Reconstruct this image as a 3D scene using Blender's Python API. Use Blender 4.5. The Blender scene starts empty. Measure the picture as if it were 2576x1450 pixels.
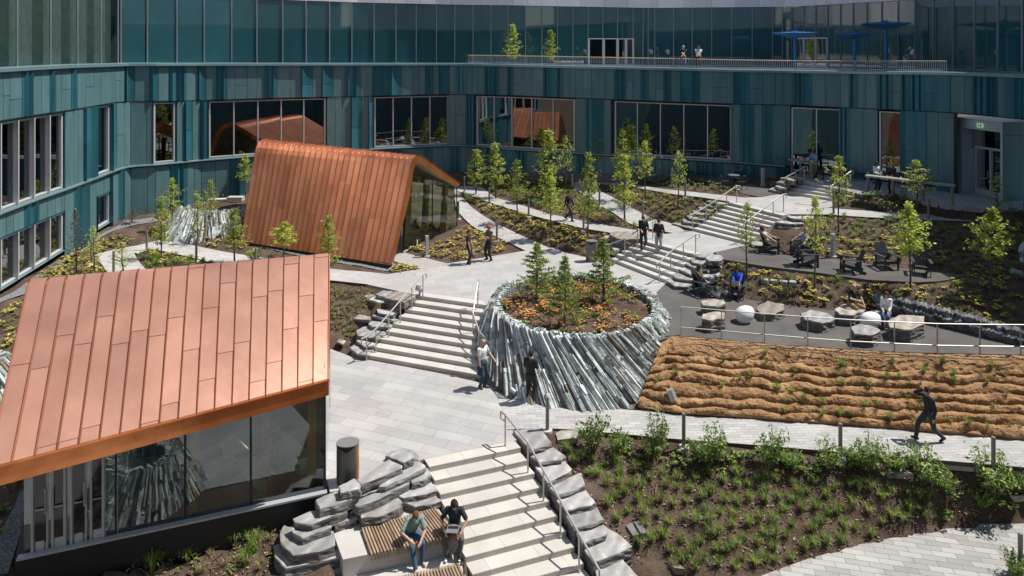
import bpy, bmesh, math, random
import numpy as np
from mathutils import Vector, Matrix, noise
from mathutils.geometry import tessellate_polygon
random.seed(7)
S = bpy.context.scene
COL = S.collection
R = math.radians
# ------------------------------------------------------------------ camera, sky, sun, exposure
HC, FPX, HOR, CX = 12.0, 1660.0, 130.0, 1288.0      # eye height, focal length and horizon on a 2576 px wide picture
cam = bpy.data.cameras.new('camera'); camo = bpy.data.objects.new('camera', cam); COL.objects.link(camo)
camo.location = (0, 0, HC); camo.rotation_euler = (R(90), 0, 0)
cam.sensor_width = 36; cam.lens = FPX / 2576 * 36; cam.shift_y = -(724.8 - HOR) / 2576
cam.clip_start = .1; cam.clip_end = 3000
S.camera = camo
SUN_EL, SUN_DIR = 59.0, (0.977, 0.215)               # the sun stands to the right and a little behind the court
W = bpy.data.worlds.new('World'); S.world = W; W.use_nodes = True
nt = W.node_tree; bg = nt.nodes['Background']
sky = nt.nodes.new('ShaderNodeTexSky'); sky.sky_type = 'NISHITA'; sky.sun_disc = False
sky.sun_elevation = R(SUN_EL); sky.sun_rotation = math.atan2(SUN_DIR[0], SUN_DIR[1])
nt.links.new(sky.outputs[0], bg.inputs[0]); bg.inputs[1].default_value = .10
sl = bpy.data.lights.new('sun', 'SUN'); sl.energy = 4.9; sl.angle = R(.5); sl.color = (1, .95, .87)
so = bpy.data.objects.new('sun', sl); COL.objects.link(so)
ce = math.cos(R(SUN_EL))
so.rotation_euler = Vector((SUN_DIR[0]*ce, SUN_DIR[1]*ce, math.sin(R(SUN_EL)))).to_track_quat('Z', 'Y').to_euler()
so.location = (40, 10, 60)
vs = S.view_settings; vs.view_transform = 'Standard'; vs.look = 'None'; vs.exposure = 0.34; vs.gamma = 1; vs.use_curve_mapping = False

# ------------------------------------------------------------------ helpers
def P(X, Y, z):
    """the point at height z seen at (X, Y) of the photograph"""
    d = FPX * (HC - z) / (Y - HOR)
    return Vector(((X - CX) * d / FPX, d, z))
def tag(o, label=None, cat=None, group=None, kind=None):
    if label: o['label'] = label
    if cat: o['category'] = cat
    if group: o['group'] = group
    if kind: o['kind'] = kind
    return o
def empty(name, loc, label=None, cat=None, group=None):
    o = bpy.data.objects.new(name, None); o.empty_display_size = .2; COL.objects.link(o); o.location = loc
    return tag(o, label, cat, group)
def kids(o): return [c for c in bpy.data.objects if c.parent == o]
def tree_of(o, ch):
    return (o, [tree_of(c, ch) for c in ch.get(o, [])])
def copy_tree(t, parent=None):
    o, cs = t
    c = o.copy(); COL.objects.link(c); c.parent = parent
    for k in cs: copy_tree(k, c)
    return c
def proto_tree(o):
    ch = {}
    for x in bpy.data.objects:
        if x.parent: ch.setdefault(x.parent, []).append(x)
    return tree_of(o, ch)
class MB:
    def __init__(s): s.v = []; s.f = []; s.m = []
    def add(s, vs, fs, m=0):
        b = len(s.v); s.v += [tuple(v) for v in vs]; s.f += [tuple(i + b for i in f) for f in fs]; s.m += [m] * len(fs)
    def box(s, c, d, rz=0, m=0, rx=0, ry=0):
        x, y, z = d[0]/2, d[1]/2, d[2]/2
        M = Matrix.Rotation(rz, 3, 'Z') @ Matrix.Rotation(ry, 3, 'Y') @ Matrix.Rotation(rx, 3, 'X'); c = Vector(c)
        vs = [c + M @ Vector((sx*x, sy*y, sz*z)) for sz in (-1, 1) for sx, sy in ((-1,-1),(1,-1),(1,1),(-1,1))]
        s.add(vs, [(3,2,1,0),(4,5,6,7),(0,1,5,4),(1,2,6,5),(2,3,7,6),(3,0,4,7)], m)
    def bar(s, a, b, w, h, m=0, up=(0,0,1)):
        a, b = Vector(a), Vector(b); t = (b-a).normalized(); u = Vector(up)
        sd = t.cross(u)
        if sd.length < 1e-4: sd = t.cross(Vector((0,1,0)))
        sd.normalize(); u = sd.cross(t)
        vs = [p + sd*sx*w/2 + u*sz*h/2 for p in (a, b) for sx, sz in ((-1,-1),(1,-1),(1,1),(-1,1))]
        s.add(vs, [(0,1,2,3),(7,6,5,4),(0,4,5,1),(1,5,6,2),(2,6,7,3),(3,7,4,0)], m)
    def tube(s, pts, r, n=8, m=0, cap=True):
        pts = [Vector(p) for p in pts]; rs = r if isinstance(r, (list, tuple)) else [r]*len(pts)
        vs = []; fs = []; ref = None
        for i, p in enumerate(pts):
            t = (pts[min(i+1, len(pts)-1)] - pts[max(i-1, 0)])
            if t.length < 1e-7: t = Vector((0,0,1))
            t.normalize()
            if ref is None: ref = t.orthogonal().normalized()
            ref = (ref - t*ref.dot(t))
            if ref.length < 1e-5: ref = t.orthogonal()
            ref.normalize(); bi = t.cross(ref)
            vs += [p + (ref*math.cos(2*math.pi*k/n) + bi*math.sin(2*math.pi*k/n))*rs[i] for k in range(n)]
        for i in range(len(pts)-1):
            for k in range(n):
                a = i*n+k; b = i*n+(k+1) % n
                fs.append((a, b, b+n, a+n))
        if cap: fs += [tuple(range(n-1, -1, -1)), tuple(range((len(pts)-1)*n, len(pts)*n))]
        s.add(vs, fs, m)
    def prism(s, out, z0, z1, m=0):
        out = [Vector((p[0], p[1])) for p in out]
        if sum(out[i].x*out[(i+1) % len(out)].y - out[(i+1) % len(out)].x*out[i].y for i in range(len(out))) < 0: out.reverse()
        n = len(out)
        vs = [(p.x, p.y, z1) for p in out] + [(p.x, p.y, z0) for p in out]
        fs = [(i, i+n, (i+1) % n + n, (i+1) % n) for i in range(n)]
        for t in tessellate_polygon([[Vector((p.x, p.y, 0)) for p in out]]):
            a, b, c = (out[i] for i in t)
            if (b-a).cross(c-a) < 0: t = (t[0], t[2], t[1])
            fs.append(tuple(t)); fs.append(tuple(i+n for i in reversed(t)))
        s.add(vs, fs, m)
    def ball(s, c, r, seg=12, rings=8, m=0, sc=(1,1,1), M=None):
        c = Vector(c); vs = []
        for i in range(rings+1):
            th = math.pi*i/rings
            for k in range(seg):
                p = Vector((math.sin(th)*math.cos(2*math.pi*k/seg)*sc[0], math.sin(th)*math.sin(2*math.pi*k/seg)*sc[1], math.cos(th)*sc[2]))*r
                vs.append(c + (M @ p if M else p))
        fs = [(i*seg+k, (i+1)*seg+k, (i+1)*seg+(k+1) % seg, i*seg+(k+1) % seg) for i in range(rings) for k in range(seg)]
        s.add(vs, fs, m)
    def build(s, name, mats, parent=None, smooth=False, off=None):
        me = bpy.data.meshes.new(name)
        o3 = off if off is not None else (parent.location if parent is not None and parent.type == 'EMPTY' else (0,0,0))
        if parent is not None and parent.type != 'EMPTY' and off is None:
            q = parent
            while q.parent: q = q.parent
            o3 = q.location if q.type == 'EMPTY' else (0,0,0)
        va = np.array(s.v, dtype=np.float64).reshape(-1, 3) - np.array(o3)
        me.from_pydata(va.tolist(), [], s.f)
        if not isinstance(mats, (list, tuple)): mats = [mats]
        for m in mats: me.materials.append(m)
        if len(mats) > 1: me.polygons.foreach_set('material_index', s.m)
        if smooth: me.polygons.foreach_set('use_smooth', [True]*len(me.polygons))
        me.update()
        o = bpy.data.objects.new(name, me); COL.objects.link(o)
        if parent is not None: o.parent = parent
        return o
def solo(name, mb, mats, label=None, cat=None, group=None, kind=None, smooth=False, at=None):
    """a top-level thing of one mesh, with its origin at its base"""
    va = np.array(mb.v)
    c = at if at is not None else ((va[:,0].min()+va[:,0].max())/2, (va[:,1].min()+va[:,1].max())/2, va[:,2].min())
    o = mb.build(name, mats, None, smooth, off=tuple(c)); o.location = c
    return tag(o, label, cat, group, kind)

# ------------------------------------------------------------------ materials
def mat(name, col, rough=.6, metal=0, var=.0, vscale=3, col2=None, bump=0, bscale=20, spec=.5, coat=0, island=0, stretch=None, emit=None):
    m = bpy.data.materials.new(name); m.use_nodes = True; t = m.node_tree; b = t.nodes['Principled BSDF']
    b.inputs['Base Color'].default_value = (*col, 1); b.inputs['Roughness'].default_value = rough; b.inputs['Metallic'].default_value = metal
    b.inputs['Specular IOR Level'].default_value = spec; b.inputs['Coat Weight'].default_value = coat
    L = t.links.new; N = t.nodes.new
    tc = N('ShaderNodeTexCoord'); vec = tc.outputs['Object']
    if stretch:
        mp = N('ShaderNodeMapping'); mp.inputs['Scale'].default_value = stretch; L(vec, mp.inputs[0]); vec = mp.outputs[0]
    src = None
    if col2 is not None or var:
        nz = N('ShaderNodeTexNoise'); nz.inputs['Scale'].default_value = vscale; nz.inputs['Detail'].default_value = 6; L(vec, nz.inputs['Vector'])
        rp = N('ShaderNodeValToRGB'); rp.color_ramp.elements[0].position = .32; rp.color_ramp.elements[1].position = .68
        c2 = col2 if col2 is not None else tuple(min(1, c*(1+var)) for c in col)
        c1 = col if col2 is not None else tuple(c*(1-var) for c in col)
        rp.color_ramp.elements[0].color = (*c1, 1); rp.color_ramp.elements[1].color = (*c2, 1)
        L(nz.outputs[0], rp.inputs[0]); src = rp.outputs[0]
    if island:
        g = N('ShaderNodeNewGeometry'); mr = N('ShaderNodeMapRange'); mr.inputs[3].default_value = 1-island; mr.inputs[4].default_value = 1+island
        L(g.outputs['Random Per Island'], mr.inputs[0])
        hs = N('ShaderNodeHueSaturation'); L(mr.outputs[0], hs.inputs['Value'])
        if src: L(src, hs.inputs['Color'])
        else: hs.inputs['Color'].default_value = (*col, 1)
        src = hs.outputs[0]
    if src: L(src, b.inputs['Base Color'])
    if bump:
        n2 = N('ShaderNodeTexNoise'); n2.inputs['Scale'].default_value = bscale; n2.inputs['Detail'].default_value = 8; L(vec, n2.inputs['Vector'])
        bp = N('ShaderNodeBump'); bp.inputs['Strength'].default_value = bump; bp.inputs['Distance'].default_value = .05
        L(n2.outputs[0], bp.inputs['Height']); L(bp.outputs[0], b.inputs['Normal'])
    if emit: b.inputs['Emission Color'].default_value = (*emit[0], 1); b.inputs['Emission Strength'].default_value = emit[1]
    return m
def leafmat(name, c1, c2, trans=.35, island=.45, vscale=2.5):
    m = bpy.data.materials.new(name); m.use_nodes = True; t = m.node_tree; t.nodes.clear(); N = t.nodes.new; L = t.links.new
    out = N('ShaderNodeOutputMaterial'); mx = N('ShaderNodeMixShader'); mx.inputs[0].default_value = trans
    pb = N('ShaderNodeBsdfPrincipled'); pb.inputs['Roughness'].default_value = .5; tr = N('ShaderNodeBsdfTranslucent')
    g = N('ShaderNodeNewGeometry'); rp = N('ShaderNodeValToRGB'); rp.color_ramp.elements[0].color = (*c1, 1); rp.color_ramp.elements[1].color = (*c2, 1)
    L(g.outputs['Random Per Island'], rp.inputs[0])
    oi = N('ShaderNodeObjectInfo'); mr = N('ShaderNodeMapRange'); mr.inputs[3].default_value = .75; mr.inputs[4].default_value = 1.2; L(oi.outputs['Random'], mr.inputs[0])
    hs = N('ShaderNodeHueSaturation'); L(mr.outputs[0], hs.inputs['Value']); L(rp.outputs[0], hs.inputs['Color'])
    L(hs.outputs[0], pb.inputs['Base Color']); L(hs.outputs[0], tr.inputs['Color'])
    L(pb.outputs[0], mx.inputs[1]); L(tr.outputs[0], mx.inputs[2]); L(mx.outputs[0], out.inputs[0])
    return m
def paver(name, c1, c2, mortar, bw, bh, rot, ms=.006, offs=.5, bump=.25, sq=1):
    m = bpy.data.materials.new(name); m.use_nodes = True; t = m.node_tree; b = t.nodes['Principled BSDF']; N = t.nodes.new; L = t.links.new
    tc = N('ShaderNodeTexCoord'); mp = N('ShaderNodeMapping'); mp.inputs['Rotation'].default_value = (0, 0, rot); L(tc.outputs['Object'], mp.inputs[0])
    br = N('ShaderNodeTexBrick'); br.inputs['Scale'].default_value = 1; br.inputs['Brick Width'].default_value = bw; br.inputs['Row Height'].default_value = bh
    br.inputs['Mortar Size'].default_value = ms; br.inputs['Mortar Smooth'].default_value = .3; br.offset = offs; br.inputs['Bias'].default_value = 0
    br.inputs['Color1'].default_value = (*c1, 1); br.inputs['Color2'].default_value = (*c2, 1); br.inputs['Mortar'].default_value = (*mortar, 1); L(mp.outputs[0], br.inputs['Vector'])
    nz = N('ShaderNodeTexNoise'); nz.inputs['Scale'].default_value = 60; nz.inputs['Detail'].default_value = 5; L(tc.outputs['Object'], nz.inputs['Vector'])
    n2 = N('ShaderNodeTexNoise'); n2.inputs['Scale'].default_value = .7; n2.inputs['Detail'].default_value = 4; L(tc.outputs['Object'], n2.inputs['Vector'])
    ad = N('ShaderNodeMath'); ad.operation = 'ADD'; L(nz.outputs[0], ad.inputs[0]); L(n2.outputs[0], ad.inputs[1])
    mr = N('ShaderNodeMapRange'); mr.inputs[1].default_value = .6; mr.inputs[2].default_value = 1.4; mr.inputs[3].default_value = .80; mr.inputs[4].default_value = 1.14; L(ad.outputs[0], mr.inputs[0])
    n3 = N('ShaderNodeTexNoise'); n3.inputs['Scale'].default_value = 1.9; n3.inputs['Detail'].default_value = 9; n3.inputs['Roughness'].default_value = .7; L(tc.outputs['Object'], n3.inputs['Vector'])
    m3 = N('ShaderNodeMapRange'); m3.inputs[1].default_value = .56; m3.inputs[2].default_value = .74; m3.inputs[3].default_value = 1; m3.inputs[4].default_value = .78; L(n3.outputs[0], m3.inputs[0])
    mm = N('ShaderNodeMath'); mm.operation = 'MULTIPLY'; L(mr.outputs[0], mm.inputs[0]); L(m3.outputs[0], mm.inputs[1])
    hs = N('ShaderNodeHueSaturation'); L(br.outputs[0], hs.inputs['Color']); L(mm.outputs[0], hs.inputs['Value']); L(hs.outputs[0], b.inputs['Base Color'])
    b.inputs['Roughness'].default_value = .75; b.inputs['Specular IOR Level'].default_value = .3
    bp = N('ShaderNodeBump'); bp.inputs['Strength'].default_value = bump; bp.inputs['Distance'].default_value = .01; bp.invert = True; L(br.outputs['Fac'], bp.inputs['Height']); L(bp.outputs[0], b.inputs['Normal'])
    return m
def soilmat(name, c1, c2, c3, s1=1.2, s2=30, bump=.9, dist=.06, speck=.62):
    m = bpy.data.materials.new(name); m.use_nodes = True; t = m.node_tree; b = t.nodes['Principled BSDF']; N = t.nodes.new; L = t.links.new
    tc = N('ShaderNodeTexCoord')
    def nz(sc, d=8):
        n = N('ShaderNodeTexNoise'); n.inputs['Scale'].default_value = sc; n.inputs['Detail'].default_value = d; L(tc.outputs['Object'], n.inputs['Vector']); return n.outputs[0]
    rp = N('ShaderNodeValToRGB'); rp.color_ramp.elements[0].position = .35; rp.color_ramp.elements[1].position = .68
    rp.color_ramp.elements[0].color = (*c1, 1); rp.color_ramp.elements[1].color = (*c2, 1); L(nz(s1), rp.inputs[0])
    fine = nz(s2); r2 = N('ShaderNodeValToRGB'); r2.color_ramp.elements[0].position = speck; r2.color_ramp.elements[1].position = speck+.08; L(fine, r2.inputs[0])
    mx = N('ShaderNodeMixRGB'); L(r2.outputs[0], mx.inputs[0]); L(rp.outputs[0], mx.inputs[1]); mx.inputs[2].default_value = (*c3, 1); L(mx.outputs[0], b.inputs['Base Color'])
    b.inputs['Roughness'].default_value = .95; b.inputs['Specular IOR Level'].default_value = .15
    ad = N('ShaderNodeMath'); ad.operation = 'ADD'; L(fine, ad.inputs[0]); L(nz(7, 5), ad.inputs[1])
    bp = N('ShaderNodeBump'); bp.inputs['Strength'].default_value = bump; bp.inputs['Distance'].default_value = dist; L(ad.outputs[0], bp.inputs['Height']); L(bp.outputs[0], b.inputs['Normal'])
    return m
def stonemat(name, c1, c2, c3, rot=(.2,.35,0), sc=2.2, bump=.6):
    m = bpy.data.materials.new(name); m.use_nodes = True; t = m.node_tree; b = t.nodes['Principled BSDF']; N = t.nodes.new; L = t.links.new
    tc = N('ShaderNodeTexCoord'); oi = N('ShaderNodeObjectInfo'); ml = N('ShaderNodeVectorMath'); ml.operation = 'ADD'
    L(tc.outputs['Object'], ml.inputs[0]); cb = N('ShaderNodeCombineXYZ'); m3 = N('ShaderNodeMath'); m3.operation = 'MULTIPLY'; m3.inputs[1].default_value = 37; L(oi.outputs['Random'], m3.inputs[0])
    L(m3.outputs[0], cb.inputs[0]); L(m3.outputs[0], cb.inputs[2]); L(cb.outputs[0], ml.inputs[1])
    mp = N('ShaderNodeMapping'); mp.inputs['Rotation'].default_value = rot; L(ml.outputs[0], mp.inputs[0])
    wv = N('ShaderNodeTexWave'); wv.bands_direction = 'Z'; wv.inputs['Scale'].default_value = sc*.9; wv.inputs['Distortion'].default_value = 5; wv.inputs['Detail'].default_value = 5; wv.inputs['Detail Scale'].default_value = .9; L(mp.outputs[0], wv.inputs[0])
    nz = N('ShaderNodeTexNoise'); nz.inputs['Scale'].default_value = 4; nz.inputs['Detail'].default_value = 8; L(ml.outputs[0], nz.inputs['Vector'])
    rp = N('ShaderNodeValToRGB'); e = rp.color_ramp.elements; e[0].color = (*c1, 1); e[1].color = (*c2, 1); e[0].position = .15; e[1].position = .7
    k = e.new(.95); k.color = (*c3, 1)
    mxf = N('ShaderNodeMath'); mxf.operation = 'MULTIPLY_ADD'; mxf.inputs[1].default_value = .3; L(wv.outputs['Fac'], mxf.inputs[0])
    hf = N('ShaderNodeMath'); hf.operation = 'MULTIPLY'; hf.inputs[1].default_value = .8; L(nz.outputs[0], hf.inputs[0]); L(hf.outputs[0], mxf.inputs[2]); L(mxf.outputs[0], rp.inputs[0])
    hs = N('ShaderNodeHueSaturation'); mr = N('ShaderNodeMapRange'); mr.inputs[3].default_value = .8; mr.inputs[4].default_value = 1.2; L(oi.outputs['Random'], mr.inputs[0]); L(mr.outputs[0], hs.inputs['Value']); L(rp.outputs[0], hs.inputs['Color']); L(hs.outputs[0], b.inputs['Base Color'])
    b.inputs['Roughness'].default_value = .95; b.inputs['Specular IOR Level'].default_value = .1
    n2 = N('ShaderNodeTexNoise'); n2.inputs['Scale'].default_value = 26; n2.inputs['Detail'].default_value = 10; L(ml.outputs[0], n2.inputs['Vector'])
    bp = N('ShaderNodeBump'); bp.inputs['Strength'].default_value = bump*.8; bp.inputs['Distance'].default_value = .018; L(n2.outputs[0], bp.inputs['Height']); L(bp.outputs[0], b.inputs['Normal'])
    return m
def glassmat(name, tint, refl, rough=0.0, gcol=(.9, .95, 1)):
    m = bpy.data.materials.new(name); m.use_nodes = True; t = m.node_tree; t.nodes.clear(); N = t.nodes.new; L = t.links.new
    out = N('ShaderNodeOutputMaterial'); mx = N('ShaderNodeMixShader'); tr = N('ShaderNodeBsdfTransparent'); tr.inputs[0].default_value = (*tint, 1)
    gl = N('ShaderNodeBsdfGlossy'); gl.inputs['Roughness'].default_value = rough; gl.inputs['Color'].default_value = (*gcol, 1)
    lw = N('ShaderNodeFresnel'); lw.inputs['IOR'].default_value = 1.5
    ad = N('ShaderNodeMath'); ad.operation = 'ADD'; ad.use_clamp = True; ad.inputs[1].default_value = refl; L(lw.outputs[0], ad.inputs[0]); L(ad.outputs[0], mx.inputs[0])
    tc = N('ShaderNodeTexCoord'); nz = N('ShaderNodeTexNoise'); nz.inputs['Scale'].default_value = .9; nz.inputs['Detail'].default_value = 0; L(tc.outputs['Object'], nz.inputs['Vector'])
    bp = N('ShaderNodeBump'); bp.inputs['Strength'].default_value = .12; bp.inputs['Distance'].default_value = .02; L(nz.outputs[0], bp.inputs['Height']); L(bp.outputs[0], gl.inputs['Normal'])
    L(tr.outputs[0], mx.inputs[1]); L(gl.outputs[0], mx.inputs[2]); L(mx.outputs[0], out.inputs[0])
    return m
M = {}
M['soil'] = soilmat('soil', (.07,.048,.036), (.13,.094,.072), (.24,.18,.135), s2=26)
M['soil2'] = M['soil']
M['gravel'] = soilmat('dark_gravel', (.085,.08,.077), (.12,.113,.108), (.25,.24,.23), s1=.8, s2=55, bump=.6, dist=.02, speck=.6)
M['chips'] = soilmat('stone_chips', (.13,.135,.14), (.24,.25,.26), (.42,.43,.44), s1=14, s2=28, bump=1, dist=.06, speck=.56)
M['plaza'] = paver('plaza_granite', (.40,.395,.39), (.335,.33,.325), (.24,.22,.2), 1.25, .42, R(20), ms=.008)
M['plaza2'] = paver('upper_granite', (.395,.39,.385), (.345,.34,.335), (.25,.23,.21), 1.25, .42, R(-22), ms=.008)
M['path'] = paver('path_paver', (.43,.425,.42), (.33,.325,.32), (.17,.16,.15), .42, .14, R(-4), ms=.006)
M['path_big'] = paver('path_paver_large', (.40,.395,.385), (.27,.262,.25), (.11,.105,.10), .6, .2, R(12), ms=.007)
M['path_left'] = paver('garden_path_paver', (.45,.44,.43), (.36,.355,.35), (.2,.19,.18), .42, .15, R(20), ms=.006)
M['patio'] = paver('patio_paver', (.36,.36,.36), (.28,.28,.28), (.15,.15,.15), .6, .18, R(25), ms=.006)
M['step'] = mat('step_granite', (.43,.415,.39), .75, var=.1, vscale=1.3, bump=.15, bscale=60)
M['conc'] = mat('concrete', (.44,.425,.40), .8, var=.1, vscale=1.2, bump=.15, bscale=40)
M['edge'] = mat('steel_edging', (.09,.05,.035), .6)
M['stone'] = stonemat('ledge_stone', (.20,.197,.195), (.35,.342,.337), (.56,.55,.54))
M['stone_edge'] = mat('riven_shaded_stone_edge', (.055,.053,.05), .9, col2=(.24,.232,.222), vscale=5, bump=1.0, bscale=9, stretch=(1,1,5))  # rough mottled flanks, with the shade on the sides painted into the tone
M['stone_tan'] = stonemat('tan_ledge_stone', (.16,.145,.125), (.34,.31,.27), (.46,.42,.37))
M['slate'] = mat('slate', (.27,.305,.30), .92, col2=(.56,.60,.585), vscale=3.5, bump=.7, bscale=14, spec=.12, island=.5)
M['slate_dk'] = mat('dark_slate', (.09,.095,.10), .92, col2=(.26,.27,.275), vscale=3.5, bump=.7, bscale=14, spec=.12, island=.4)
M['slate_warm'] = mat('slate_warm', (.15,.12,.09), .92, col2=(.30,.25,.19), vscale=3.5, bump=.7, bscale=14, spec=.12, island=.4)
M['steel'] = mat('stainless', (.50,.48,.45), .48, .75)
M['bollard'] = mat('bollard_grey', (.22,.215,.21), .45, .4)
M['bollard_foot'] = mat('concrete_footing', (.42,.41,.40), .8, var=.1)  # plain concrete colour of the bollard feet
# ------------------------------------------------------------------ terrain and paving
GX0, GX1, GY0, GY1, GS = -30.0, 33.0, 3.0, 56.0, .2
NX, NY = int((GX1-GX0)/GS)+1, int((GY1-GY0)/GS)+1
Zg = np.full((NY, NX), np.nan)
xs = GX0 + np.arange(NX)*GS; ys = GY0 + np.arange(NY)*GS
def raster(tris, fn):
    for a, b, c in tris:
        i0 = max(0, int((min(a.x,b.x,c.x)-GX0)/GS)); i1 = min(NX-1, int((max(a.x,b.x,c.x)-GX0)/GS)+1)
        j0 = max(0, int((min(a.y,b.y,c.y)-GY0)/GS)); j1 = min(NY-1, int((max(a.y,b.y,c.y)-GY0)/GS)+1)
        if i1 < i0 or j1 < j0: continue
        X, Y = np.meshgrid(xs[i0:i1+1], ys[j0:j1+1])
        den = (b.y-c.y)*(a.x-c.x)+(c.x-b.x)*(a.y-c.y)
        if abs(den) < 1e-9: continue
        u = ((b.y-c.y)*(X-c.x)+(c.x-b.x)*(Y-c.y))/den; v = ((c.y-a.y)*(X-c.x)+(a.x-c.x)*(Y-c.y))/den
        w = 1-u-v; k = (u >= -1e-6) & (v >= -1e-6) & (w >= -1e-6)
        fn(slice(j0, j1+1), slice(i0, i1+1), k, u*a.z+v*b.z+w*c.z)
def setz(dz):
    def f(js, is_, k, z):
        sub = Zg[js, is_]; sub[k] = (z-dz)[k]
    return f
def poly_tris(pts):
    return [[pts[i] for i in t] for t in tessellate_polygon([[Vector((p.x, p.y, 0)) for p in pts]])]
SHEETS = []; MASKS = np.zeros((NY, NX), bool)
def sheet(name, D, z, mt, label, thick=.25):
    """flat paving: an outline on the photograph at height z"""
    pts = [P(x, y, z) for x, y in D]
    raster(poly_tris(pts), setz(.06))
    mb = MB(); mb.prism([(p.x, p.y) for p in pts], z-thick, z)
    o = solo(name, mb, [mt], label, None, None, 'structure', at=(0, 0, 0))
    SHEETS.append((pts, z)); return o
def ribbon(name, secs, mt, label, thick=.25, sub=5):
    """a path between two edges, each section (left, right, height)"""
    raw = [(P(l[0], l[1], z), P(r[0], r[1], z)) for l, r, z in secs]
    pts = []
    def cr(a, b, c, d, t): return .5*((2*b)+(c-a)*t+(2*a-5*b+4*c-d)*t*t+(3*b-a-3*c+d)*t**3)
    n = len(raw)
    for i in range(n-1):
        q = [raw[max(0, i-1)], raw[i], raw[i+1], raw[min(n-1, i+2)]]
        for k in range(sub):
            t = k/sub; pts.append((cr(q[0][0], q[1][0], q[2][0], q[3][0], t), cr(q[0][1], q[1][1], q[2][1], q[3][1], t)))
    pts.append(raw[-1])
    tr = []; mb = MB()
    v = []
    for a, b in pts: v += [a, b, Vector((a.x, a.y, a.z-thick)), Vector((b.x, b.y, b.z-thick))]
    f = []
    for i in range(len(pts)-1):
        k = i*4; f += [(k+1, k+5, k+4, k), (k, k+4, k+6, k+2), (k+3, k+7, k+5, k+1)]
        a, b = pts[i]; c, d = pts[i+1]; tr += [[a, b, c], [b, d, c]]
    f += [(0, 2, 3, 1), (len(v)-4, len(v)-3, len(v)-1, len(v)-2)]
    # keep the top facing up
    a, b, c = v[1], v[5], v[4]
    if (b-a).cross(c-a).z < 0: f = [tuple(reversed(q)) for q in f]
    mb.add(v, f); raster(tr, setz(.06))
    o = solo(name, mb, [mt], label, None, None, 'structure', at=(0, 0, 0))
    # thin dark steel edging along both sides
    for s in (0, 1):
        e = MB(); line = [p[s] for p in pts]
        for i in range(len(line)-1):
            a, b = line[i], line[i+1]
            e.bar((a.x, a.y, a.z-.05), (b.x, b.y, b.z-.05), .014, .13)
        solo('path_edging', e, [M['edge']], None, None, None, 'structure', at=(0, 0, 0))
    return o
Z_LOW, Z_MID, Z_LAND, Z_UP, Z_PAT = 0.0, 1.40, 2.33, 3.57, 4.19
ribbon('path', [((1255,1003),(1275,1082),0),((1420,1015),(1375,1079),-.0),((1600,1032),(1521,1089),-.04),((1760,1048),(1704,1106),-.08),((1932,1056),(1904,1121),-.12),((2165,1072),(2130,1140),-.18),((2375,1089),(2398,1162),-.24),((2575,1106),(2575,1177),-.3),((2900,1130),(2900,1205),-.4)], M['path'], 'grey paver path below the coir bank')
sheet('lower_path', [(1840,1480),(1932,1442),(2032,1406),(2165,1369),(2265,1349),(2365,1332),(2470,1317),(2575,1307),(2900,1290),(3000,1700),(1700,1700)], -1.75, M['path_big'], 'wide paver path at the bottom right')
ribbon('path', [((1142,470),(1156,482),2.45),((1146,515),(1169,502),2.36),((1152,532),(1192,525),2.2),((1169,552),(1232,552),2.0),((1197,575),(1279,576),1.8),((1244,594),(1318,595),1.6),((1319,630),(1390,627),1.41)], M['path'], 'narrow curved path beside the glass pavilion')
ribbon('path', [((1142,470),(1152,482),2.46),((1209,470),(1180,492),2.46),((1244,495),(1239,512),2.46),((1294,510),(1319,537),2.44),((1369,534),(1394,557),2.4),((1449,552),(1469,575),2.37),((1544,570),(1534,586),2.34),((1657,587),(1620,606),2.332)], M['path'], 'long curved path through the young trees')
ribbon('path', [((1428,451),(1502,446),2.95),((1447,475),(1509,477),2.85),((1479,497),(1544,497),2.7),((1509,517),(1594,525),2.55),((1544,537),(1644,550),2.42),((1594,567),(1689,562),2.34),((1692,587),(1724,581),2.332)], M['path'], 'curved path up to the back wall')
ribbon('path', [((1502,446),(1495,462),2.95),((1554,457),(1544,467),3.05),((1594,464),(1607,474),3.2),((1669,475),(1694,489),3.4),((1763,485),(1763,497),3.53),((1875,497),(1835,508),3.572)], M['path'], 'straight path below the cafe terrace')
ribbon('path', [((2000,512),(1990,540),3.572),((2085,523),(2082,541),3.56),((2210,532),(2182,547),3.55),((2327,537),(2357,555),3.53),((2576,546),(2576,562),3.5),((2800,556),(2800,573),3.48)], M['path'], 'shaded path above the right hand planting')
ribbon('path', [((925,684),(925,716),1.402),((835,676),(830,706),1.41),((740,660),(730,697),1.45),((644,645),(640,682),1.5),((575,635),(547,664),1.55),((475,615),(475,647),1.6),((415,603),(385,629),1.64),((335,620),(345,640),1.66)], M['path_left'], 'light path winding behind the front pavilion')
ribbon('path', [((345,617),(348,640),1.664),((238,641),(338,637),1.66),((255,665),(353,661),1.65),((272,690),(370,680),1.64),((305,740),(400,730),1.6),((340,800),(440,790),1.5)], M['path_left'], 'light path leading down the left garden')
sheet('plaza', [(826,876),(880,896),(925,905),(1100,938),(1264,976),(1240,986),(1254,1003),(1275,1045),(1290,1080),(1302,1107),(1190,1130),(1064,1156),(960,1190),(850,1235),(830,1238),(819,1198),(822,1050)], Z_LOW, M['plaza'], 'pale granite lower plaza')
sheet('middle_plaza', [(925,684),(975,690),(1037,680),(1060,676),(1126,663),(1327,630),(1390,622),(1420,635),(1473,647),(1520,652),(1536,656),(1673,712),(1672,716),(1634,752),(1500,800),(1300,800),(1222,768),(1046,742),(996,731),(925,716)], Z_MID, M['plaza2'], 'pale granite middle plaza')
sheet('landing', [(1614,606),(1640,592),(1692,587),(1724,580),(1744,582),(1881,616),(1797,635),(1748,641)], Z_LAND, M['plaza2'], 'granite landing between the stairs')
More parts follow.
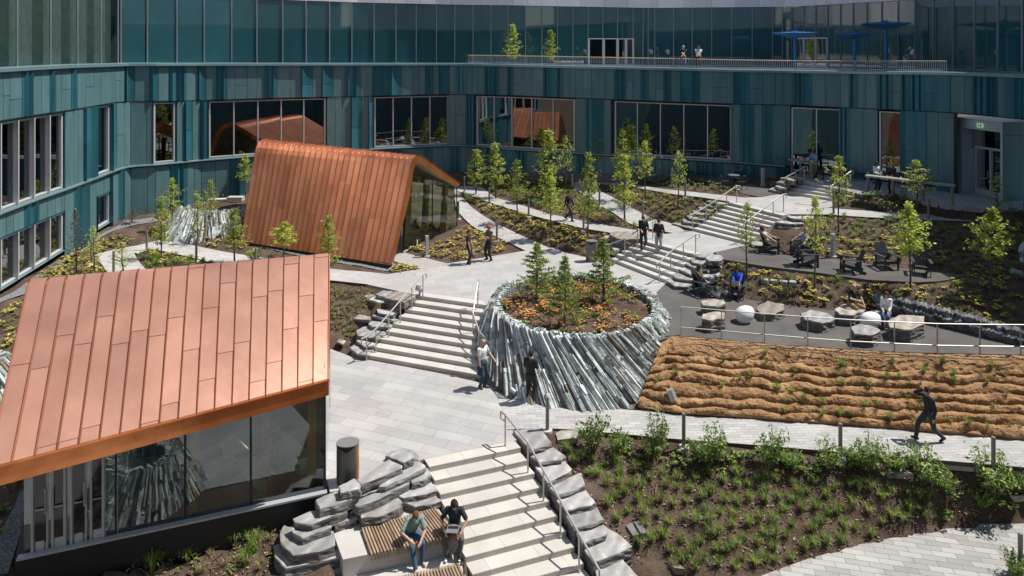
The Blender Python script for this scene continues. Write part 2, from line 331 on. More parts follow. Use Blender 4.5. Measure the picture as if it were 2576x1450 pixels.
sheet('upper_plaza', [(1834,510),(1838,503),(1875,497),(1900,497),(1967,487),(1974,486),(2092,505),(2096,520),(2010,534),(1967,542)], Z_UP, M['plaza2'], 'granite upper plaza below the patio')
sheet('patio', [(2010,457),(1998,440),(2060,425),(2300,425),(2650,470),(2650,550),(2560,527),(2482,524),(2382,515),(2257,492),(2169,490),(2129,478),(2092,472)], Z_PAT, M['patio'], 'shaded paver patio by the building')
sheet('cafe_terrace', [(1735,452),(1775,456),(1810,461),(1850,466),(1862,486),(1912,495),(1966,486),(1932,475),(1885,460),(1887,434),(1735,430)], 3.6, M['gravel'], 'dark resin gravel cafe terrace')
sheet('gravel_terrace', [(1797,635),(1880,617),(1935,622),(2000,640),(2062,646),(2112,653),(2170,661),(2207,667),(2270,675),(2357,683),(2429,693),(2400,702),(2357,708),(2307,710),(2182,704),(2057,686),(1932,671),(1820,653)], Z_LAND+.004, M['gravel'], 'dark gravel terrace with lounge chairs')
sheet('boulder_terrace', [(1634,752),(1673,715),(1720,722),(1790,712),(1850,738),(1875,752),(1932,762),(2000,772),(2080,780),(2185,787),(2240,790),(2300,797),(2450,833),(2576,858),(2750,880),(2750,905),(2576,893),(2250,886),(2032,872),(1850,860),(1700,846),(1640,860)], Z_MID+.004, M['gravel'], 'dark gravel terrace with seat boulders')
sheet('deck', [(985,643),(1018,636),(1126,663),(1060,677),(990,657)], Z_MID+.006, mat('grey_deck', (.33,.31,.29), .8, var=.15, vscale=3, stretch=(8,1,1)), 'grey boards at the pavilion door')
# soil heights given one by one
for x, y, z in [(0,752,1.8),(90,695,1.9),(173,640,2.0),(250,590,2.1),(310,560,2.2),(387,545,2.2),(500,520,2.3),(620,490,2.6),(900,455,2.8),(1150,436,2.9),(1300,434,3.1),(1500,432,3.4),(1650,434,3.6),
                (30,900,1.15),(60,800,1.5),(180,690,1.75),(300,590,2.0),(440,575,2.0),(540,590,1.9),(640,610,1.62),(800,652,1.46),(900,672,1.42),(860,760,1.0),(850,850,.3),(960,760,1.2),(900,800,.8),
                (300,1420,-.75),(150,1447,-.8),(560,1375,-.85),(650,1310,-.6),(20,1300,-.3),(15,1180,.1),(20,1050,.55),(300,1650,-1.5),(680,1600,-1.5),(700,1440,-1.1),(-250,1300,-.2),(-300,1000,.8),
                (1060,640,1.43),(1150,610,1.6),(1120,630,1.5),(1330,450,2.9),(1380,480,2.75),(1250,450,2.8),(1480,630,1.6),
                (1600,610,2.3),(1650,500,3.1),(2560,720,2.3),(2560,800,1.75),(2700,760,2.0),(2350,800,1.5),(1650,1420,-1.65),(1600,1330,-1.2),(1500,1220,-.62),(1380,1100,0),(1500,1500,-2),(1700,1500,-2)]:
    p = P(x, y, z); i, j = int(round((p.x-GX0)/GS)), int(round((p.y-GY0)/GS))
    if 1 <= i < NX-1 and 1 <= j < NY-1: Zg[j-1:j+2, i-1:i+2] = z
Zg[:5, :] = -2.6
fixed = ~np.isnan(Zg)
# coarse to fine relaxation of the free soil between the fixed heights
def relax(Z, F, it):
    for _ in range(it):
        Q = np.pad(Z, 1, mode='edge'); A = (Q[:-2,1:-1]+Q[2:,1:-1]+Q[1:-1,:-2]+Q[1:-1,2:])/4
        Z = np.where(F, Z, A)
    return Z
def coarse(Z, F, k):
    ny, nx = Z.shape[0]//k, Z.shape[1]//k
    z = np.where(F, Z, 0)[:ny*k, :nx*k].reshape(ny, k, nx, k).sum((1,3)); n = F[:ny*k, :nx*k].reshape(ny, k, nx, k).sum((1,3))
    return np.where(n > 0, z/np.maximum(n, 1), np.nan), n > 0
prev = None
for k in (16, 8, 4, 2, 1):
    z, f = coarse(Zg, fixed, k) if k > 1 else (Zg.copy(), fixed)
    if prev is None: z = np.where(f, z, np.nanmean(z))
    else:
        up = np.repeat(np.repeat(prev, 2, 0), 2, 1)
        up = np.pad(up, ((0, max(0, z.shape[0]-up.shape[0])), (0, max(0, z.shape[1]-up.shape[1]))), mode='edge')[:z.shape[0], :z.shape[1]]
        z = np.where(f, z, up)
    prev = relax(z, f, 900 if k > 2 else 300)
Zs = prev
def zat(x, y):
    fx = min(max((x-GX0)/GS, 0), NX-1.001); fy = min(max((y-GY0)/GS, 0), NY-1.001); i, j = int(fx), int(fy); u, v = fx-i, fy-j
    return float(Zs[j,i]*(1-u)*(1-v)+Zs[j,i+1]*u*(1-v)+Zs[j+1,i]*(1-u)*v+Zs[j+1,i+1]*u*v)
def G(X, Y):
    """the point of the soil or paving seen at (X, Y)"""
    dx, dz = (X-CX)/FPX, -(Y-HOR)/FPX; d = 8.0
    while d < 60:
        if HC + dz*d < zat(dx*d, d)+.03: break
        d += .05
    return Vector((dx*d, d, zat(dx*d, d)+.03))
CUT = np.zeros((NY, NX), bool)
def cut(pts, dz):
    """lower the soil under something that stands in it"""
    def f(js, is_, k, z):
        c = CUT[js, is_]; kk = k & ~c; sub = Zt[js, is_]; sub[kk] -= dz; c[kk] = True
    raster(poly_tris([Vector((p[0], p[1], 0)) for p in pts]), f)
Zt = Zs.copy()
rng = np.random.default_rng(3)
def make_terrain():
    nz = rng.normal(0, .018, Zt.shape)
    Q = np.pad(nz, 1, mode='edge'); nz = (Q[:-2,1:-1]+Q[2:,1:-1]+Q[1:-1,:-2]+Q[1:-1,2:]+2*Q[1:-1,1:-1])/6*2.0
    Z = np.where(fixed, Zt, Zt+nz)
    X, Y = np.meshgrid(xs, ys)
    V = np.stack([X, Y, Z], -1).reshape(-1, 3)
    idx = np.arange(NX*NY).reshape(NY, NX)
    F = np.stack([idx[:-1,:-1], idx[:-1,1:], idx[1:,1:], idx[1:,:-1]], -1).reshape(-1, 4)
    me = bpy.data.meshes.new('soil_ground'); me.from_pydata(V.tolist(), [], F.tolist()); me.materials.append(M['soil']); me.polygons.foreach_set('use_smooth', [True]*len(F))
    o = bpy.data.objects.new('soil_ground', me); COL.objects.link(o); tag(o, 'brown mulched soil of the planting beds', None, None, 'structure')
    g = MB(); g.add([(-900,-900,-4),(900,-900,-4),(900,900,-4),(-900,900,-4)], [(0,1,2,3)])
    solo('ground', g, [M['soil']], 'ground around the building', None, None, 'structure', at=(0,0,0))
def drape(name, D, mt, label, dz=.045, step=.25):
    """a thin loose layer that follows the soil (stone chips)"""
    pts = [G(x, y) for x, y in D]; mb = MB()
    x0, x1 = min(p.x for p in pts), max(p.x for p in pts); y0, y1 = min(p.y for p in pts), max(p.y for p in pts)
    bm = bmesh.new(); vs = [bm.verts.new((p.x, p.y, 0)) for p in pts]; bm.faces.new(vs)
    for ax, a, b in ((0, x0, x1), (1, y0, y1)):
        c = a+step
        while c < b:
            n = Vector((1,0,0)) if ax == 0 else Vector((0,1,0))
            bmesh.ops.bisect_plane(bm, geom=bm.verts[:]+bm.edges[:]+bm.faces[:], plane_co=n*c, plane_no=n); c += step
    for v in bm.verts: v.co.z = zat(v.co.x, v.co.y)+dz
    bmesh.ops.recalc_face_normals(bm, faces=bm.faces[:])
    me = bpy.data.meshes.new(name); bm.to_mesh(me); bm.free(); me.materials.append(mt)
    if me.polygons[0].normal.z < 0: me.flip_normals()
    o = bpy.data.objects.new(name, me); COL.objects.link(o); return tag(o, label, None, None, 'structure')
# ------------------------------------------------------------------ the building
M['clad'] = mat('teal_panel', (.095,.19,.205), .4, .2, var=.12, vscale=2.5, island=.08, stretch=(1,1,.25))
M['clad_blue'] = mat('blue_fluted_panel', (.035,.15,.19), .3, .2, var=.12, vscale=2, island=.25, stretch=(1,1,.25))
M['clad_dark'] = mat('dark_joint', (.006,.008,.01), .6)
M['coping'] = mat('coping_metal', (.20,.31,.33), .35, .5)
M['plinth'] = mat('plinth_stone', (.13,.13,.14), .8, var=.1)
M['alu'] = mat('aluminium', (.50,.50,.51), .4, .15)
M['alu2'] = mat('grey_frame', (.40,.43,.46), .4, .2)
M['alu_up'] = mat('dark_mullion', (.30,.34,.36), .4, .7)
M['pane'] = glassmat('window_glass', (.32,.36,.36), .2)
M['pane_up'] = glassmat('upper_glass', (.55,.68,.67), .22)
M['pane_op'] = mat('teal_scrim_glass', (.022,.085,.095), .03, var=.1, vscale=.5, spec=1.0, coat=1.0)
M['pane_bay'] = glassmat('bay_glass', (.95,1,.97), .02)
M['scrim'] = mat('dark_scrim', (.15,.31,.31), .8, var=.1)
M['dark_room'] = mat('dark_interior', (.02,.02,.022), .8)
M['floor_in'] = mat('interior_floor', (.24,.23,.21), .5)
M['metal_grey'] = mat('grey_cladding', (.72,.70,.71), .45, .1, var=.05, island=.12)
M['curtain'] = mat('curtain_cloth', (.66,.74,.60), .9, var=.1)
# wall line: picture column, pixels per metre, picture rows of coping, upper joint, ledge and foot
WALL = [(-420,86,190,425,760,1010),(-200,72,180,352,627,866),(0,60,173,305,536,752),(90,55,168,290,502,694),(173,50.6,164,278,473,640),(250,46.2,162,265,444,592),(290,43.8,161,258,428,566),(318,42.4,160,256,420,556),(350,42.0,160,255.5,417,553),(387,41.6,160,255,415,549),
        (500,39.4,160,253,404,520),(700,37,160,247,388,478),(900,34.8,160,243,377,452),(1060,33.5,160,239,369,440),(1130,33.1,160,238,366,436),(1165,33.1,160.5,238,366,435),(1230,34,162,239,370,435),(1300,35,163.5,241,376,434),(1500,36.6,168,249,388,436),(1700,37.5,172,257,399,440),(1850,38.3,176,262,408,446),(1990,38.9,178,265,420,454),(2120,40.3,180,271,434,466),(2280,42.9,181.5,278,450,482),(2398,45.6,183,284,465,497),(2490,48.2,186,292,480,515),(2576,51,189,300,496,535),(2700,56,194,314,525,570)]
def wq(X, row):
    """point on the wall: picture column X, row 2 coping / 3 joint / 4 ledge / 5 foot"""
    for a, b in zip(WALL, WALL[1:]):
        if X <= b[0]: break
    t = (X-a[0])/(b[0]-a[0])
    # interpolate the plan and heights in space, then find the point for this column
    def pt(w):
        s = w[1]; return Vector(((w[0]-CX)/s, FPX/s, HC-(w[row]-HOR)/s))
    A, B = pt(a), pt(b); k = (X-CX)/FPX
    den = (B.x-A.x)-k*(B.y-A.y); u = (k*A.y-A.x)/den if abs(den) > 1e-9 else t
    return A+(B-A)*u
def zline(X, row): return wq(X, row).z
# plan as a polyline with running length
PL = []; 
Xc = -400.0
while Xc <= 2690: PL.append(Xc); Xc += 4
PP = [wq(x, 3) for x in PL]
ARC = [0.0]
for a, b in zip(PP, PP[1:]): ARC.append(ARC[-1]+math.hypot(b.x-a.x, b.y-a.y))
def arc_of(X):
    for i in range(len(PL)-1):
        if PL[i+1] >= X: return ARC[i]+(ARC[i+1]-ARC[i])*(X-PL[i])/4
    return ARC[-1]
def col_of(s):
    lo = int(np.searchsorted(ARC, s))-1; lo = min(max(lo, 0), len(PL)-2)
    return PL[lo]+4*(s-ARC[lo])/(ARC[lo+1]-ARC[lo])
def plan(s):
    lo = min(max(int(np.searchsorted(ARC, s))-1, 0), len(PL)-2); u = (s-ARC[lo])/(ARC[lo+1]-ARC[lo]); a, b = PP[lo], PP[lo+1]
    return Vector((a.x+(b.x-a.x)*u, a.y+(b.y-a.y)*u, 0))
def wnorm(s):
    a, b = plan(max(s-.7, 0)), plan(min(s+.7, ARC[-1]-.01)); t = (b-a).normalized(); return Vector((t.y, -t.x, 0)), t   # towards the court
def wz(s, row):
    return zline(col_of(s), row)
BLD = empty('office_building', (0, 45, 2), 'curved teal metal and glass office building round the court', 'building')
random.seed(11)
# windows: (left column, right column, top row, bottom row at the left end, number of panes, tier)
WINS = [(-330,160,'L',10),(246,277,'L',1),(387,442,'M',1),(526,820,'M',5),(942,1128,'M',4),(1198,1446,'M',5),(1546,1841,'M',5),(1991,2119,'T',2),(2211,2273,'T',1)]
LOWWINS = [(-330,160,'B',10),(246,277,'B',1)]
def clad_band(name, s0, s1, zt, zb, holes, seed):
    """panels along the wall between two heights, leaving out the window openings"""
    rnd = random.Random(seed); flat, blue = MB(), MB(); s = s0
    def strip(sa, sb, top, bot):
        na, ta = wnorm(sa); nb, tb = wnorm(sb)
        kind = rnd.choices(['flat', 'flat2', 'scoop', 'fin'], [5, 1.6, 1.3, 3.2])[0]
        mb = flat if kind.startswith('flat') else blue
        n = 7 if kind == 'scoop' else 2
        def prof(u):
            if kind == 'scoop': return .02+.15*(1-u)**2.2
            if kind == 'fin': return .02
            return .012+.0*u
        g = .012
        def panel(t0, t1):
            vs = []; fs = []
            for i in range(n):
                u = i/(n-1); sc = sa+g+(sb-sa-2*g)*u; p = plan(sc)+wnorm(sc)[0]*prof(u)
                vs += [(p.x, p.y, t0(sc)), (p.x, p.y, t1(sc))]
            for i in range(n-1): fs.append((i*2+1, i*2+3, i*2+2, i*2))
            if kind == 'scoop':
                p = plan(sa+g); q = p+wnorm(sa)[0]*prof(0); b = len(vs)
                vs += [(p.x, p.y, t0(sa)), (p.x, p.y, t1(sa)), (q.x, q.y, t0(sa)), (q.x, q.y, t1(sa))]; fs.append((b, b+2, b+3, b+1))
                # shadow lip at the head of the scoop
                hd = [(v[0], v[1], v[2]) for v in vs[:2*n:2]]; bk = []
                for i in range(n):
                    sc = sa+g+(sb-sa-2*g)*i/(n-1); p = plan(sc); bk.append((p.x, p.y, t0(sc)))
                b = len(vs); vs += hd+bk; fs += [(b+i, b+i+1, b+n+i+1, b+n+i) for i in range(n-1)]
            mb.add(vs, fs)
        if kind in ('flat2', 'scoop') and rnd.random() < .6 and (top((sa+sb)/2)-bot((sa+sb)/2)) > 1.2:
            f = rnd.choice([.4, .5, .6]); mid = lambda q: bot(q)+(top(q)-bot(q))*f
            panel(top, lambda q: mid(q)+.012); panel(lambda q: mid(q)-.012, bot)
        else: panel(top, bot)
        if kind == 'fin':
            for fp in ((.35,) if sb-sa < .62 else (.28, .7)):
                sc = sa+(sb-sa)*fp; p = plan(sc); nn, tt = wnorm(sc); w = .05
                a, b, c = p+nn*.02-tt*.10, p+nn*.17-tt*.01, p+nn*.02+tt*.03
                v = []
                for q in (a, b, c): v += [(q.x, q.y, top(sc)), (q.x, q.y, bot(sc))]
                blue.add(v, [(1,3,2,0), (3,5,4,2), (0,2,4)])
    while s < s1-.05:
        w = rnd.choice([.45, .62, .78, .85, .5]); e = min(s+w, s1)
        nx = [h[0] for h in holes if s < h[0] < e]
        if nx and nx[0]-s > .25: e = nx[0]
        h = next((h for h in holes if h[0]-1e-3 <= (s+e)/2 <= h[1]+1e-3), None)
        if h:
            e = min(e, h[1])
            if h[2] is not None: strip(s, e, zt, h[2])       # above the opening
            if h[3] is not None: strip(s, e, h[3], zb)
        else: strip(s, e, zt, zb)
        s = e
    if flat.v: flat.build(name, [M['clad']], BLD)
    if blue.v: blue.build(name+'_fluted', [M['clad_blue']], BLD)
S0, S1 = .2, ARC[-1]-.3
GAP = .03
zc = lambda s: wz(s, 2)-.16
zj = lambda s: wz(s, 3)
zl = lambda s: wz(s, 4)
zf = lambda s: wz(s, 5)-.6
def openings(ws):
    out = []
    for w in ws:
        a, b = arc_of(w[0])-.06, arc_of(w[1])+.06
        if w[2] in ('L', 'M'): out.append((a, b, None, None))
        elif w[2] == 'T': out.append((a, b, None, None))
        else: out.append((a, b, lambda s: zl(s)-1.05, None))
    return out
PORT = (arc_of(2400), S1)
clad_band('upper_cladding', S0, S1, zc, lambda s: zj(s)+GAP, [], 21)
midz = lambda s: zj(s)-GAP
holes = openings(WINS)
clad_band('middle_cladding', S0, S1, midz, lambda s: zl(s)+GAP+.05, holes+[(PORT[0], PORT[1], None, None)], 22)
clad_band('lower_cladding', S0, arc_of(1985), lambda s: zl(s)-GAP-.04, lambda s: zf(s)+.55, openings(LOWWINS), 23)
clad_band('lower_cladding', arc_of(1985), PORT[0], lambda s: zl(s)-GAP+.02, lambda s: zf(s)+.3, [(arc_of(1991)-.06, arc_of(2119)+.06, None, None), (arc_of(2211)-.06, arc_of(2273)+.06, None, None)], 24)
def sweep(name, mt, s0, s1, prof, step=.5, parent=None):
    """a moulding along the wall: profile points are (outward, height function)"""
    mb = MB(); n = max(2, int((s1-s0)/step)+1); vs = []; m = len(prof)
    for i in range(n):
        s = s0+(s1-s0)*i/(n-1); p = plan(s); nn = wnorm(s)[0]
        for o, h in prof: q = p+nn*o; vs.append((q.x, q.y, h(s)))
    fs = [(i*m+k+1, (i+1)*m+k+1, (i+1)*m+k, i*m+k) for i in range(n-1) for k in range(m-1)]
    mb.add(vs, fs); return mb.build(name, [mt], parent or BLD)
# backing wall behind the panel joints, with the openings left free
def backing():
    mb = MB(); hs = sorted([(h[0], h[1]) for h in holes]+[(PORT[0]+.2, S1)])
    def wall(a, b, top, bot):
        n = max(2, int((b-a)/.4)+1); vs = []
        for i in range(n):
            s = a+(b-a)*i/(n-1); p = plan(s)-wnorm(s)[0]*.02; vs += [(p.x, p.y, top(s)), (p.x, p.y, bot(s))]
        mb.add(vs, [(i*2+1, i*2+3, i*2+2, i*2) for i in range(n-1)])
    wall(S0, S1, zc, zj); c = S0
    for a, b in hs:
        if a > c: wall(c, a, zj, zl)
        c = max(c, b)
    c = S0
    lo = sorted([(arc_of(-330)-.06, arc_of(160)+.06), (arc_of(246)-.06, arc_of(277)+.06)])
    for a, b in lo:
        if a > c: wall(c, a, zl, zf)
        wall(a, b, zl, lambda s: zl(s)-1.05); c = b
    for a, b in [(arc_of(1991)-.06, arc_of(2119)+.06), (arc_of(2211)-.06, arc_of(2273)+.06)]:
        wall(c, a, zl, zf); c = b
    wall(c, PORT[0]+.2, zl, zf)
    mb.build('backing_wall', [M['clad_dark']], BLD)
backing()
sweep('coping', M['coping'], S0, S1, [(-1.0, lambda s: zc(s)+.2), (.1, lambda s: zc(s)+.2), (.19, lambda s: zc(s)+.17), (.2, lambda s: zc(s)+.02), (.03, zc)])
sweep('joint_trim', M['clad_dark'], S0, S1, [(.03, lambda s: zj(s)+.03), (.035, lambda s: zj(s)-.03)])
for a, b in ((S0, arc_of(1975)),):
    sweep('ledge', M['coping'], a, b, [(0, lambda s: zl(s)+.07), (.16, lambda s: zl(s)+.03), (.17, lambda s: zl(s)-.03), (.02, lambda s: zl(s)-.06)])
    sweep('ledge_shadow_gap', M['clad_dark'], a, b, [(.024, lambda s: zl(s)-.06), (.028, lambda s: zl(s)-.13)])
sweep('plinth', M['plinth'], S0, arc_of(2395), [(-.05, lambda s: zf(s)+.62), (.05, lambda s: zf(s)+.62), (.05, lambda s: zf(s)-.8)])
# windows
def window(X0, X1, kind, n):
    a, b = arc_of(X0), arc_of(X1)
    if kind in ('L', 'M'): top = lambda s: zj(s)-.10; bot = lambda s: zl(s)+.10
    elif kind == 'T': top = lambda s: zj(s)-.12; bot = lambda s: max(zl(s)-1.2, Z_PAT+.12)
    else: top = lambda s: zl(s)-1.12; bot = lambda s: zf(s)+1.0
    rec = -.16
    fr, pn, rv, rm = MB(), MB(), MB(), MB()
    def pt(s, o, z): q = plan(s)+wnorm(s)[0]*o; return (q.x, q.y, z)
    fw = .07
    for i in range(n):
        sa, sb = a+(b-a)*i/n, a+(b-a)*(i+1)/n
        pn.add([pt(sa, rec, bot(sa)), pt(sb, rec, bot(sb)), pt(sb, rec, top(sb)), pt(sa, rec, top(sa))], [(0,1,2,3)])
        for z0, z1 in ((bot, lambda s: bot(s)+fw), (lambda s: top(s)-fw, top)):
            fr.add([pt(sa, rec-.03, z0(sa)), pt(sb, rec-.03, z0(sb)), pt(sb, rec-.03, z1(sb)), pt(sa, rec-.03, z1(sa)), pt(sa, rec+.11, z0(sa)), pt(sb, rec+.11, z0(sb)), pt(sb, rec+.11, z1(sb)), pt(sa, rec+.11, z1(sa))],
                   [(4,5,6,7),(7,6,2,3),(0,1,5,4),(0,4,7,3),(5,1,2,6)])
    for i in range(n+1):
        s = a+(b-a)*i/n; w = .045 if 0 < i < n else .05; dep = .13 if kind in ('L', 'B') else .06
        sa, sb = (s, s+2*w) if i == 0 else ((s-2*w, s) if i == n else (s-w*.7, s+w*.7))
        o1 = rec+(.22 if kind in ('L', 'B') and 0 < i < n else .115)
        fr.add([pt(sa, rec-.04, bot(s)), pt(sb, rec-.04, bot(s)), pt(sb, rec-.04, top(s)), pt(sa, rec-.04, top(s)), pt(sa, o1, bot(s)), pt(sb, o1, bot(s)), pt(sb, o1, top(s)), pt(sa, o1, top(s))],
               [(4,5,6,7),(5,1,2,6),(0,4,7,3),(4,0,1,5),(7,6,2,3)])
    # deep reveal: jambs, head and sill
    e = .06
    for s in (a-e+.003, b+e-.003): rv.add([pt(s, .05, bot(s)-.1), pt(s, -.2, bot(s)-.1), pt(s, -.2, top(s)+.1), pt(s, .05, top(s)+.1)], [(0,1,2,3)])
    nn = max(2, n*2)
    for zf_, m in ((lambda s: top(s)+.02, 0), (lambda s: bot(s)-.02, 1)):
        vs = []
        for i in range(nn+1):
            s = a-e+(b-a+2*e)*i/nn; vs += [pt(s, -.2, zf_(s)), pt(s, .06, zf_(s)-(.02 if m else 0))]
        rv.add(vs, [(i*2, i*2+1, i*2+3, i*2+2) for i in range(nn)], m)
    # the dark room behind
    D = 4.2
    A0, B0 = pt(a-.4, -.3, 0), pt(b+.4, -.3, 0); na = wnorm((a+b)/2)[0]
    A1 = Vector(A0)-na*D; B1 = Vector(B0)-na*D; z0, z1 = min(bot(a), bot(b))-.5, max(top(a), top(b))+.3
    v = [(A0[0],A0[1],z0),(B0[0],B0[1],z0),(B1.x,B1.y,z0),(A1.x,A1.y,z0),(A0[0],A0[1],z1),(B0[0],B0[1],z1),(B1.x,B1.y,z1),(A1.x,A1.y,z1)]
    rm.add(v, [(4,5,6,7),(1,2,6,5),(2,3,7,6),(3,0,4,7)]); rm.add(v[:4], [(0,1,2,3)], 1)
    f = fr.build('window', [M['alu']], BLD); pn.build('pane', [M['pane']], f); rv.build('reveal', [M['clad_blue'], M['coping']], f); rm.build('room', [M['dark_room'], M['floor_in']], f)
    # counter and stools dimly seen inside
    if n > 1:
        ct = MB(); rr = random.Random(int(X0))
        c0 = Vector(pt(a+.5, -1.1, z0+.5+.95)); c1 = Vector(pt(b-.5, -1.1, z0+.5+.95)); ct.bar(c0, c1, .5, .05)
        for i in range(n*2):
            q = c0+(c1-c0)*((i+.5)/(n*2))-na*(.6+rr.random()); ct.box((q.x, q.y, z0+.95), (.4, .4, .05), rr.random()*3); ct.bar((q.x, q.y, z0+.5), (q.x, q.y, z0+.95), .05, .05); ct.box((q.x-na.x*.2, q.y-na.y*.2, z0+1.15), (.35, .05, .35), rr.random())
        ct.build('furniture', [mat('furniture_grey', (.2,.2,.19), .6) if 'furn' not in M else M['furn']], f)
    return f
M['furn'] = mat('furniture_grey', (.2,.2,.19), .6)
for w in WINS: window(*w)
for w in LOWWINS: window(*w)
# ---- glazed upper storey, set back behind the terrace on the right
UP = [(-420,84),(-100,64),(0,58),(150,50.5),(296,42.6),(302,42.2),(600,37),(900,34),(1100,32.6),(1170,32.3),(1290,32.0),(1630,30.2),(1640,30.2),(1985,31.0),(1992,31.0),(2300,36),(2430,40.5),(2576,46.5),(2720,54)]
def upt(X):
    for a, b in zip(UP, UP[1:]):
        if X <= b[0]: break
    A = Vector(((a[0]-CX)/a[1], FPX/a[1], 0)); B = Vector(((b[0]-CX)/b[1], FPX/b[1], 0)); k = (X-CX)/FPX
    u = (k*A.y-A.x)/((B.x-A.x)-k*(B.y-A.y)); return A+(B-A)*u
ZU0, ZU1 = 10.72, 15.6
MUL = [-300,-200,-90,41,125,193,252,303-8,303,370,444,513,582,646,711,770,829,885,941,996,1047,1098,1144,1190,1235,1278,1322,1363,1402,1441,1479,1516,1553,1592,1617,1630,1647,1694,1741,1790,1840,1892,1943,1968,1992,2023,2053,2083,2115,2147,2182,2219,2260,2303,2349,2398,2452,2511,2573,2640]
upw = MB(); mul = MB(); scr = MB(); bay = MB()
for x0, x1 in zip(MUL, MUL[1:]):
    a, b = upt(x0), upt(x1); z0 = ZU0 if x0 > 300 else 10.9
    (upw if x0 > 300 else bay).add([(a.x,a.y,z0),(b.x,b.y,z0),(b.x,b.y,ZU1),(a.x,a.y,ZU1)], [(0,1,2,3)])
    n = (b-a).normalized(); n = Vector((n.y, -n.x, 0))
    if x0 >= 303: q, r = a-n*.22, b-n*.22; scr.add([(q.x,q.y,z0),(r.x,r.y,z0),(r.x,r.y,ZU1),(q.x,q.y,ZU1)], [(0,1,2,3)])
for x in MUL:
    a = upt(x); b = upt(x+2); n = (b-a).normalized(); n = Vector((n.y, -n.x, 0))
    mul.bar((a.x+n.x*.03, a.y+n.y*.03, 10.7), (a.x+n.x*.03, a.y+n.y*.03, ZU1+.02), .055, .10)
for x0, x1 in zip(MUL, MUL[1:]):
    a, b = upt(x0), upt(x1)
    if x0 != 1617: mul.bar((a.x,a.y,10.86), (b.x,b.y,10.86), .09, .06)
cw = upw.build('curtain_wall', [M['pane_op']], BLD); bay.build('bay_glazing', [M['pane_bay']], cw); mul.build('mullion', [M['alu_up']], cw)
# pale pleated curtains in the bay on the left
cu = MB(); x = -320.0; v = []
i = 0
while x < 296:
    a = upt(x); b = upt(x+3); n = (b-a).normalized(); n = Vector((n.y, -n.x, 0)); pan = next((k for k in range(len(MUL)-1) if MUL[k] <= x < MUL[k+1]), 0); f = (x-MUL[pan])/(MUL[pan+1]-MUL[pan])
    o = -.35-.12*math.sin(f*9)*(1 if f > .72 else .25)-(.5 if f > .72 else 0); p = a+n*o; v += [(p.x,p.y,10.9),(p.x,p.y,ZU1)]; x += 3; i += 1
cu.add(v, [(k*2, k*2+2, k*2+3, k*2+1) for k in range(i-1)]); cu.build('curtain', [M['curtain']], cw)
# grey metal storeys above the glass
top = MB(); GX = [-420,0,150,300,600,900,1170,1290,1400,1460,1520,1580,1632,1655,1720,1790,1850,1910,1960,1975,2040,2120,2210,2300,2430,2576,2720]
for x0, x1 in zip(GX, GX[1:]):
    a, b = upt(x0), upt(x1); n = (b-a).normalized(); n = Vector((n.y, -n.x, 0)); a, b = a+n*.06, b+n*.06; t = (b-a); L = t.length; k = max(1, int(L/1.1))
    for i in range(k):
        p, q = a+t*(i/k)+t.normalized()*.006, a+t*((i+1)/k)-t.normalized()*.006
        for zz0, zz1 in ((ZU1+.03, 19.5), (19.52, 24)) if x0 < 2430 else ((ZU1+.03, 16.4),): top.add([(p.x,p.y,zz0),(q.x,q.y,zz0),(q.x,q.y,zz1),(p.x,p.y,zz1)], [(0,1,2,3)])
top.build('upper_storey', [M['metal_grey']], BLD)
core = MB()
for x0, x1 in zip(GX, GX[1:]):
    a, b = upt(x0), upt(x1); n = (b-a).normalized(); n = Vector((-n.y, n.x, 0)); a, b = a+n*.1, b+n*.1; c, d = a+n*7, b+n*7; zt_ = 24 if x0 < 2430 else 16.4
    core.add([(a.x,a.y,ZU1),(b.x,b.y,ZU1),(b.x,b.y,zt_),(a.x,a.y,zt_),(c.x,c.y,zt_),(d.x,d.y,zt_),(c.x,c.y,10),(d.x,d.y,10)], [(0,1,2,3),(3,2,5,4),(4,5,7,6)])
core.build('upper_core', [M['clad_dark']], BLD)
# terrace floor
tf = MB(); fr_ = []; bk_ = []
Xs = list(range(1100, 2721, 20))
for X in Xs:
    p = wq(X, 2); fr_.append((p.x, p.y, 10.7)); q = upt(X)+Vector((0,.2,0)); bk_.append((q.x, q.y, 10.7))
n = len(Xs); tf.add(fr_+bk_, [(i, i+1, n+i+1, n+i) for i in range(n-1)])
tf.build('terrace_floor', [mat('terrace_paving', (.42,.42,.42), .8, var=.1)], BLD)
tr = MB(); Xs = list(range(-400, 1101, 20)); fr_ = []; bk_ = []
for X in Xs:
    p = wq(X, 2); fr_.append((p.x, p.y, 10.88)); q = upt(X); d = Vector((q.x, q.y, 0)).normalized()*.4; bk_.append((q.x+d.x, q.y+d.y, 10.885))
n = len(Xs); tr.add(fr_+bk_, [(i, i+1, n+i+1, n+i) for i in range(n-1)]); tr.build('roof_edge', [M['coping']], BLD)
# glazed terrace doors
def terrace_door(X0, X1, splits):
    f, g, h = MB(), MB(), MB()
    a, b = upt(X0), upt(X1); t = (b-a).normalized(); n = Vector((t.y, -t.x, 0)); L = (b-a).length
    def q(u, o, z): p = a+t*(u*L)+n*o; return (p.x, p.y, z)
    H = 13.05
    f.bar(q(0,.1,H), q(1,.1,H), .12, .1)
    for u in [0]+splits+[1]: f.bar(q(u,.1,10.7), q(u,.1,H), .1, .12)
    ed = [0]+splits+[1]
    for u0, u1 in zip(ed, ed[1:]):
        g.add([q(u0,.12,10.9), q(u1,.12,10.9), q(u1,.12,H), q(u0,.12,H)], [(0,1,2,3)]); f.bar(q(u0,.1,10.85), q(u1,.1,10.85), .1, .2)
        for u in (u0+.02, u1-.02): f.bar(q(u,.13,10.7), q(u,.13,H), .06, .09)
    o = f.build('door', [M['alu']], BLD); g.build('pane', [M['pane']], o)
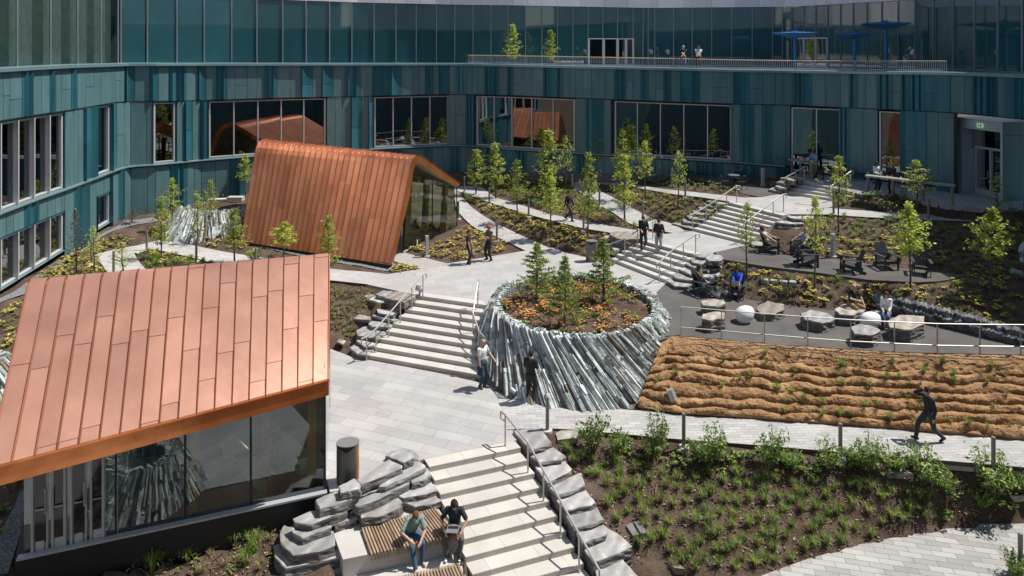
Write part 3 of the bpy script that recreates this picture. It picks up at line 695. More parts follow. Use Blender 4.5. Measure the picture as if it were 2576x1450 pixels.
terrace_door(1479, 1592, [.33, .64, .83]); terrace_door(2000, 2083, [.3, .65])
# ---- entrance portal on the right
pz = Z_PAT; A = P(2405, 481, pz); B = P(2522, 508, pz); t = (B-A).normalized(); t.z = 0; n = Vector((t.y, -t.x, 0))   # n points out to the court
if n.x > 0: n = -n
def pq(u, o, z): p = A+t*u-n*(-o); return Vector((p.x, p.y, z))
L = (B-A).length; HT = 8.33
po = MB()
po.add([pq(0,0,pz), pq(.36,0,pz), pq(.36,0,HT-.55), pq(0,0,HT-.55)], [(0,1,2,3)])
po.add([pq(0,0,HT-.55), pq(L,0,HT-.55), pq(L,0,HT), pq(0,0,HT)], [(0,1,2,3)])
po.add([pq(.36,0,pz), pq(.36,-.7,pz), pq(.36,-.7,HT-.55), pq(.36,0,HT-.55)], [(0,1,2,3)])
po.add([pq(.36,0,HT-.55), pq(L,0,HT-.55), pq(L,-.7,HT-.55), pq(.36,-.7,HT-.55)], [(0,1,2,3)])
po.add([pq(0,0,HT), pq(L,0,HT), pq(L,-3.4,HT), pq(0,-3.4,HT)], [(0,1,2,3)])
po.add([pq(0,0,pz), pq(0,-3.4,pz), pq(0,-3.4,HT), pq(0,0,HT)], [(0,1,2,3)])
for k in range(3):
    for z0, z1 in ((pz, 7.6), (7.62, HT)):
        pier = MB() if k == 0 and z0 == pz else pier
        a0, a1 = -k*1.15-.006, -(k+1)*1.15+.006; pier.add([pq(L,a0,z0), pq(L,a1,z0), pq(L,a1,z1), pq(L,a0,z1)], [(0,1,2,3)])
po.add([pq(L-.12,0,pz), pq(L,0,pz), pq(L,0,HT-.55), pq(L-.12,0,HT-.55)], [(0,1,2,3)])
pt_ = po.build('portal', [mat('portal_panel', (.40,.48,.54), .45, .1, var=.06)], BLD)
pier.build('pier_cladding', [M['clad_blue']], pt_)
sg = MB(); p = pq(1.5, .06, HT-.32); sg.bar(pq(1.32,.05,HT-.3), pq(1.68,.05,HT-.3), .06, .24); sg.build('exit_sign', [mat('exit_sign', (.45,.6,.42), .5, emit=((.5,.8,.45), .25))], pt_)
sg2 = MB(); sg2.bar(pq(1.40,.085,HT-.3), pq(1.45,.085,HT-.3), .004, .13); sg2.bar(pq(1.52,.085,HT-.3), pq(1.6,.085,HT-.3), .004, .13); sg2.build('sign_mark', [mat('sign_green', (.05,.25,.12), .5)], pt_)
dr = MB(); gl = MB(); hd = MB(); dk = MB()
dk.add([pq(.36,-1.6,pz), pq(L,-1.6,pz), pq(L,-1.6,HT), pq(.36,-1.6,HT)], [(0,1,2,3)]); dk.add([pq(.36,-.7,pz+.02), pq(L,-.7,pz+.02), pq(L,-1.6,pz+.02), pq(.36,-1.6,pz+.02)], [(0,1,2,3)])
zd = pz+2.55; u0, u1 = .62, L-.28
for u in (u0, (u0+u1)/2, u1): dr.bar(pq(u,-.66,pz), pq(u,-.66,zd), .1, .14)
dr.bar(pq(u0,-.66,zd), pq(u1,-.66,zd), .1, .12); dr.bar(pq(u0,-.66,pz+.14), pq(u1,-.66,pz+.14), .09, .28)
dr.bar(pq(.44,-.6,pz), pq(.44,-.6,zd-.1), .1, .12)
gl.add([pq(.36,-.68,pz), pq(L,-.68,pz), pq(L,-.68,HT-.55), pq(.36,-.68,HT-.55)], [(0,1,2,3)])
um = (u0+u1)/2
for sg_ in (-1, 1): hd.tube([pq(um+sg_*.1,-.56,pz+1.35), pq(um+sg_*.1,-.54,pz+1.0), pq(um+sg_*.14,-.54,pz+.93), pq(um+sg_*.6,-.54,pz+.9)], .018, 6)
d = dr.build('door', [M['alu2']], pt_); gl.build('door_glass', [M['pane']], pt_); hd.build('door_handle', [M['steel']], pt_); dk.build('vestibule', [M['dark_room']], pt_)
# ---- wings that close the court to the right of and behind the viewer
wg = MB(); g2 = MB(); g3 = MB()
def wing(a, b, ztop, n=14):
    a, b = Vector((*a, 0)), Vector((*b, 0))
    for i in range(n):
        p, q = a+(b-a)*(i/n), a+(b-a)*((i+1)/n)
        wg.add([(p.x,p.y,-4),(q.x,q.y,-4),(q.x,q.y,10.9),(p.x,p.y,10.9)], [(0,1,2,3)])
        g2.add([(p.x,p.y,10.92),(q.x,q.y,10.92),(q.x,q.y,15.6),(p.x,p.y,15.6)], [(0,1,2,3)])
        g3.add([(p.x,p.y,15.62),(q.x,q.y,15.62),(q.x,q.y,ztop),(p.x,p.y,ztop)], [(0,1,2,3)])
wing((26.6, 33.5), (27.2, 6), 15.9, 20); wing((27.2, 6), (8, -9), 27, 14); wing((8, -9), (-16, -9), 30, 16); wing((-16, -9), (-25, 6), 30, 12)
for i in range(10):  # unseen far tier, added to shade the portal and fill glass reflections
    p, q = Vector((36+.2*i, 44-4.2*i, 0)), Vector((36+.2*(i+1), 44-4.2*(i+1), 0)); g3.add([(p.x,p.y,12),(q.x,q.y,12),(q.x,q.y,28),(p.x,p.y,28)], [(0,1,2,3)])
wg.build('side_wing', [M['clad']], BLD); g2.build('side_wing_glazing', [mat('dark_glazing', (.02,.045,.05), .15)], BLD); g3.build('wing_uppers_and_added_tier', [M['metal_grey']], BLD)
# ------------------------------------------------------------------ copper pavilions
M['copper'] = mat('copper_pan', (.36,.18,.125), .45, .35, col2=(.46,.24,.17), vscale=.9, island=.12, bump=.22, bscale=1.2)
M['copper2'] = mat('copper_wall_pan', (.58,.21,.10), .32, .65, col2=(.70,.28,.145), vscale=.8, island=.2, bump=.16, bscale=1.0)
M['seam'] = mat('copper_seam', (.30,.11,.06), .4, .6)  # darker than the pans: shadow along the seams is put into this colour
M['fascia'] = mat('polished_copper', (.66,.25,.095), .2, .75, col2=(.48,.16,.05), vscale=1.6, bump=.12, bscale=2.2)
M['blacksteel'] = mat('black_panel', (.022,.023,.026), .5, .3, var=.1)
M['wood_post'] = mat('glulam', (.42,.26,.09), .6, var=.2, stretch=(1,1,.1))
M['pav_glass'] = glassmat('pavilion_glass', (.74,.88,.82), .10)
M['ceil'] = mat('ceiling_wood', (.55,.45,.32), .7, var=.15)
M['pav_glass2'] = glassmat('garden_glass', (.80,.92,.84), .05)
M['doorpane'] = mat('dark_door_glass', (.012,.016,.018), .08, spec=.6)
M['bench_in'] = mat('pale_bench', (.55,.66,.42), .6)
def bez(a, c, b, n): return [a*(1-t)**2+c*2*t*(1-t)+b*t*t for t in [i/n for i in range(n+1)]]
def profile(B, Rr, E, r=.9):
    d1 = (B-Rr).normalized(); d2 = (E-Rr).normalized(); r1 = min(r, (B-Rr).length*.4); r2 = min(r*1.2, (E-Rr).length*.4)
    p1, p2 = Rr+d1*r1, Rr+d2*r2
    n1 = 10; a = [B+(p1-B)*(i/n1) for i in range(n1)]; n2 = 10; c = [p2+(E-p2)*((i+1)/n2) for i in range(n2)]
    return a+bez(p1, Rr, p2, 8)+c
def pav_roof(root, prL, prR, pans, mt, seed, lap=2.2, offset_in=.34, trim=True):
    rnd = random.Random(seed); m = len(prL)
    def pt(u, j): return prL[j]+(prR[j]-prL[j])*u
    cum = [0.0]
    for j in range(1, m): cum.append(cum[-1]+(pt(.5, j)-pt(.5, j-1)).length)
    def pv(u, s):
        j = 0
        while j < m-2 and cum[j+1] < s: j += 1
        t = (s-cum[j])/(cum[j+1]-cum[j]); return pt(u, j)+(pt(u, j+1)-pt(u, j))*t
    def nrm(u, s):
        a = pv(min(u+.01, 1), s)-pv(max(u-.01, 0), s); b = pv(u, min(s+.05, cum[-1]))-pv(u, max(s-.05, 0)); n = a.cross(b).normalized()
        return n if n.z > -.3 and (n.z > .05 or n.y < 0 or True) else n
    # outward sense
    mid = cum[-1]*.5; sgn = 1 if nrm(.5, mid).z > 0 else -1
    pan, seam = MB(), MB()
    for k in range(pans):
        u0, u1 = k/pans, (k+1)/pans; s = -rnd.uniform(0, 1)*lap if k % 2 else -rnd.uniform(.2, .7)*lap*.5
        while s < cum[-1]:
            e = s+lap*rnd.uniform(.85, 1.15); a, b = max(s, 0), min(e, cum[-1])
            if b-a > .02:
                brk = [a]+[c for c in cum if a+.03 < c < b-.03]+[b]; vs = []
                for q in brk:
                    lift = .004+.014*(q-a)/(b-a)
                    for u in (u0, u1): vs.append(pv(u, q)+nrm((u0+u1)/2, q)*sgn*lift)
                pan.add(vs, [(i*2, i*2+1, i*2+3, i*2+2) for i in range(len(brk)-1)])
                # turned edge of the lap
                n = nrm((u0+u1)/2, b)*sgn; i = len(vs)-2; pan.add([vs[i], vs[i+1], vs[i+1]-n*.02, vs[i]-n*.02], [(0,1,2,3)])
            s = e
    for k in range(pans+1):
        u = k/pans; pts = [pv(u, c)+nrm(u, c)*sgn*.02 for c in cum]
        for a, b in zip(pts, pts[1:]): seam.bar(a, b, .022, .05, up=nrm(u, mid)*sgn)
    if pan.v:
        rf = pan.build('roof', [mt], root); seam.build('standing_seam', [M['seam']], rf)
    # underside and edge trim
    def inner(pr):
        c = (pr[0]+pr[-1])/2+Vector((0,0,.6)); return [p+(c-p).normalized()*offset_in for p in pr]
    iL, iR = inner(prL), inner(prR)
    so = MB(); n = 8
    for i in range(n):
        for j in range(m-1):
            f = lambda u, j: iL[j]+(iR[j]-iL[j])*u
            so.add([f(i/n, j), f((i+1)/n, j), f((i+1)/n, j+1), f(i/n, j+1)], [(0,1,2,3)])
    so.build('soffit', [M['ceil']], rf)
    ed = MB()
    for pr, inn in ((prL, iL), (prR, iR)):
        b = len(ed.v); ed.add(list(pr)+list(inn), [(j, j+1, m+j+1, m+j) for j in range(m-1)])
    # eave and foot closures
    for j in (0, m-1): ed.add([prL[j], prR[j], iR[j], iL[j]], [(0,1,2,3)])
    ed.build('edge_trim', [M['fascia']], rf)
    return rf, iL, iR
# ---- the pavilion in front: we look onto its low pitched side
V = Vector
E_l, E_r = V((-11.15,14.05,3.12)), V((-4.97,17.85,3.13))
R_l, R_r = V((-13.55,18.6,5.82)), V((-5.82,21.05,5.80))
def away(Rp, Ep, k, z): d = Rp-Ep; d.z = 0; d.normalize(); return V((Rp.x+d.x*k, Rp.y+d.y*k, z))
B_l, B_r = away(R_l, E_l, .8, .7), away(R_r, E_r, .8, .2)
PV1 = empty('copper_pavilion', (-8.5, 18, -.9), 'nearest copper roofed pavilion with a dark glass front', 'pavilion')
pav_roof(PV1, profile(B_l, R_l, E_l, .5), profile(B_r, R_r, E_r, .5), 18, M['copper'], 5, 2.6)
f = MB(); n = E_r-E_l; n.z = 0; n.normalize(); fo = V((n.y, -n.x, 0))
f.bar(E_l+fo*.03-V((0,0,.2)), E_r+fo*.03-V((0,0,.2)), .06, .40); f.bar(E_l+fo*.05-V((0,0,-.01)), E_r+fo*.05-V((0,0,-.01)), .12, .03)
f.build('fascia', [M['fascia']], PV1)
GL, GR = V((-11.65,15.75,0)), V((-5.12,18.05,0)); gd = (GR-GL).normalized(); gn = V((gd.y, -gd.x, 0)); LG = (GR-GL).length
def gcol(X):   # distance along the glass front seen at column X
    k = (X-CX)/FPX; return (k*GL.y-GL.x)/(gd.x-k*gd.y)
def gq(u, o, z): p = GL+gd*u+gn*o; return (p.x, p.y, z)
BK_l, BK_r = away(R_l, E_l, .3, 0), away(R_r, E_r, .35, 0)
bs = MB(); bs.prism([(GL.x+gn.x*.12-gd.x*.15, GL.y+gn.y*.12-gd.y*.15), (GR.x+gn.x*.12+gd.x*.05, GR.y+gn.y*.12+gd.y*.05), (BK_r.x, BK_r.y), (BK_l.x, BK_l.y)], -1.5, -.02)
bs.build('plinth', [M['blacksteel']], PV1)
fl = MB(); fl.prism([(GL.x-gn.x*.04, GL.y-gn.y*.04), (GR.x-gn.x*.04, GR.y-gn.y*.04), (BK_r.x-.05, BK_r.y), (BK_l.x, BK_l.y)], -.015, .01); fl.build('floor', [M['floor_in']], PV1)
sl_ = MB(); sl_.bar(gq(-.1, .09, 0), gq(LG+.05, .09, 0), .16, .05); sl_.build('sill', [M['alu2']], PV1)
cols = [68, 293, 467, 632, 812]; us = [gcol(c) for c in cols]; us[0] = 0; us[-1] = LG
TOPZ = 3.25
for a, b in zip(us, us[1:]):
    g = MB(); g.add([gq(a,0,.03), gq(b,0,.03), gq(b,0,TOPZ), gq(a,0,TOPZ)], [(0,1,2,3)]); w = g.build('window', [M['pav_glass']], PV1)
    m_ = MB(); m_.bar(gq(b,-.03,.02), gq(b,-.03,TOPZ), .05, .09); m_.bar(gq(a,-.03,.05), gq(b,-.03,.05), .05, .06); m_.build('mullion', [M['blacksteel']], w)
g = MB(); g.add([(GR.x,GR.y,.03), (BK_r.x,BK_r.y,.03), (BK_r.x,BK_r.y,5.0), (GR.x,GR.y,3.4)], [(0,1,2,3)]); g.build('window', [M['pav_glass']], PV1)
g = MB(); g.add([(GL.x,GL.y,.03), (BK_l.x,BK_l.y,.03), (BK_l.x,BK_l.y,5.0), (GL.x,GL.y,2.9)], [(0,1,2,3)]); g.build('window', [M['pav_glass']], PV1)
bw = MB(); bw.add([(BK_l.x+.2,BK_l.y-.25,0), (BK_r.x-.05,BK_r.y-.25,0), (BK_r.x-.1,BK_r.y-.6,4.6), (BK_l.x+.5,BK_l.y-.6,4.6)], [(0,1,2,3)]); bw.build('back_wall', [mat('teal_room', (.07,.14,.155), .7)], PV1)
for k in (.5, .75):
    p = MB(); p.bar(gq(LG*k+.2,-.35,.02), gq(LG*k+.2,-.35,2.95), .14, .22); p.build('post', [M['wood_post']], PV1)
p = MB(); p.bar(gq(LG-.35,-.35,.02), gq(LG-.3,-.35,3.2), .16, .24); p.build('post', [M['wood_post']], PV1)
for X0, X1 in ((78, 172), (176, 268)):
    a, b = gcol(X0), gcol(X1); o = .0
    for h0, h1, hs in ((a, (a+b)/2-.01, 1), ((a+b)/2+.01, b, -1)):
        d_ = MB()
        for u, w_ in ((h0+.05, .11 if hs > 0 else .03), (h1-.05, .03 if hs > 0 else .11)): d_.bar(gq(u,o,.03), gq(u,o,2.75), .06, w_)
        d_.bar(gq(h0+.1,o,.14), gq(h1-.1,o,.14), .06, .22); d_.bar(gq(h0+.1,o,2.7), gq(h1-.1,o,2.7), .06, .1)
        dd = d_.build('door', [M['alu']], PV1); gp = MB(); gp.add([gq(h0+.06,o+.012,.2), gq(h1-.06,o+.012,.2), gq(h1-.06,o+.012,2.7), gq(h0+.06,o+.012,2.7)], [(0,1,2,3)]); gp.build('pane', [M['doorpane']], dd); h = MB(); h.tube([gq(h0+.1,o+.06,1.02), gq(h1-.1,o+.06,1.02)], .018, 6); h.tube([gq(h1-.07 if hs > 0 else h0+.07,o+.06,.9), gq(h1-.07 if hs > 0 else h0+.07,o+.06,1.5)], .016, 6); h.build('handle', [M['steel']], dd)
j = MB(); j.bar(gq(gcol(285),-.2,.02), gq(gcol(285),-.2,3.0), .32, .35); j.build('door_jamb', [M['alu2']], PV1)
for (u0, v0, u1, v1) in ((LG*.78, -.5, LG*.62, -2.6), (LG*.93, -.9, LG*.80, -2.7)):
    b_ = MB(); b_.bar(gq(u0,v0,.42), gq(u1,v1,.42), .45, .1); b_.bar(gq(u0,v0,.2), gq(u1,v1,.2), .3, .4); b_.build('bench', [M['bench_in']], PV1)
rr_ = random.Random(3)
for i in range(9):
    q = V(gq(LG*(.42+.05*i)+rr_.uniform(-.1,.1), -1.2-rr_.random()*.9, .02)); s_ = MB(); s_.tube([q+V((0,0,.44)), q+V((0,0,.47))], .17, 12)
    for a in range(4): d = V((math.cos(a*1.57), math.sin(a*1.57), 0)); s_.bar(q+d*.17, q+d*.13+V((0,0,.44)), .025, .025)
    s_.build('stool', [M['furn']], PV1)
cut([gq(-.15,.1,0), gq(LG+.04,.1,0), BK_r, BK_l], 1.4)
pts_ = [V((x, y, -1.5)) for x, y in ((-13,5),(-3.2,5),(-3.2,12.2),(-4.6,14.4),(-12.5,11.6))]
raster(poly_tris(pts_), setz(.06)); fixed |= ~np.isnan(Zg)
mb_ = MB(); mb_.prism([(p.x, p.y) for p in pts_], -1.75, -1.5); solo('plaza', mb_, [M['plaza']], 'pale paving just below the viewpoint', None, None, 'structure', at=(0,0,0)); Zt[~np.isnan(Zg) & (np.abs(Zg+1.56) < .01) & (Zt > -1.56)] = -1.56
# ---- the pavilion behind: its tall leaning side faces us
E_l, E_r = V((-12.7,42.5,4.45)), V((-3.0,38.4,4.28))
R_l, R_r = V((-15.0,39.1,7.25)), V((-5.24,35.25,6.72))
B_l, B_r = V((-14.6,35.6,1.75)), V((-5.93,32.2,1.58))
PV2 = empty('copper_pavilion', (-9.5, 37, 1.4), 'copper clad pavilion beyond with a tall leaning wall and glass end', 'pavilion')
rf2, iL, iR = pav_roof(PV2, profile(B_l, R_l, E_l, 1.3), profile(B_r, R_r, E_r, .9), 27, M['copper2'], 9, 2.3, .36, 2)
G1, G2 = V((-5.73,34.9,1.4)), V((-3.19,38.4,1.4)); g2d = G2-G1
def hq(t, z, o=0): return (G1.x+g2d.x*t-.81*o, G1.y+g2d.y*t+.58*o, z)
top2 = lambda t: 5.45+(4.13-5.45)*(t-.12)/.88
for t0, t1 in ((0, .52), (.52, 1)):
    g = MB(); g.add([hq(t0,1.5), hq(t1,1.5), hq(t1,top2(t1)), hq(max(t0,.1),top2(max(t0,.1)))], [(0,1,2,3)]); w = g.build('window', [M['pav_glass2']], PV2)
    m_ = MB(); m_.bar(hq(t1,1.45,.03), hq(t1,top2(t1),.03), .06, .09); m_.bar(hq(t0,1.48,.03), hq(t1,1.48,.03), .09, .1); m_.build('mullion', [M['blacksteel']], w)
d_ = MB(); d_.add([hq(-.02,1.42,-.01), hq(-.26,1.42,-.01), hq(-.1,3.2,-.01), hq(.08,5.4,-.01), hq(0,3.2,-.01)], [(0,1,2,3,4)]); d_.bar(hq(0,1.42,0), hq(.06,5.3,0), .1, .12); dd = d_.build('door', [M['blacksteel']], PV2)
h = MB(); h.tube([hq(-.05,2.3,-.06), hq(-.035,2.75,-.06)], .02, 6); h.build('handle', [M['alu2']], dd)
s_ = MB(); s_.bar(hq(-.02,1.43,-.03), hq(1.02,1.43,-.03), .14, .09); s_.build('sill', [M['alu']], PV2)
fl = MB(); fl.prism([(-6.3,33.3), (G1.x-.05,G1.y), (G2.x-.05,G2.y), (-12.4,41.8), (-14.2,37)], 1.2, 1.42); fl.build('floor', [M['floor_in']], PV2)
g = MB(); g.add([(G2.x-.1,G2.y+.05,1.45), (-12.4,41.9,1.5), (-12.4,41.9,4.1), (G2.x-.1,G2.y+.05,4.0)], [(0,1,2,3)]); g.build('window', [M['pav_glass2']], PV2)
for t in (.18, .5, .86):
    p = MB(); p.bar(hq(t,1.42,.6), hq(t+.06,top2(t)-.1,.6), .22, .3); p.build('post', [M['wood_post']], PV2)
for t, o in ((.2, 1.3), (.5, 1.6)):
    b_ = MB(); b_.box(hq(t,1.62,o), (2.6,.5,.4), R(-20)); b_.build('bench', [M['bench_in']], PV2)
bp = MB(); bp.bar((B_l.x+.1,B_l.y+.25,1.45), (B_r.x-.05,B_r.y+.2,1.3), .3, .7); bp.build('plinth', [M['blacksteel']], PV2)
cut([(B_l.x,B_l.y+.4), (B_r.x,B_r.y+.35), (G1.x-.1,G1.y), (G2.x-.1,G2.y), (-12.4,42), (-14.6,38)], .6)
drape('gravel_strip', [(612,612),(770,648),(975,684),(1000,667),(988,660),(980,672),(760,628),(618,600)], M['chips'], 'pale stone chips at the foot of the leaning copper wall')
drape('gravel_strip', [(-60,800),(60,742),(150,672),(235,612),(290,580),(345,566),(400,557),(385,548),(318,556),(250,592),(173,640),(90,694),(0,752),(-60,780)], M['chips'], 'grey stone chips along the foot of the left wall')
drape('gravel_strip', [(-30,1449),(20,1449),(62,1310),(75,1230),(50,1240),(10,1330),(-30,1420)], M['chips'], 'dark stone chips beside the front pavilion')
drape('gravel_strip', [(1225,985),(1262,1006),(1420,1016),(1595,1034),(1592,1022),(1400,1000),(1262,972),(1240,978)], M['chips'], 'stone chips round the foot of the slate planter')

# ------------------------------------------------------------------ stairs
def stairs(name, label, bl, br, tl, tr, z0, n, rise=.155, grp=None, joint=1.35):
    """n risers from the line bl-br up to the line tl-tr (points in plan)"""
    mb = MB(); rnd = random.Random(len(label)); bl, br, tl, tr = (V((p[0], p[1], 0)) for p in (bl, br, tl, tr))
    m = n-1
    for k in range(n):
        a, b = bl+(tl-bl)*(k/m), br+(tr-br)*(k/m); kk = k+1.35 if k < m else k+.95
        c, d = bl+(tl-bl)*(kk/m), br+(tr-br)*(kk/m); zt = z0+(k+1)*rise; zb = z0+k*rise-.5
        if k == m: zt += .003
        L = (b-a).length; cuts = [0.0]; u = joint*(.35 if k % 2 else .8)
        while u < L-.25: cuts.append(u/L); u += joint
        cuts.append(1.0)
        for u0, u1 in zip(cuts, cuts[1:]):
            e = .003/L; u0e, u1e = u0+e, u1-e; hw = .012
            q = [a+(b-a)*u0e, a+(b-a)*u1e, c+(d-c)*u1e, c+(d-c)*u0e]; fw = ((d+c)/2-(a+b)/2).normalized()*hw
            vs = [(p.x, p.y, zb) for p in q]+[(q[0].x, q[0].y, zt-hw), (q[1].x, q[1].y, zt-hw), (q[2].x, q[2].y, zt), (q[3].x, q[3].y, zt), (q[0].x+fw.x, q[0].y+fw.y, zt), (q[1].x+fw.x, q[1].y+fw.y, zt)]
            mb.add(vs, [(0,1,5,4), (4,5,9,8), (8,9,6,7), (1,2,6,9,5), (3,0,4,8,7)])
    o = solo(name, mb, [mat('step_granite', (.46,.44,.405), .75, var=.08, vscale=1.3, bump=.12, bscale=60, island=.06) if 'stp' not in M else M['stp']], label, 'stairs')
    M.setdefault('stp', o.data.materials[0])
    e = .3
    cut([bl, br, tr, tl], .45); return o
p2 = lambda X, Y, z: P(X, Y, z)
FL0, FR0, FST = V((-2.39,19.07,0)), V((.265,20.0,0)), V((.2,-.365,0))     # front stairs: top nosing and step vector
NF = 13
stairs('stone_stairs', 'nearest granite stairs going down between ledge stones and the slatted benches', FL0+FST*(NF-1), FR0+FST*(NF-1), FL0, FR0, -.155*NF, NF)
ms = [P(922,903,0), P(1274,966,0), P(1046,743,1.4), P(1222,768,1.4)]
stairs('stone_stairs', 'wide granite stairs up to the middle plaza beside the round planter', *ms, 0, 9, 1.4/9)
s2 = [P(1530,655,1.4), P(1674,712,1.4), P(1612,604,2.33), P(1750,641,2.33)]
stairs('stone_stairs', 'short granite stairs with two men walking down', *s2, 1.4, 6)
s3 = [P(1743,581,2.33), P(1884,617,2.33), P(1833,509,3.57), P(1969,542,3.57)]
stairs('stone_stairs', 'long granite stairs between the landing and the upper plaza', *s3, 2.33, 8)
s4 = [P(1972,487,3.57), P(2094,506,3.57), P(2010,456,4.19), P(2094,472,4.19)]
stairs('stone_stairs', 'topmost granite stairs half in shade by the patio', *s4, 3.57, 4)

def flank(a, b, z0, z1, width, sign):
    """hold the soil beside a flight below the ledge stones that step down there"""
    a, b = V((a[0], a[1], 0)), V((b[0], b[1], 0)); t = b-a; L = t.length; t.normalize(); n = V((t.y, -t.x, 0))*sign
    X, Y = np.meshgrid(xs, ys); u = (X-a.x)*t.x+(Y-a.y)*t.y; v = (X-a.x)*n.x+(Y-a.y)*n.y
    k = (u > -.4) & (u < L+.2) & (v > -.1) & (v < width) & ~fixed
    lim = z0+(z1-z0)*np.clip(u/L, 0, 1)-.10+np.clip((v-width+.5)/.5, 0, 1)*.3
    Zt[k] = np.minimum(Zt, lim)[k]; Zs[k] = np.minimum(Zs, lim)[k]
flank(ms[0], ms[2], 0, 1.4, 2.2, -1); flank(s2[0], s2[2], 1.4, 2.33, 1.6, -1); flank(s2[1], s2[3], 1.4, 2.33, 2.0, 1)
flank(s3[0], s3[2], 2.33, 3.57, 1.9, -1); flank(s3[1], s3[3], 2.33, 3.57, 2.2, 1); flank(s4[0], s4[2], 3.57, 4.19, 1.5, -1); flank(s4[1], s4[3], 3.57, 4.19, 1.6, 1)
# ------------------------------------------------------------------ ledge stones
def stone_mesh(out, zt, thick, seed, jit=.035, flare=.04, rough=.012, n=24, tilt=(0,0)):
    """a split rock slab from its plan outline: broken edges, layered flanks and a nearly flat top"""
    rnd = random.Random(seed); out = [V((p[0], p[1], 0)) for p in out]
    if sum(out[i].x*out[(i+1) % len(out)].y-out[(i+1) % len(out)].x*out[i].y for i in range(len(out))) < 0: out.reverse()
    per = sum((out[(i+1) % len(out)]-out[i]).length for i in range(len(out))); pts = []
    for i in range(len(out)):
        a, b = out[i], out[(i+1) % len(out)]; k = max(1, round((b-a).length/per*n))
        pts += [a+(b-a)*(q/k) for q in range(k)]
    n = len(pts); c = sum(pts, V((0,0,0)))/n
    js = [rnd.uniform(-jit, jit) for _ in range(n)]; js = [(js[i-1]+2*js[i]+js[(i+1) % n])/3*1.4 for i in range(n)]
    def ring(off, z, zj, extra):
        r = []
        for i, p in enumerate(pts):
            d = (p-c); l = max(d.length, .01); q = p+d/l*(off+js[i]+rnd.uniform(-extra, extra)); r.append(V((q.x, q.y, z+rnd.uniform(-zj, zj)+(q.x-c.x)*tilt[0]+(q.y-c.y)*tilt[1])))
        return r
    rings = [ring(-.16, zt+.004, rough*.35, .02), ring(-.022, zt-.001, rough*.5, .012), ring(-.002, zt-.016, rough*.6, .010)]
    lay = max(2, int(thick/.07))
    for k in range(1, lay+1):
        f = k/lay; rings.append(ring(flare*(f if f < .6 else 1.2-f)+rnd.uniform(-.035, .012), zt-thick*f, .008, .022))
    vs = [V((c.x, c.y, zt+.006))]; fs = []
    for r in rings: vs += r
    fs += [(0, 1+i, 1+(i+1) % n) for i in range(n)]
    for k in range(len(rings)-1):
        a, b = 1+k*n, 1+(k+1)*n
        fs += [(a+i, b+i, b+(i+1) % n, a+(i+1) % n) for i in range(n)]
    fs.append(tuple(reversed(range(1+(len(rings)-1)*n, 1+len(rings)*n))))
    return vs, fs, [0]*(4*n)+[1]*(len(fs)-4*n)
NSTONE = [0]
def slab(D, zt, thick, label, group, mt='stone', plan_=None, cat='ledge stone', name='ledge_stone', jit=.035, tilt=(0,0), rough=.01, flare=.012):
    out = plan_ if plan_ else [P(x, y, zt) for x, y in D]
    NSTONE[0] += 1
    vs, fs, mi = stone_mesh(out, zt, thick, NSTONE[0]*13+5, jit=jit, tilt=tilt, rough=rough, flare=flare)
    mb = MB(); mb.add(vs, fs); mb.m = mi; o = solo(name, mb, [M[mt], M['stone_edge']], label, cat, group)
    return o
rf = lambda *q: [(644+.25*q[i], 1087.4+.25*q[i+1]) for i in range(0, len(q), 2)]
ra = lambda *q: [(817.6+.25*q[i], 553.4+.25*q[i+1]) for i in range(0, len(q), 2)]
rc = lambda *q: [(1635.1+.25*q[i], 377.3+.25*q[i+1]) for i in range(0, len(q), 2)]
rb = lambda *q: [(1119.4+.25*q[i], 389.9+.25*q[i+1]) for i in range(0, len(q), 2)]
rd = lambda *q: [(1932+.25*q[i], 377.3+.25*q[i+1]) for i in range(0, len(q), 2)]
zb = lambda *q: [(1288+.3331*q[i], 966+.3331*q[i+1]) for i in range(0, len(q), 2)]
GS1 = 'ledge stones piled beside the front bench'
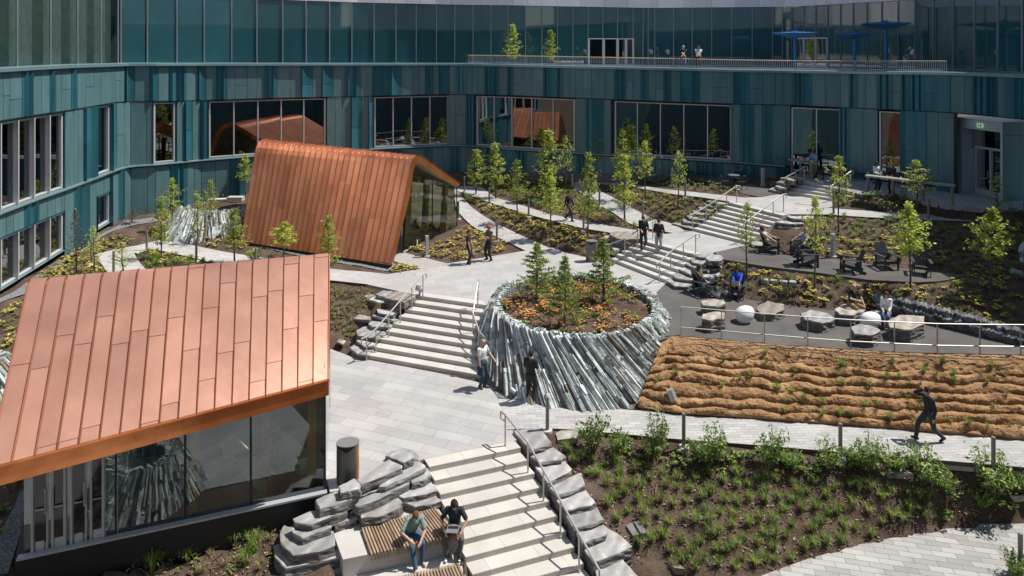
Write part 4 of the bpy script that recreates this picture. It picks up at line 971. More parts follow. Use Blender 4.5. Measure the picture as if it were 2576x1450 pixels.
for q, zt, th, lab in [
    (rf(1300,235,1355,190,1480,162,1595,182,1650,240,1640,280,1420,270), .16, .4, 'rounded rock behind the topmost cap stone of the pile by the front stairs'),
    (rf(1020,610,1225,545,1228,580,1040,650), .0, .3, 'small ledge stone wedged mid pile below the bin'),
    (rf(1550,470,1700,330,1770,430,1700,475,1570,505), -.05, .3, 'pale ledge stone of the pile touching the second step'),
    (rf(1230,545,1480,330,1600,262,1705,325,1690,360,1300,548), .12, .34, 'long light veined ledge stone under the cap stone'),
    (rf(1015,480,1250,320,1345,270,1475,330,1470,355,1290,440,1065,525), .30, .3, 'long grey ledge stone with a striped top'),
    (rf(1345,220,1480,180,1600,235,1600,255,1490,305,1345,250), .36, .25, 'flat cap stone on top of the pile by the front stairs'),
    (rf(780,905,960,770,1040,805,1030,850,800,930), -.4, .4, 'low mossy ledge stone at the back of the concrete bench'),
    (rf(1410,630,1560,510,1780,485,1830,575,1700,620,1480,665), -.26, .3, 'broad ledge stone with a pale top by the fourth step'),
    (rf(1485,708,1640,660,1830,632,1865,690,1750,725,1600,748), -.42, .27, 'low ledge stone directly behind the man in navy'),
    (rf(1040,800,1250,700,1400,630,1475,700,1440,760,1270,840,1060,860), -.30, .42, 'bulky ledge stone overhanging the slatted bench'),
    (rf(970,710,1200,600,1390,565,1545,490,1545,520,1390,590,1200,690,1030,750), -.06, .3, 'long dark ledge stone across the middle of the pile'),
    (rf(605,680,800,590,1010,605,1015,650,800,730,650,770), .10, .32, 'ledge stone at the corner of the dark pavilion plinth'),
    (rf(828,540,990,462,1060,540,1040,575,850,610), .32, .3, 'block of stone at the foot of the round bin'),
    (rf(370,870,560,790,955,725,920,780,560,930,390,905), -.14, .33, 'wide striped ledge stone above the soil slope'),
    (rf(355,985,500,1010,760,930,765,960,470,1065,370,1020), -.33, .28, 'narrow ledge stone between two wide slabs at the left'),
    (rf(232,1030,270,935,380,960,470,1070,780,990,805,1140,640,1200,370,1240,250,1130), -.52, .36, 'large rounded ledge stone at the end of the concrete block'),
    (rf(175,1150,215,1120,370,1250,640,1215,830,1180,830,1260,300,1370,190,1250), -.78, .36, 'lowest but one large slab of the pile by the bench'),
    (rf(150,1449,420,1430,640,1350,860,1310,870,1400,600,1500,150,1560), -1.05, .36, 'smooth slab at the bottom edge left of the bench')]:
    slab(q, zt, th*.82, lab, GS1, jit=.018)
GS2 = 'ledge stones along the right of the front stairs'
for q, zt, th, lab in [
    (zb(5,350,205,325,300,440,240,470,140,500), .10, .28, 'topmost ledge stone behind the handrail of the front stairs'),
    (zb(140,545,310,475,400,540,370,570,210,590), -.06, .28, 'second ledge stone down the handrail side'),
    (zb(175,622,400,578,458,640,440,660,270,745), -.21, .28, 'third ledge stone down the handrail side'),
    (zb(270,772,520,668,552,755,470,800,340,835), -.37, .28, 'fourth ledge stone down the handrail side'),
    (zb(330,872,560,800,635,890,600,915,400,955), -.52, .28, 'fifth ledge stone down the handrail side'),
    (zb(398,990,640,930,695,1020,600,1060,470,1085), -.68, .28, 'sixth ledge stone down the handrail side'),
    (zb(480,1112,680,1048,722,1080,712,1130,640,1170,530,1195), -.83, .28, 'seventh rounded ledge stone down the handrail side'),
    (zb(540,1250,720,1085,800,1120,915,1225,780,1290,615,1345), -1.02, .28, 'very large flat ledge stone low on the handrail side'),
    (zb(620,1390,830,1310,950,1449,800,1520,650,1500), -1.25, .3, 'last ledge stone at the bottom edge of the photo')]:
    slab(q, zt, th+.25, lab, GS2, jit=.018)
GS3 = 'ledge stones left of the middle stairs'
for q, zt, th, mt, lab in [
    (ra(250,1285,300,1240,500,1300,430,1355,330,1345), .22, .3, 'stone', 'lowest ledge stone at the foot of the middle stairs'),
    (ra(310,1210,335,1200,510,1240,500,1265,400,1275), .38, .25, 'stone', 'second lowest ledge stone left of the middle stairs'),
    (ra(320,1112,400,1065,620,1130,590,1160,520,1185,330,1165), .55, .28, 'stone', 'broad striped ledge stone left of the middle stairs'),
    (ra(430,1042,460,1012,690,1050,660,1078,470,1070), .72, .24, 'stone', 'slim ledge stone above the broad striped one'),
    (ra(470,962,505,950,740,1000,690,1015), .86, .26, 'stone', 'dark narrow ledge stone halfway up the middle stairs'),
    (ra(510,893,560,868,745,902,755,918,690,960,530,930), 1.02, .25, 'stone', 'rounded ledge stone in the upper half beside the middle stairs'),
    (ra(640,868,700,840,800,862,740,895), 1.14, .25, 'stone', 'small ledge stone tucked below the tan slab'),
    (ra(440,800,500,760,600,770,665,838,640,850), 1.22, .26, 'stone', 'angular ledge stone at the left of the tan slab'),
    (ra(505,745,590,708,690,722,600,775), 1.40, .2, 'stone', 'flat paving stone behind the tan slab'),
    (ra(395,768,450,740,500,755,430,782), 1.22, .15, 'stone_tan', 'small flat stone at the far left of the middle stairs'),
    (ra(290,990,342,950,465,972,465,1000,400,1005), .84, .14, 'stone_tan', 'single flat stone lying in the soil left of the middle stairs'),
    (ra(598,782,720,708,915,758,900,780,800,835), 1.47, .3, 'stone_tan', 'large tan slab at the head of the middle stairs'),
    (ra(110,1225,150,1197,215,1210,175,1240), .3, .1, 'stone_tan', 'small square stone in the soil near the copper roof edge')]:
    slab(q, zt, th, lab, GS3, mt, jit=.025)
GS4 = 'ledge stones beside the short stairs'
for q, zt, th, mt, lab in [
    (rb(1565,915,1640,900,1740,960,1640,990), 1.7, .3, 'stone', 'lowest ledge stone behind the handrail left of the short stairs'),
    (rb(1650,885,1700,870,1830,925,1700,960), 1.95, .3, 'stone', 'middle ledge stone left of the short stairs'),
    (rb(1575,830,1640,795,1720,815,1660,850), 2.2, .2, 'stone_tan', 'thin flat stone left of the massive ledge stone'),
    (rb(1655,800,1690,770,1900,770,1985,810,1975,840,1820,850,1720,835), 2.42, .55, 'stone_tan', 'massive tan topped ledge stone at the head of the short stairs'),
    (rc(160,1310,220,1285,440,1345,380,1375,250,1370), 1.58, .3, 'stone', 'lowest curved ledge stone right of the short stairs'),
    (rc(220,1250,290,1240,500,1300,470,1320,260,1290), 1.74, .3, 'stone', 'second curved ledge stone right of the short stairs'),
    (rc(290,1195,350,1180,560,1240,700,1230,710,1250,600,1290,400,1250), 1.90, .3, 'stone', 'third ledge stone right of the short stairs behind the seated woman'),
    (rc(352,1140,420,1135,600,1190,728,1150,725,1185,600,1215,450,1190), 2.06, .3, 'stone', 'fourth ledge stone right of the short stairs'),
    (rc(405,1090,560,1085,640,1130,720,1115,725,1135,560,1160,430,1130), 2.20, .28, 'stone', 'fifth ledge stone right of the short stairs'),
    (rc(450,1068,520,1040,640,1032,640,1050,560,1080), 2.36, .24, 'stone', 'flat ledge stone level with the landing'),
    (rc(560,1085,620,1050,715,1055,735,1090,700,1115,600,1115), 2.50, .25, 'stone', 'top ledge stone at the corner of the gravel terrace')]:
    slab(q, zt, th, lab, GS4, mt, jit=.025)
ORD = ['lowest', 'second lowest', 'third lowest', 'fourth from the bottom', 'fifth from the bottom', 'sixth from the bottom', 'seventh from the bottom', 'eighth from the bottom']
GS5 = 'ledge stones beside the long stairs'
for k, q in enumerate([rc(215,735,330,725,440,780,430,795), rc(325,695,390,690,530,725,500,745,340,725), rc(370,655,420,650,560,690,540,705,390,685), rc(425,610,480,608,660,650,640,662,440,640), rc(485,570,530,568,690,610,680,625,500,595), rc(545,540,600,530,740,570,730,585,570,560), rc(575,515,640,495,830,520,800,540,690,545)]):
    slab(q, 2.33+.10+.175*k, .28, ORD[k]+' ledge stone on the left of the long stairs', GS5, jit=.02)
for k, q in enumerate([rc(1000,930,1040,905,1180,945,1160,965,1040,955), rc(1130,840,1180,820,1420,855,1420,870,1280,885,1150,865), rc(1180,785,1250,765,1505,800,1490,825,1300,825), rc(1235,745,1270,735,1520,770,1500,790,1300,775), rc(1250,700,1300,685,1545,715,1550,740,1400,745,1270,725), rc(1330,650,1420,635,1650,650,1640,690,1450,690)]):
    slab(q, 2.5+.2*k, .3, ORD[k]+' ledge stone on the right of the long stairs', GS5, jit=.025)
GS6 = 'ledge stones beside the topmost stairs'
for k, q in enumerate([rc(1190,395,1240,375,1350,395,1340,415,1260,410), rc(1265,360,1310,345,1390,370,1380,385,1290,378), rc(1270,320,1330,305,1420,335,1400,345)]):
    slab(q, 3.75+.2*k, .25, ORD[k]+' ledge stone on the left of the topmost stairs', GS6, jit=.02)
slab(rc(1360,290,1400,265,1470,262,1480,300,1440,310), 4.42, .3, 'left tan block at the head of the topmost stairs', GS6, 'stone_tan', jit=.015)
slab(rc(1475,265,1535,272,1540,290,1490,300), 4.42, .3, 'right tan block at the head of the topmost stairs', GS6, 'stone_tan', jit=.015)
for k, q in enumerate([rd(725,485,780,470,980,490,960,510,820,520), rd(770,450,820,435,960,455,950,470,830,475), rd(790,410,850,390,1020,405,1030,430,900,440)]):
    slab(q, 3.8+.2*k, .28, ORD[k]+' ledge stone on the right of the topmost stairs', GS6, jit=.025)
# ------------------------------------------------------------------ concrete seat and slatted benches by the front stairs
sd = (FR0-FL0).normalized(); sn = FST.normalized()                    # along the steps, down the steps
M['slat'] = mat('bench_slat', (.27,.19,.125), .7, var=.2, vscale=3, island=.3)
Q = lambda x, y: V((x, y, 0))
b0, b1, b2, b3 = Q(-4.74,17.4), Q(-2.05,18.35), Q(-1.42,17.2), Q(-4.2,16.4)   # back left, back right, front right, front left
blk = MB(); blk.prism([b0, b1+V((-.12,.1,0)), b2, b3], -1.6, -.62-.004)
solo('concrete_bench', blk, [M['conc']], 'pale concrete seat block between the rock pile and the steps', 'bench')
bo = V((.335,-.94,0))
blk = MB(); blk.prism([b3+bo*.01, b2+bo*.01, b2+bo*2.6, b3+bo*2.6], -2.0, -1.085); solo('concrete_step', blk, [M['conc']], 'flat concrete footing where the bench sitters rest their feet', 'seat step')
cut([b0, b1, b2+bo*2.6, b3+bo*2.6], 1.6)
def slats(a, b, c, d, z, label):
    """slats between the edges a-b (back) and d-c (front)"""
    r = empty('slatted_bench', ((a+c)/2)+V((0,0,z)), label, 'bench', 'slatted benches by the front stairs'); L = (b-a).length; n = int(L/.075); mb = MB(); rl = MB()
    for i in range(n):
        t = (i+.5)/n; p, q = a+(b-a)*t, d+(c-d)*t; mb.bar((p.x,p.y,z+.055), (q.x,q.y,z+.055), .046, .06)
        e = (q-p).normalized(); mb.bar((q.x,q.y,z+.055), (q.x+e.x*.03,q.y+e.y*.03,z+.055), .046, .06); mb.bar((q.x+e.x*.012,q.y+e.y*.012,z+.03), (q.x+e.x*.012,q.y+e.y*.012,z-.09), .046, .03)
    mb.build('seat', [M['slat']], r)
    for t in (.08, .5, .92): p, q = a+(d-a)*t, b+(c-b)*t; rl.bar((p.x,p.y,z+.012), (q.x,q.y,z+.012), .05, .02)
    rl.build('rail', [M['blacksteel']], r)
slats(P(908,1336,-.62), P(1096,1284,-.62), P(1150,1350,-.62), P(931,1402,-.62), -.62, 'upper slatted wooden bench with two men sitting on it')
slats(b3+(b2-b3)*.28+bo*.42, b2+bo*.42+(b3-b2).normalized()*.08, b2+bo*1.5, b3+(b2-b3)*.28+bo*1.5, -1.085, 'lower slatted wooden bench cut by the bottom edge of the photo')

# ------------------------------------------------------------------ slate mounds: split slates set on edge around a crater
M['core'] = mat('slate_core', (.15,.16,.16), .95, var=.4, vscale=9, bump=.8, bscale=12)
def slate_mound(name, label, c, rim, zr, th0, th1, n, slope=.6, swirl=.22, zg=None, length=None, soil=True, seed=1, cat='planter', rimw=.28, ramp=0):
    rnd = random.Random(seed); c = V((c[0], c[1], 0)); r = empty(name, (c.x, c.y, zr-1.2), label, cat)
    A, B = MB(), MB()
    for i in range(n):
        th = th0+(th1-th0)*(i+rnd.uniform(-.3,.3))/n; z0 = zr+ramp*(i/n)+rnd.choice([0,.02,.05,.09,-.03])+rnd.uniform(-.03,.03)
        er = V((math.cos(th), math.sin(th), 0))
        if zg is not None: g = zg
        else:
            g = zr-1
            for _ in range(5): q = c+er*(rim+(z0-g)*slope); g = zat(q.x, q.y)-.05
        if z0-g < .12: g = z0-.12
        th2 = th+swirl*min(1, (z0-g)/1.9); e2 = V((math.cos(th2), math.sin(th2), 0))
        top_ = c+er*(rim+rnd.uniform(-.05,.05))+V((0,0,z0)); bot = c+e2*(rim+(z0-g)*slope+rnd.uniform(-.06,.08))+V((0,0,g-.1))
        k = 1 if (bot-top_).length < .8 else rnd.choice([3,4,4,5]); cu_ = [0]+sorted(rnd.uniform(.2,.8) for _ in range(k-1))+[1]
        w = rim*abs(th1-th0)/n
        for a, b in zip(cu_, cu_[1:]):
            p, q = top_+(bot-top_)*a, top_+(bot-top_)*b; wd = w*rnd.uniform(.9,1.6)*(1+.22*a); tk = rnd.uniform(.12,.24)
            out = (er+V((0,0,.6))).normalized(); o = out*rnd.uniform(-.05,.06); ax = (q-p).normalized(); up = (out-ax*out.dot(ax)).normalized(); sdv = ax.cross(up)
            tw = .35+rnd.uniform(-.3,.3); up, sdv = up*math.cos(tw)+sdv*math.sin(tw), sdv*math.cos(tw)-up*math.sin(tw)
            mb = B if rnd.random() < .13 else A; vs = []
            for pt_, f1, f2 in ((p, 1, 1), ((p+q)/2, rnd.uniform(.8,1.1), rnd.uniform(.75,1.05)), (q, rnd.uniform(.7,1), rnd.uniform(.5,.9))):
                vs += [pt_+o+sdv*sx*wd/2*f1+up*su*f2 for sx, su in ((-1,-tk*.6),(1,-tk*.6),(1,tk*.4+rnd.uniform(-.02,.02)),(-1,tk*.4+rnd.uniform(-.03,.03)))]
            mb.add(vs, [(0,1,2,3),(11,10,9,8)]+[(s+j+4, s+(j+1) % 4+4, s+(j+1) % 4, s+j) for s in (0,4) for j in range(4)])
    # core behind the slates
    K = MB(); m = 72; ring = []
    for i in range(m+1):
        th = th0+(th1-th0)*i/m; e = V((math.cos(th), math.sin(th), 0)); zt_ = zr+ramp*i/m; q = c+e*(rim+1.6*slope); g = (zg if zg is not None else min(zat(q.x, q.y), zr-.1))-.3
        ring += [c+e*(rim-rimw)+V((0,0,zt_-.6)), c+e*(rim-rimw)+V((0,0,zt_-.06)), c+e*(rim-.02)+V((0,0,zt_-.06)), c+e*(rim+(zt_-g)*slope-.05)+V((0,0,g))]
    K.add(ring, [(i*4+k, i*4+k+1, i*4+k+5, i*4+k+4) for i in range(m) for k in range(3)])
    s = A.build('slate_cladding', [M['slate']], r); B.build('rusty_slate', [M['slate_warm']], s); K.build('core', [M['core']], r)
    # inner ring of upright slates
    I = MB()
    for i in range(n):
        th = th0+(th1-th0)*(i+.5)/n; e = V((math.cos(th), math.sin(th), 0)); p = c+e*(rim-rimw*.7+rnd.uniform(-.03,.03)); zt_ = zr+ramp*i/n+rnd.uniform(-.04,.08); I.box((p.x,p.y,zt_-.3), (rnd.uniform(.1,.18), rim*abs(th1-th0)/n*rnd.uniform(.7,1.05), .64), th+rnd.uniform(-.3,.3))
    I.build('rim', [M['slate']], r)
    if soil:
        D_ = MB(); vs = [V((c.x,c.y,zr-.06))]; rr = 8
        for a in range(1, rr+1):
            for i in range(40): th = 2*math.pi*i/40; q = c+V((math.cos(th), math.sin(th), 0))*(rim-rimw*.6)*a/rr; vs.append(V((q.x,q.y,zr-.06-.2*(a/rr)**2+rnd.uniform(-.02,.02))))
        fs = [(0, 1+i, 1+(i+1) % 40) for i in range(40)]
        for a in range(rr-1): fs += [(1+a*40+i, 1+(a+1)*40+i, 1+(a+1)*40+(i+1) % 40, 1+a*40+(i+1) % 40) for i in range(40)]
        D_.add(vs, fs); D_.build('planting_soil', [M['soil']], r, True)
    return r
PC = (2.55, 26.6); PR = 3.3; PZ = 1.9
slate_mound('slate_planter', 'round slate planter with three small conifers in orange ground cover', PC, PR, PZ, 0, 2*math.pi, 290, slope=.62, swirl=.42, seed=3)
cut([(PC[0]+math.cos(t/20*6.2832)*(PR-.2), PC[1]+math.sin(t/20*6.2832)*(PR-.2)) for t in range(20)], .5)
mc = P(550,520,2.9); slate_mound('slate_mound', 'pale slate mound half hidden by the leaning copper wall', (mc.x,mc.y+.3), 2.1, 2.95, -2.9, .1, 110, slope=.9, swirl=.12, seed=5, cat='rock mound', rimw=.5)
mc = P(-60,960,1.6); slate_mound('slate_mound', 'sliver of striped slate mound at the left edge of the photo', (mc.x,mc.y), .7, 2.15, -2.2, 1.4, 50, slope=.75, swirl=.2, seed=6, cat='rock mound')
mc = P(2640,640,3.0); slate_mound('slate_mound', 'slate mound in deep shade at the right edge of the photo', (mc.x,mc.y), .8, 3.25, 0, 2*math.pi, 60, slope=.9, swirl=.2, seed=8, soil=False, cat='rock mound')
slate_mound('slate_mound', 'slate mound on the paving below the viewpoint', (-8.6,12.6), .9, -.35, 0, 2*math.pi, 90, slope=.7, swirl=.25, seed=12, soil=False, cat='rock mound', zg=-1.5)
# the zig-zag slate edging that falls to the right
r = empty('slate_edging', P(2400,810,1.4), 'zigzag slate edging curving down behind the boulders', 'garden edging'); A = MB(); rnd = random.Random(4)
path_ = [P(2212,757,1.78), P(2260,762,1.85), P(2330,778,1.85), P(2400,795,1.82), P(2470,815,1.78), P(2540,835,1.72), P(2600,850,1.68), P(2680,868,1.6)]
pts = []
for a, b in zip(path_, path_[1:]): pts += [a+(b-a)*(k/7) for k in range(7)]
for i, p in enumerate(pts):
    t = (pts[min(i+1, len(pts)-1)]-pts[max(i-1, 0)]).normalized(); a = math.atan2(t.y, t.x); h = rnd.uniform(.0,.07)
    A.box((p.x,p.y,p.z-.16+h), (.10*rnd.uniform(.8,1.1), .34, .75), a+rnd.uniform(-.1,.1), 0, R(8), R(-32+rnd.uniform(-6,6)))
    A.box((p.x-.02,p.y-.16,p.z-.30+h), (.11, .30, .6), a+rnd.uniform(-.1,.1), 0, R(20), R(-30+rnd.uniform(-6,6)))
A.build('slate_cladding', [M['slate_dk']], r)

# ------------------------------------------------------------------ bank of coir rolls
def coir():
    top_ = [P(x, y, z) for x, y, z in [(1668,862,1.36),(1690,846,1.4),(1760,851,1.4),(1900,864,1.4),(2032,874,1.4),(2250,888,1.4),(2400,892,1.4),(2576,895,1.4),(2700,903,1.4),(2850,912,1.4)]]
    bot = [P(x, y, z) for x, y, z in [(1606,1026,.0),(1655,1034,-.02),(1735,1044,-.06),(1850,1051,-.1),(1950,1058,-.12),(2165,1073,-.18),(2290,1083,-.21),(2460,1098,-.27),(2600,1109,-.3),(2780,1124,-.36)]]
    def res(L, n):
        d = [0.0]
        for a, b in zip(L, L[1:]): d.append(d[-1]+(b-a).length)
        o = []
        for i in range(n):
            s = d[-1]*i/(n-1); j = 0
            while j < len(L)-2 and d[j+1] < s: j += 1
            o.append(L[j]+(L[j+1]-L[j])*((s-d[j])/(d[j+1]-d[j])))
        return o
    NU, NV, T = 640, 150, 6.0
    tp, bt = res(top_, NU), res(bot, NU); vs = []
    for i in range(NU):
        a, b = tp[i], bt[i]; dn = (b-a); hz = V((dn.x, dn.y, 0)).normalized()
        for j in range(NV):
            f = j/(NV-1); s = i/NU*26
            wob = .6*noise.noise((s*.55, f*3, 1))+.12*noise.noise((s*1.7, f*4, 5))
            w = max(0, (f-.24)/.76); ph = (w*T+wob*(1 if w > 0 else 0)); fr = ph-math.floor(ph)
            bul = (math.sin(math.pi*min(1, fr*1.0))**.5)*.21+fr*.03 if w > 0 else .12*math.sin(math.pi*min(1, f/.24))**.5+.04
            bul *= .8+.65*noise.noise((s*1.1, math.floor(ph)*3.7, 9)); n3 = noise.noise((s*4, f*22, 3))*.035+noise.noise((s*9, f*50, 7))*.022+noise.noise((s*22, f*90, 2))*.016+min(0, noise.noise((s*2.3, f*14, 11))+.25)*.12
            if j == NV-1: bul = -.05
            fl = f**.92
            p = a+V((dn.x*fl, dn.y*fl, dn.z*f)); q = p+(hz*.75+V((0,0,.66)))*(bul+n3)
            vs.append(q)
    mb = MB(); mb.add(vs, [(i*NV+j, i*NV+j+1, (i+1)*NV+j+1, (i+1)*NV+j) for i in range(NU-1) for j in range(NV-1)])
    o = solo('coir_bank', mb, [soilmat('coir_fibre', (.20,.105,.048), (.43,.26,.13), (.60,.42,.25), s1=1.6, s2=38, bump=.9, dist=.04, speck=.58)], 'retaining bank of stacked orange brown coir rolls', 'retaining bank', smooth=True)
    cut([tp[0]+V((0,-.1,0))]+[tp[k] for k in range(20, NU, 40)]+[tp[-1], bt[-1]]+[bt[k] for k in range(NU-20, 0, -40)]+[bt[0]], .45)
    return tp, bt
CT, CB = coir()
def hose(D, z, label, r=.014):
    mb = MB(); mb.tube([P(x, y, z) if z is not None else G(x, y) for x, y in D], r, 6); solo('irrigation_hose', mb, [mat('brown_hose', (.12,.07,.04), .6) if 'hose' not in M else M['hose']], label, 'hose')
hose([(1755,860),(1830,872),(1900,868),(2000,884),(2120,892),(2250,897),(2400,902),(2560,908)], 1.42, 'thin brown hose lying along the top of the coir bank')

hose([(1690,870),(1760,866),(1860,880),(1960,874),(2080,884),(2200,900),(2330,896),(2470,905),(2570,903)], 1.43, 'second brown hose crossing the first on the coir bank')
hose([(1700,1018),(1760,1020),(1810,1030),(1850,1032)], .16, 'short brown hose near the foot of the coir bank')
# ------------------------------------------------------------------ handrails
def handrail(label, posts, h=.92, loops=(True, True), group='stainless handrails on the stairs', extra=.35):
    """posts: points on the steps, from the top of the flight down"""
    posts = [V(p) for p in posts]; r = empty('handrail', posts[len(posts)//2], label, 'handrail', group); up = V((0,0,h)); tops = [p+up for p in posts]
    for p, t in zip(posts, tops):
        m = MB(); m.tube([p-V((0,0,.05)), t], .025, 8); m.tube([p-V((0,0,.012)), p+V((0,0,.012))], .045, 10); m.build('post', [M['steel']], r)
    rl = MB(); a = (posts[0]-posts[1]); a.z = 0; a.normalize(); b = (posts[-1]-posts[-2]); b.z = 0; b.normalize()
    line = list(tops)
    if loops[0]: e = tops[0]+a*.22; line = [tops[0]+a*.02+V((0,0,-.2)), e+V((0,0,-.2)), e]+line
    if loops[1]: e = tops[-1]+b*.24; line = line+[e, e+V((0,0,-.2)), tops[-1]+b*.03+V((0,0,-.2))]
    rl.tube(line, .029, 8); rl.build('rail', [M['steel']], r); return r
rz = lambda X, Y, z: P(X, Y, z)
def lin(a, b, n): return [V(a)+(V(b)-V(a))*(i/(n-1)) for i in range(n)]
handrail('handrail on the left of the wide middle stairs', [P(1064,745,1.4), P(1036,777,1.09), P(1007,812,.78), P(977.6,848,.47), P(946,886,.16), P(922,907,0)])
handrail('bent handrail between the middle stairs and the slate planter', [P(1202,769,1.4), P(1190,848,.62), P(1205,896,.31), P(1252,950,.0)], .95)
handrail('long handrail down the right of the nearest stairs', [P(1271,1122,0)]+[FR0+FST*(k+.3)+V((-.16,-.05,-.155*k-.155)) for k in (1.5,3.6,5.7,7.8,9.9)], .95, (True, False))
handrail('handrail left of the short stairs behind the bin', [P(1642,601,2.33), P(1604,626,2.02), P(1572,647,1.71), P(1533,661,1.4)])
handrail('handrail right of the short stairs', [P(1750,638,2.33), P(1719,660,2.02), P(1687,683,1.71), P(1659,711,1.4)])
handrail('handrail on the left of the long stairs', [P(1853,510,3.57), P(1828,527,3.26), P(1802,546,2.95), P(1776,563,2.64), P(1743,582,2.33)])
handrail('handrail on the right of the long stairs', [P(1971,533,3.57), P(1945,552,3.26), P(1919,571,2.95), P(1893,592,2.64), P(1866,614,2.33)])
handrail('handrail on the left of the topmost stairs', [P(2023,458,4.19), P(2002,472,3.88), P(1973,487,3.57)])
handrail('handrail on the right of the topmost stairs behind the slim tree', [P(2140,472,4.19), P(2118,488,3.9), P(2094,508,3.57)])
# guard rail above the coir bank
pts = [P(1713,843,1.4), P(1815,852,1.4), P(1923,862,1.4), P(2032,871,1.4), P(2140,879,1.4), P(2250,885,1.4), P(2358,890,1.4), P(2465,892,1.4), P(2568,893,1.4), P(2680,899,1.4)]
r = empty('guard_rail', pts[4], 'two bar stainless guard rail along the top of the coir bank', 'railing')
for p in pts: m = MB(); m.bar(p-V((0,0,.3)), p+V((0,0,1.06)), .022, .05); m.build('post', [M['steel']], r)
for h in (1.06, .3):
    m = MB(); m.tube([p+V((0,-.03,h)) for p in pts], .02, 8); m.build('rail', [M['steel']], r)
# terrace railing
rl_ = empty('terrace_railing', wq(1740, 2), 'slim baluster railing along the roof terrace', 'railing')
b_, h_ = MB(), MB(); s = arc_of(1173); e = arc_of(2376); line = []; k = 0
while s < e:
    p = plan(s)-wnorm(s)[0]*.35; z = 10.72; tp = HC-.62+.0
    zc_ = wz(s, 2)
    b_.bar((p.x,p.y,z), (p.x,p.y,zc_+.62), .018, .03); line.append(V((p.x,p.y,zc_+.64))); s += .115
h_.tube(line[::4]+[line[-1]], .03, 6); lw = MB(); lw.tube([q-V((0,0,.52)) for q in line[::4]], .015, 6)
b_.build('balusters', [M['alu']], rl_); h_.build('rail', [mat('wood_handrail', (.5,.36,.22), .5)], rl_); lw.build('lower_rail', [M['alu']], rl_)

# ------------------------------------------------------------------ bollard lights
def bollard(p, label, square=False, h=1.08, foot=True):
    p = V(p); r = empty('bollard_light', p, label, 'bollard', 'bollard lights along the paths')
    m = MB()
    if square: m.box((p.x,p.y,p.z+h/2-.05), (.17,.17,h+.1), .4)
    else: m.tube([p-V((0,0,.1)), p+V((0,0,h-.01)), p+V((0,0,h))], [.058,.058,.052], 14)
    m.build('column', [M['bollard'] if not square else mat('bollard_metal', (.45,.44,.43), .4, .3) if 'bsq' not in M else M['bsq']], r)
    if square: s = MB(); s.box((p.x-.02,p.y-.09,p.z+h-.28), (.09,.02,.02), .4); s.build('lens', [M['clad_dark']], r)
    if foot: f = MB(); f.tube([p-V((0,0,.1)), p+V((0,0,.055)), p+V((0,0,.065))], [.16,.16,.14], 18); f.build('base', [M['bollard_foot']], r)
    return r
BOL = [(1250,608,'beside the man in the olive shirt',0),(1074,646,'square, at the door deck of the leaning pavilion',1),(1153,553,'in front of the glass end of the leaning pavilion',0),(1231,517,'between the two slim trees near the far path fork',0),(1330,548,'halfway along the long curved path',0),(1468,583,'beside the tree left of the bin',0),
    (1508,521,'in the wedge bed right of the man in black',0),(1617,566,'behind the man in the black hoodie',0),(1414,450,'farthest, in front of the small gold panel',0),(1439,481,'at the left edge of the path to the back wall',0),(1496,456,'near the paved corner by the back wall',0),(1591,469,'behind the densest tree of the middle bed',0),(1690,470,'behind the rust coloured tree by the cafe',0),
    (1168,485,'at the fork by the pointed copper eave',0),(1724,500,'in the bed above the long stairs',0),(1919,467,'square, beside the cafe tables',1),(2097,541,'at the corner of the upper plaza',0),(2336,556,'in the shade of the upper right path',0),(2096,648,'square pale, behind the lounge chairs',1),
    (369,631,'at the bend of the left garden path',0),(494,660,'in the bed enclosed by the left garden path',0),(231,664,'between the bare saplings at the left',0),(286,690,'just above the front copper ridge',0),(643,680,'near the ridge in front of the leaning pavilion',0),
    (1377,1086,'at the left end of the lower path',0),(1720,1130,'between the second and third shrubs of the front bed',0),(2114,1156,'beside the middle shrub of the front bed',0),(2499,1192,'behind the right shrub of the front bed',0),(2567,1447,'at the bottom right edge of the photo',0)]
for X, Y, d, sq in BOL: bollard(G(X, Y), 'grey bollard light '+d if not sq else 'bollard light, '+d, bool(sq))

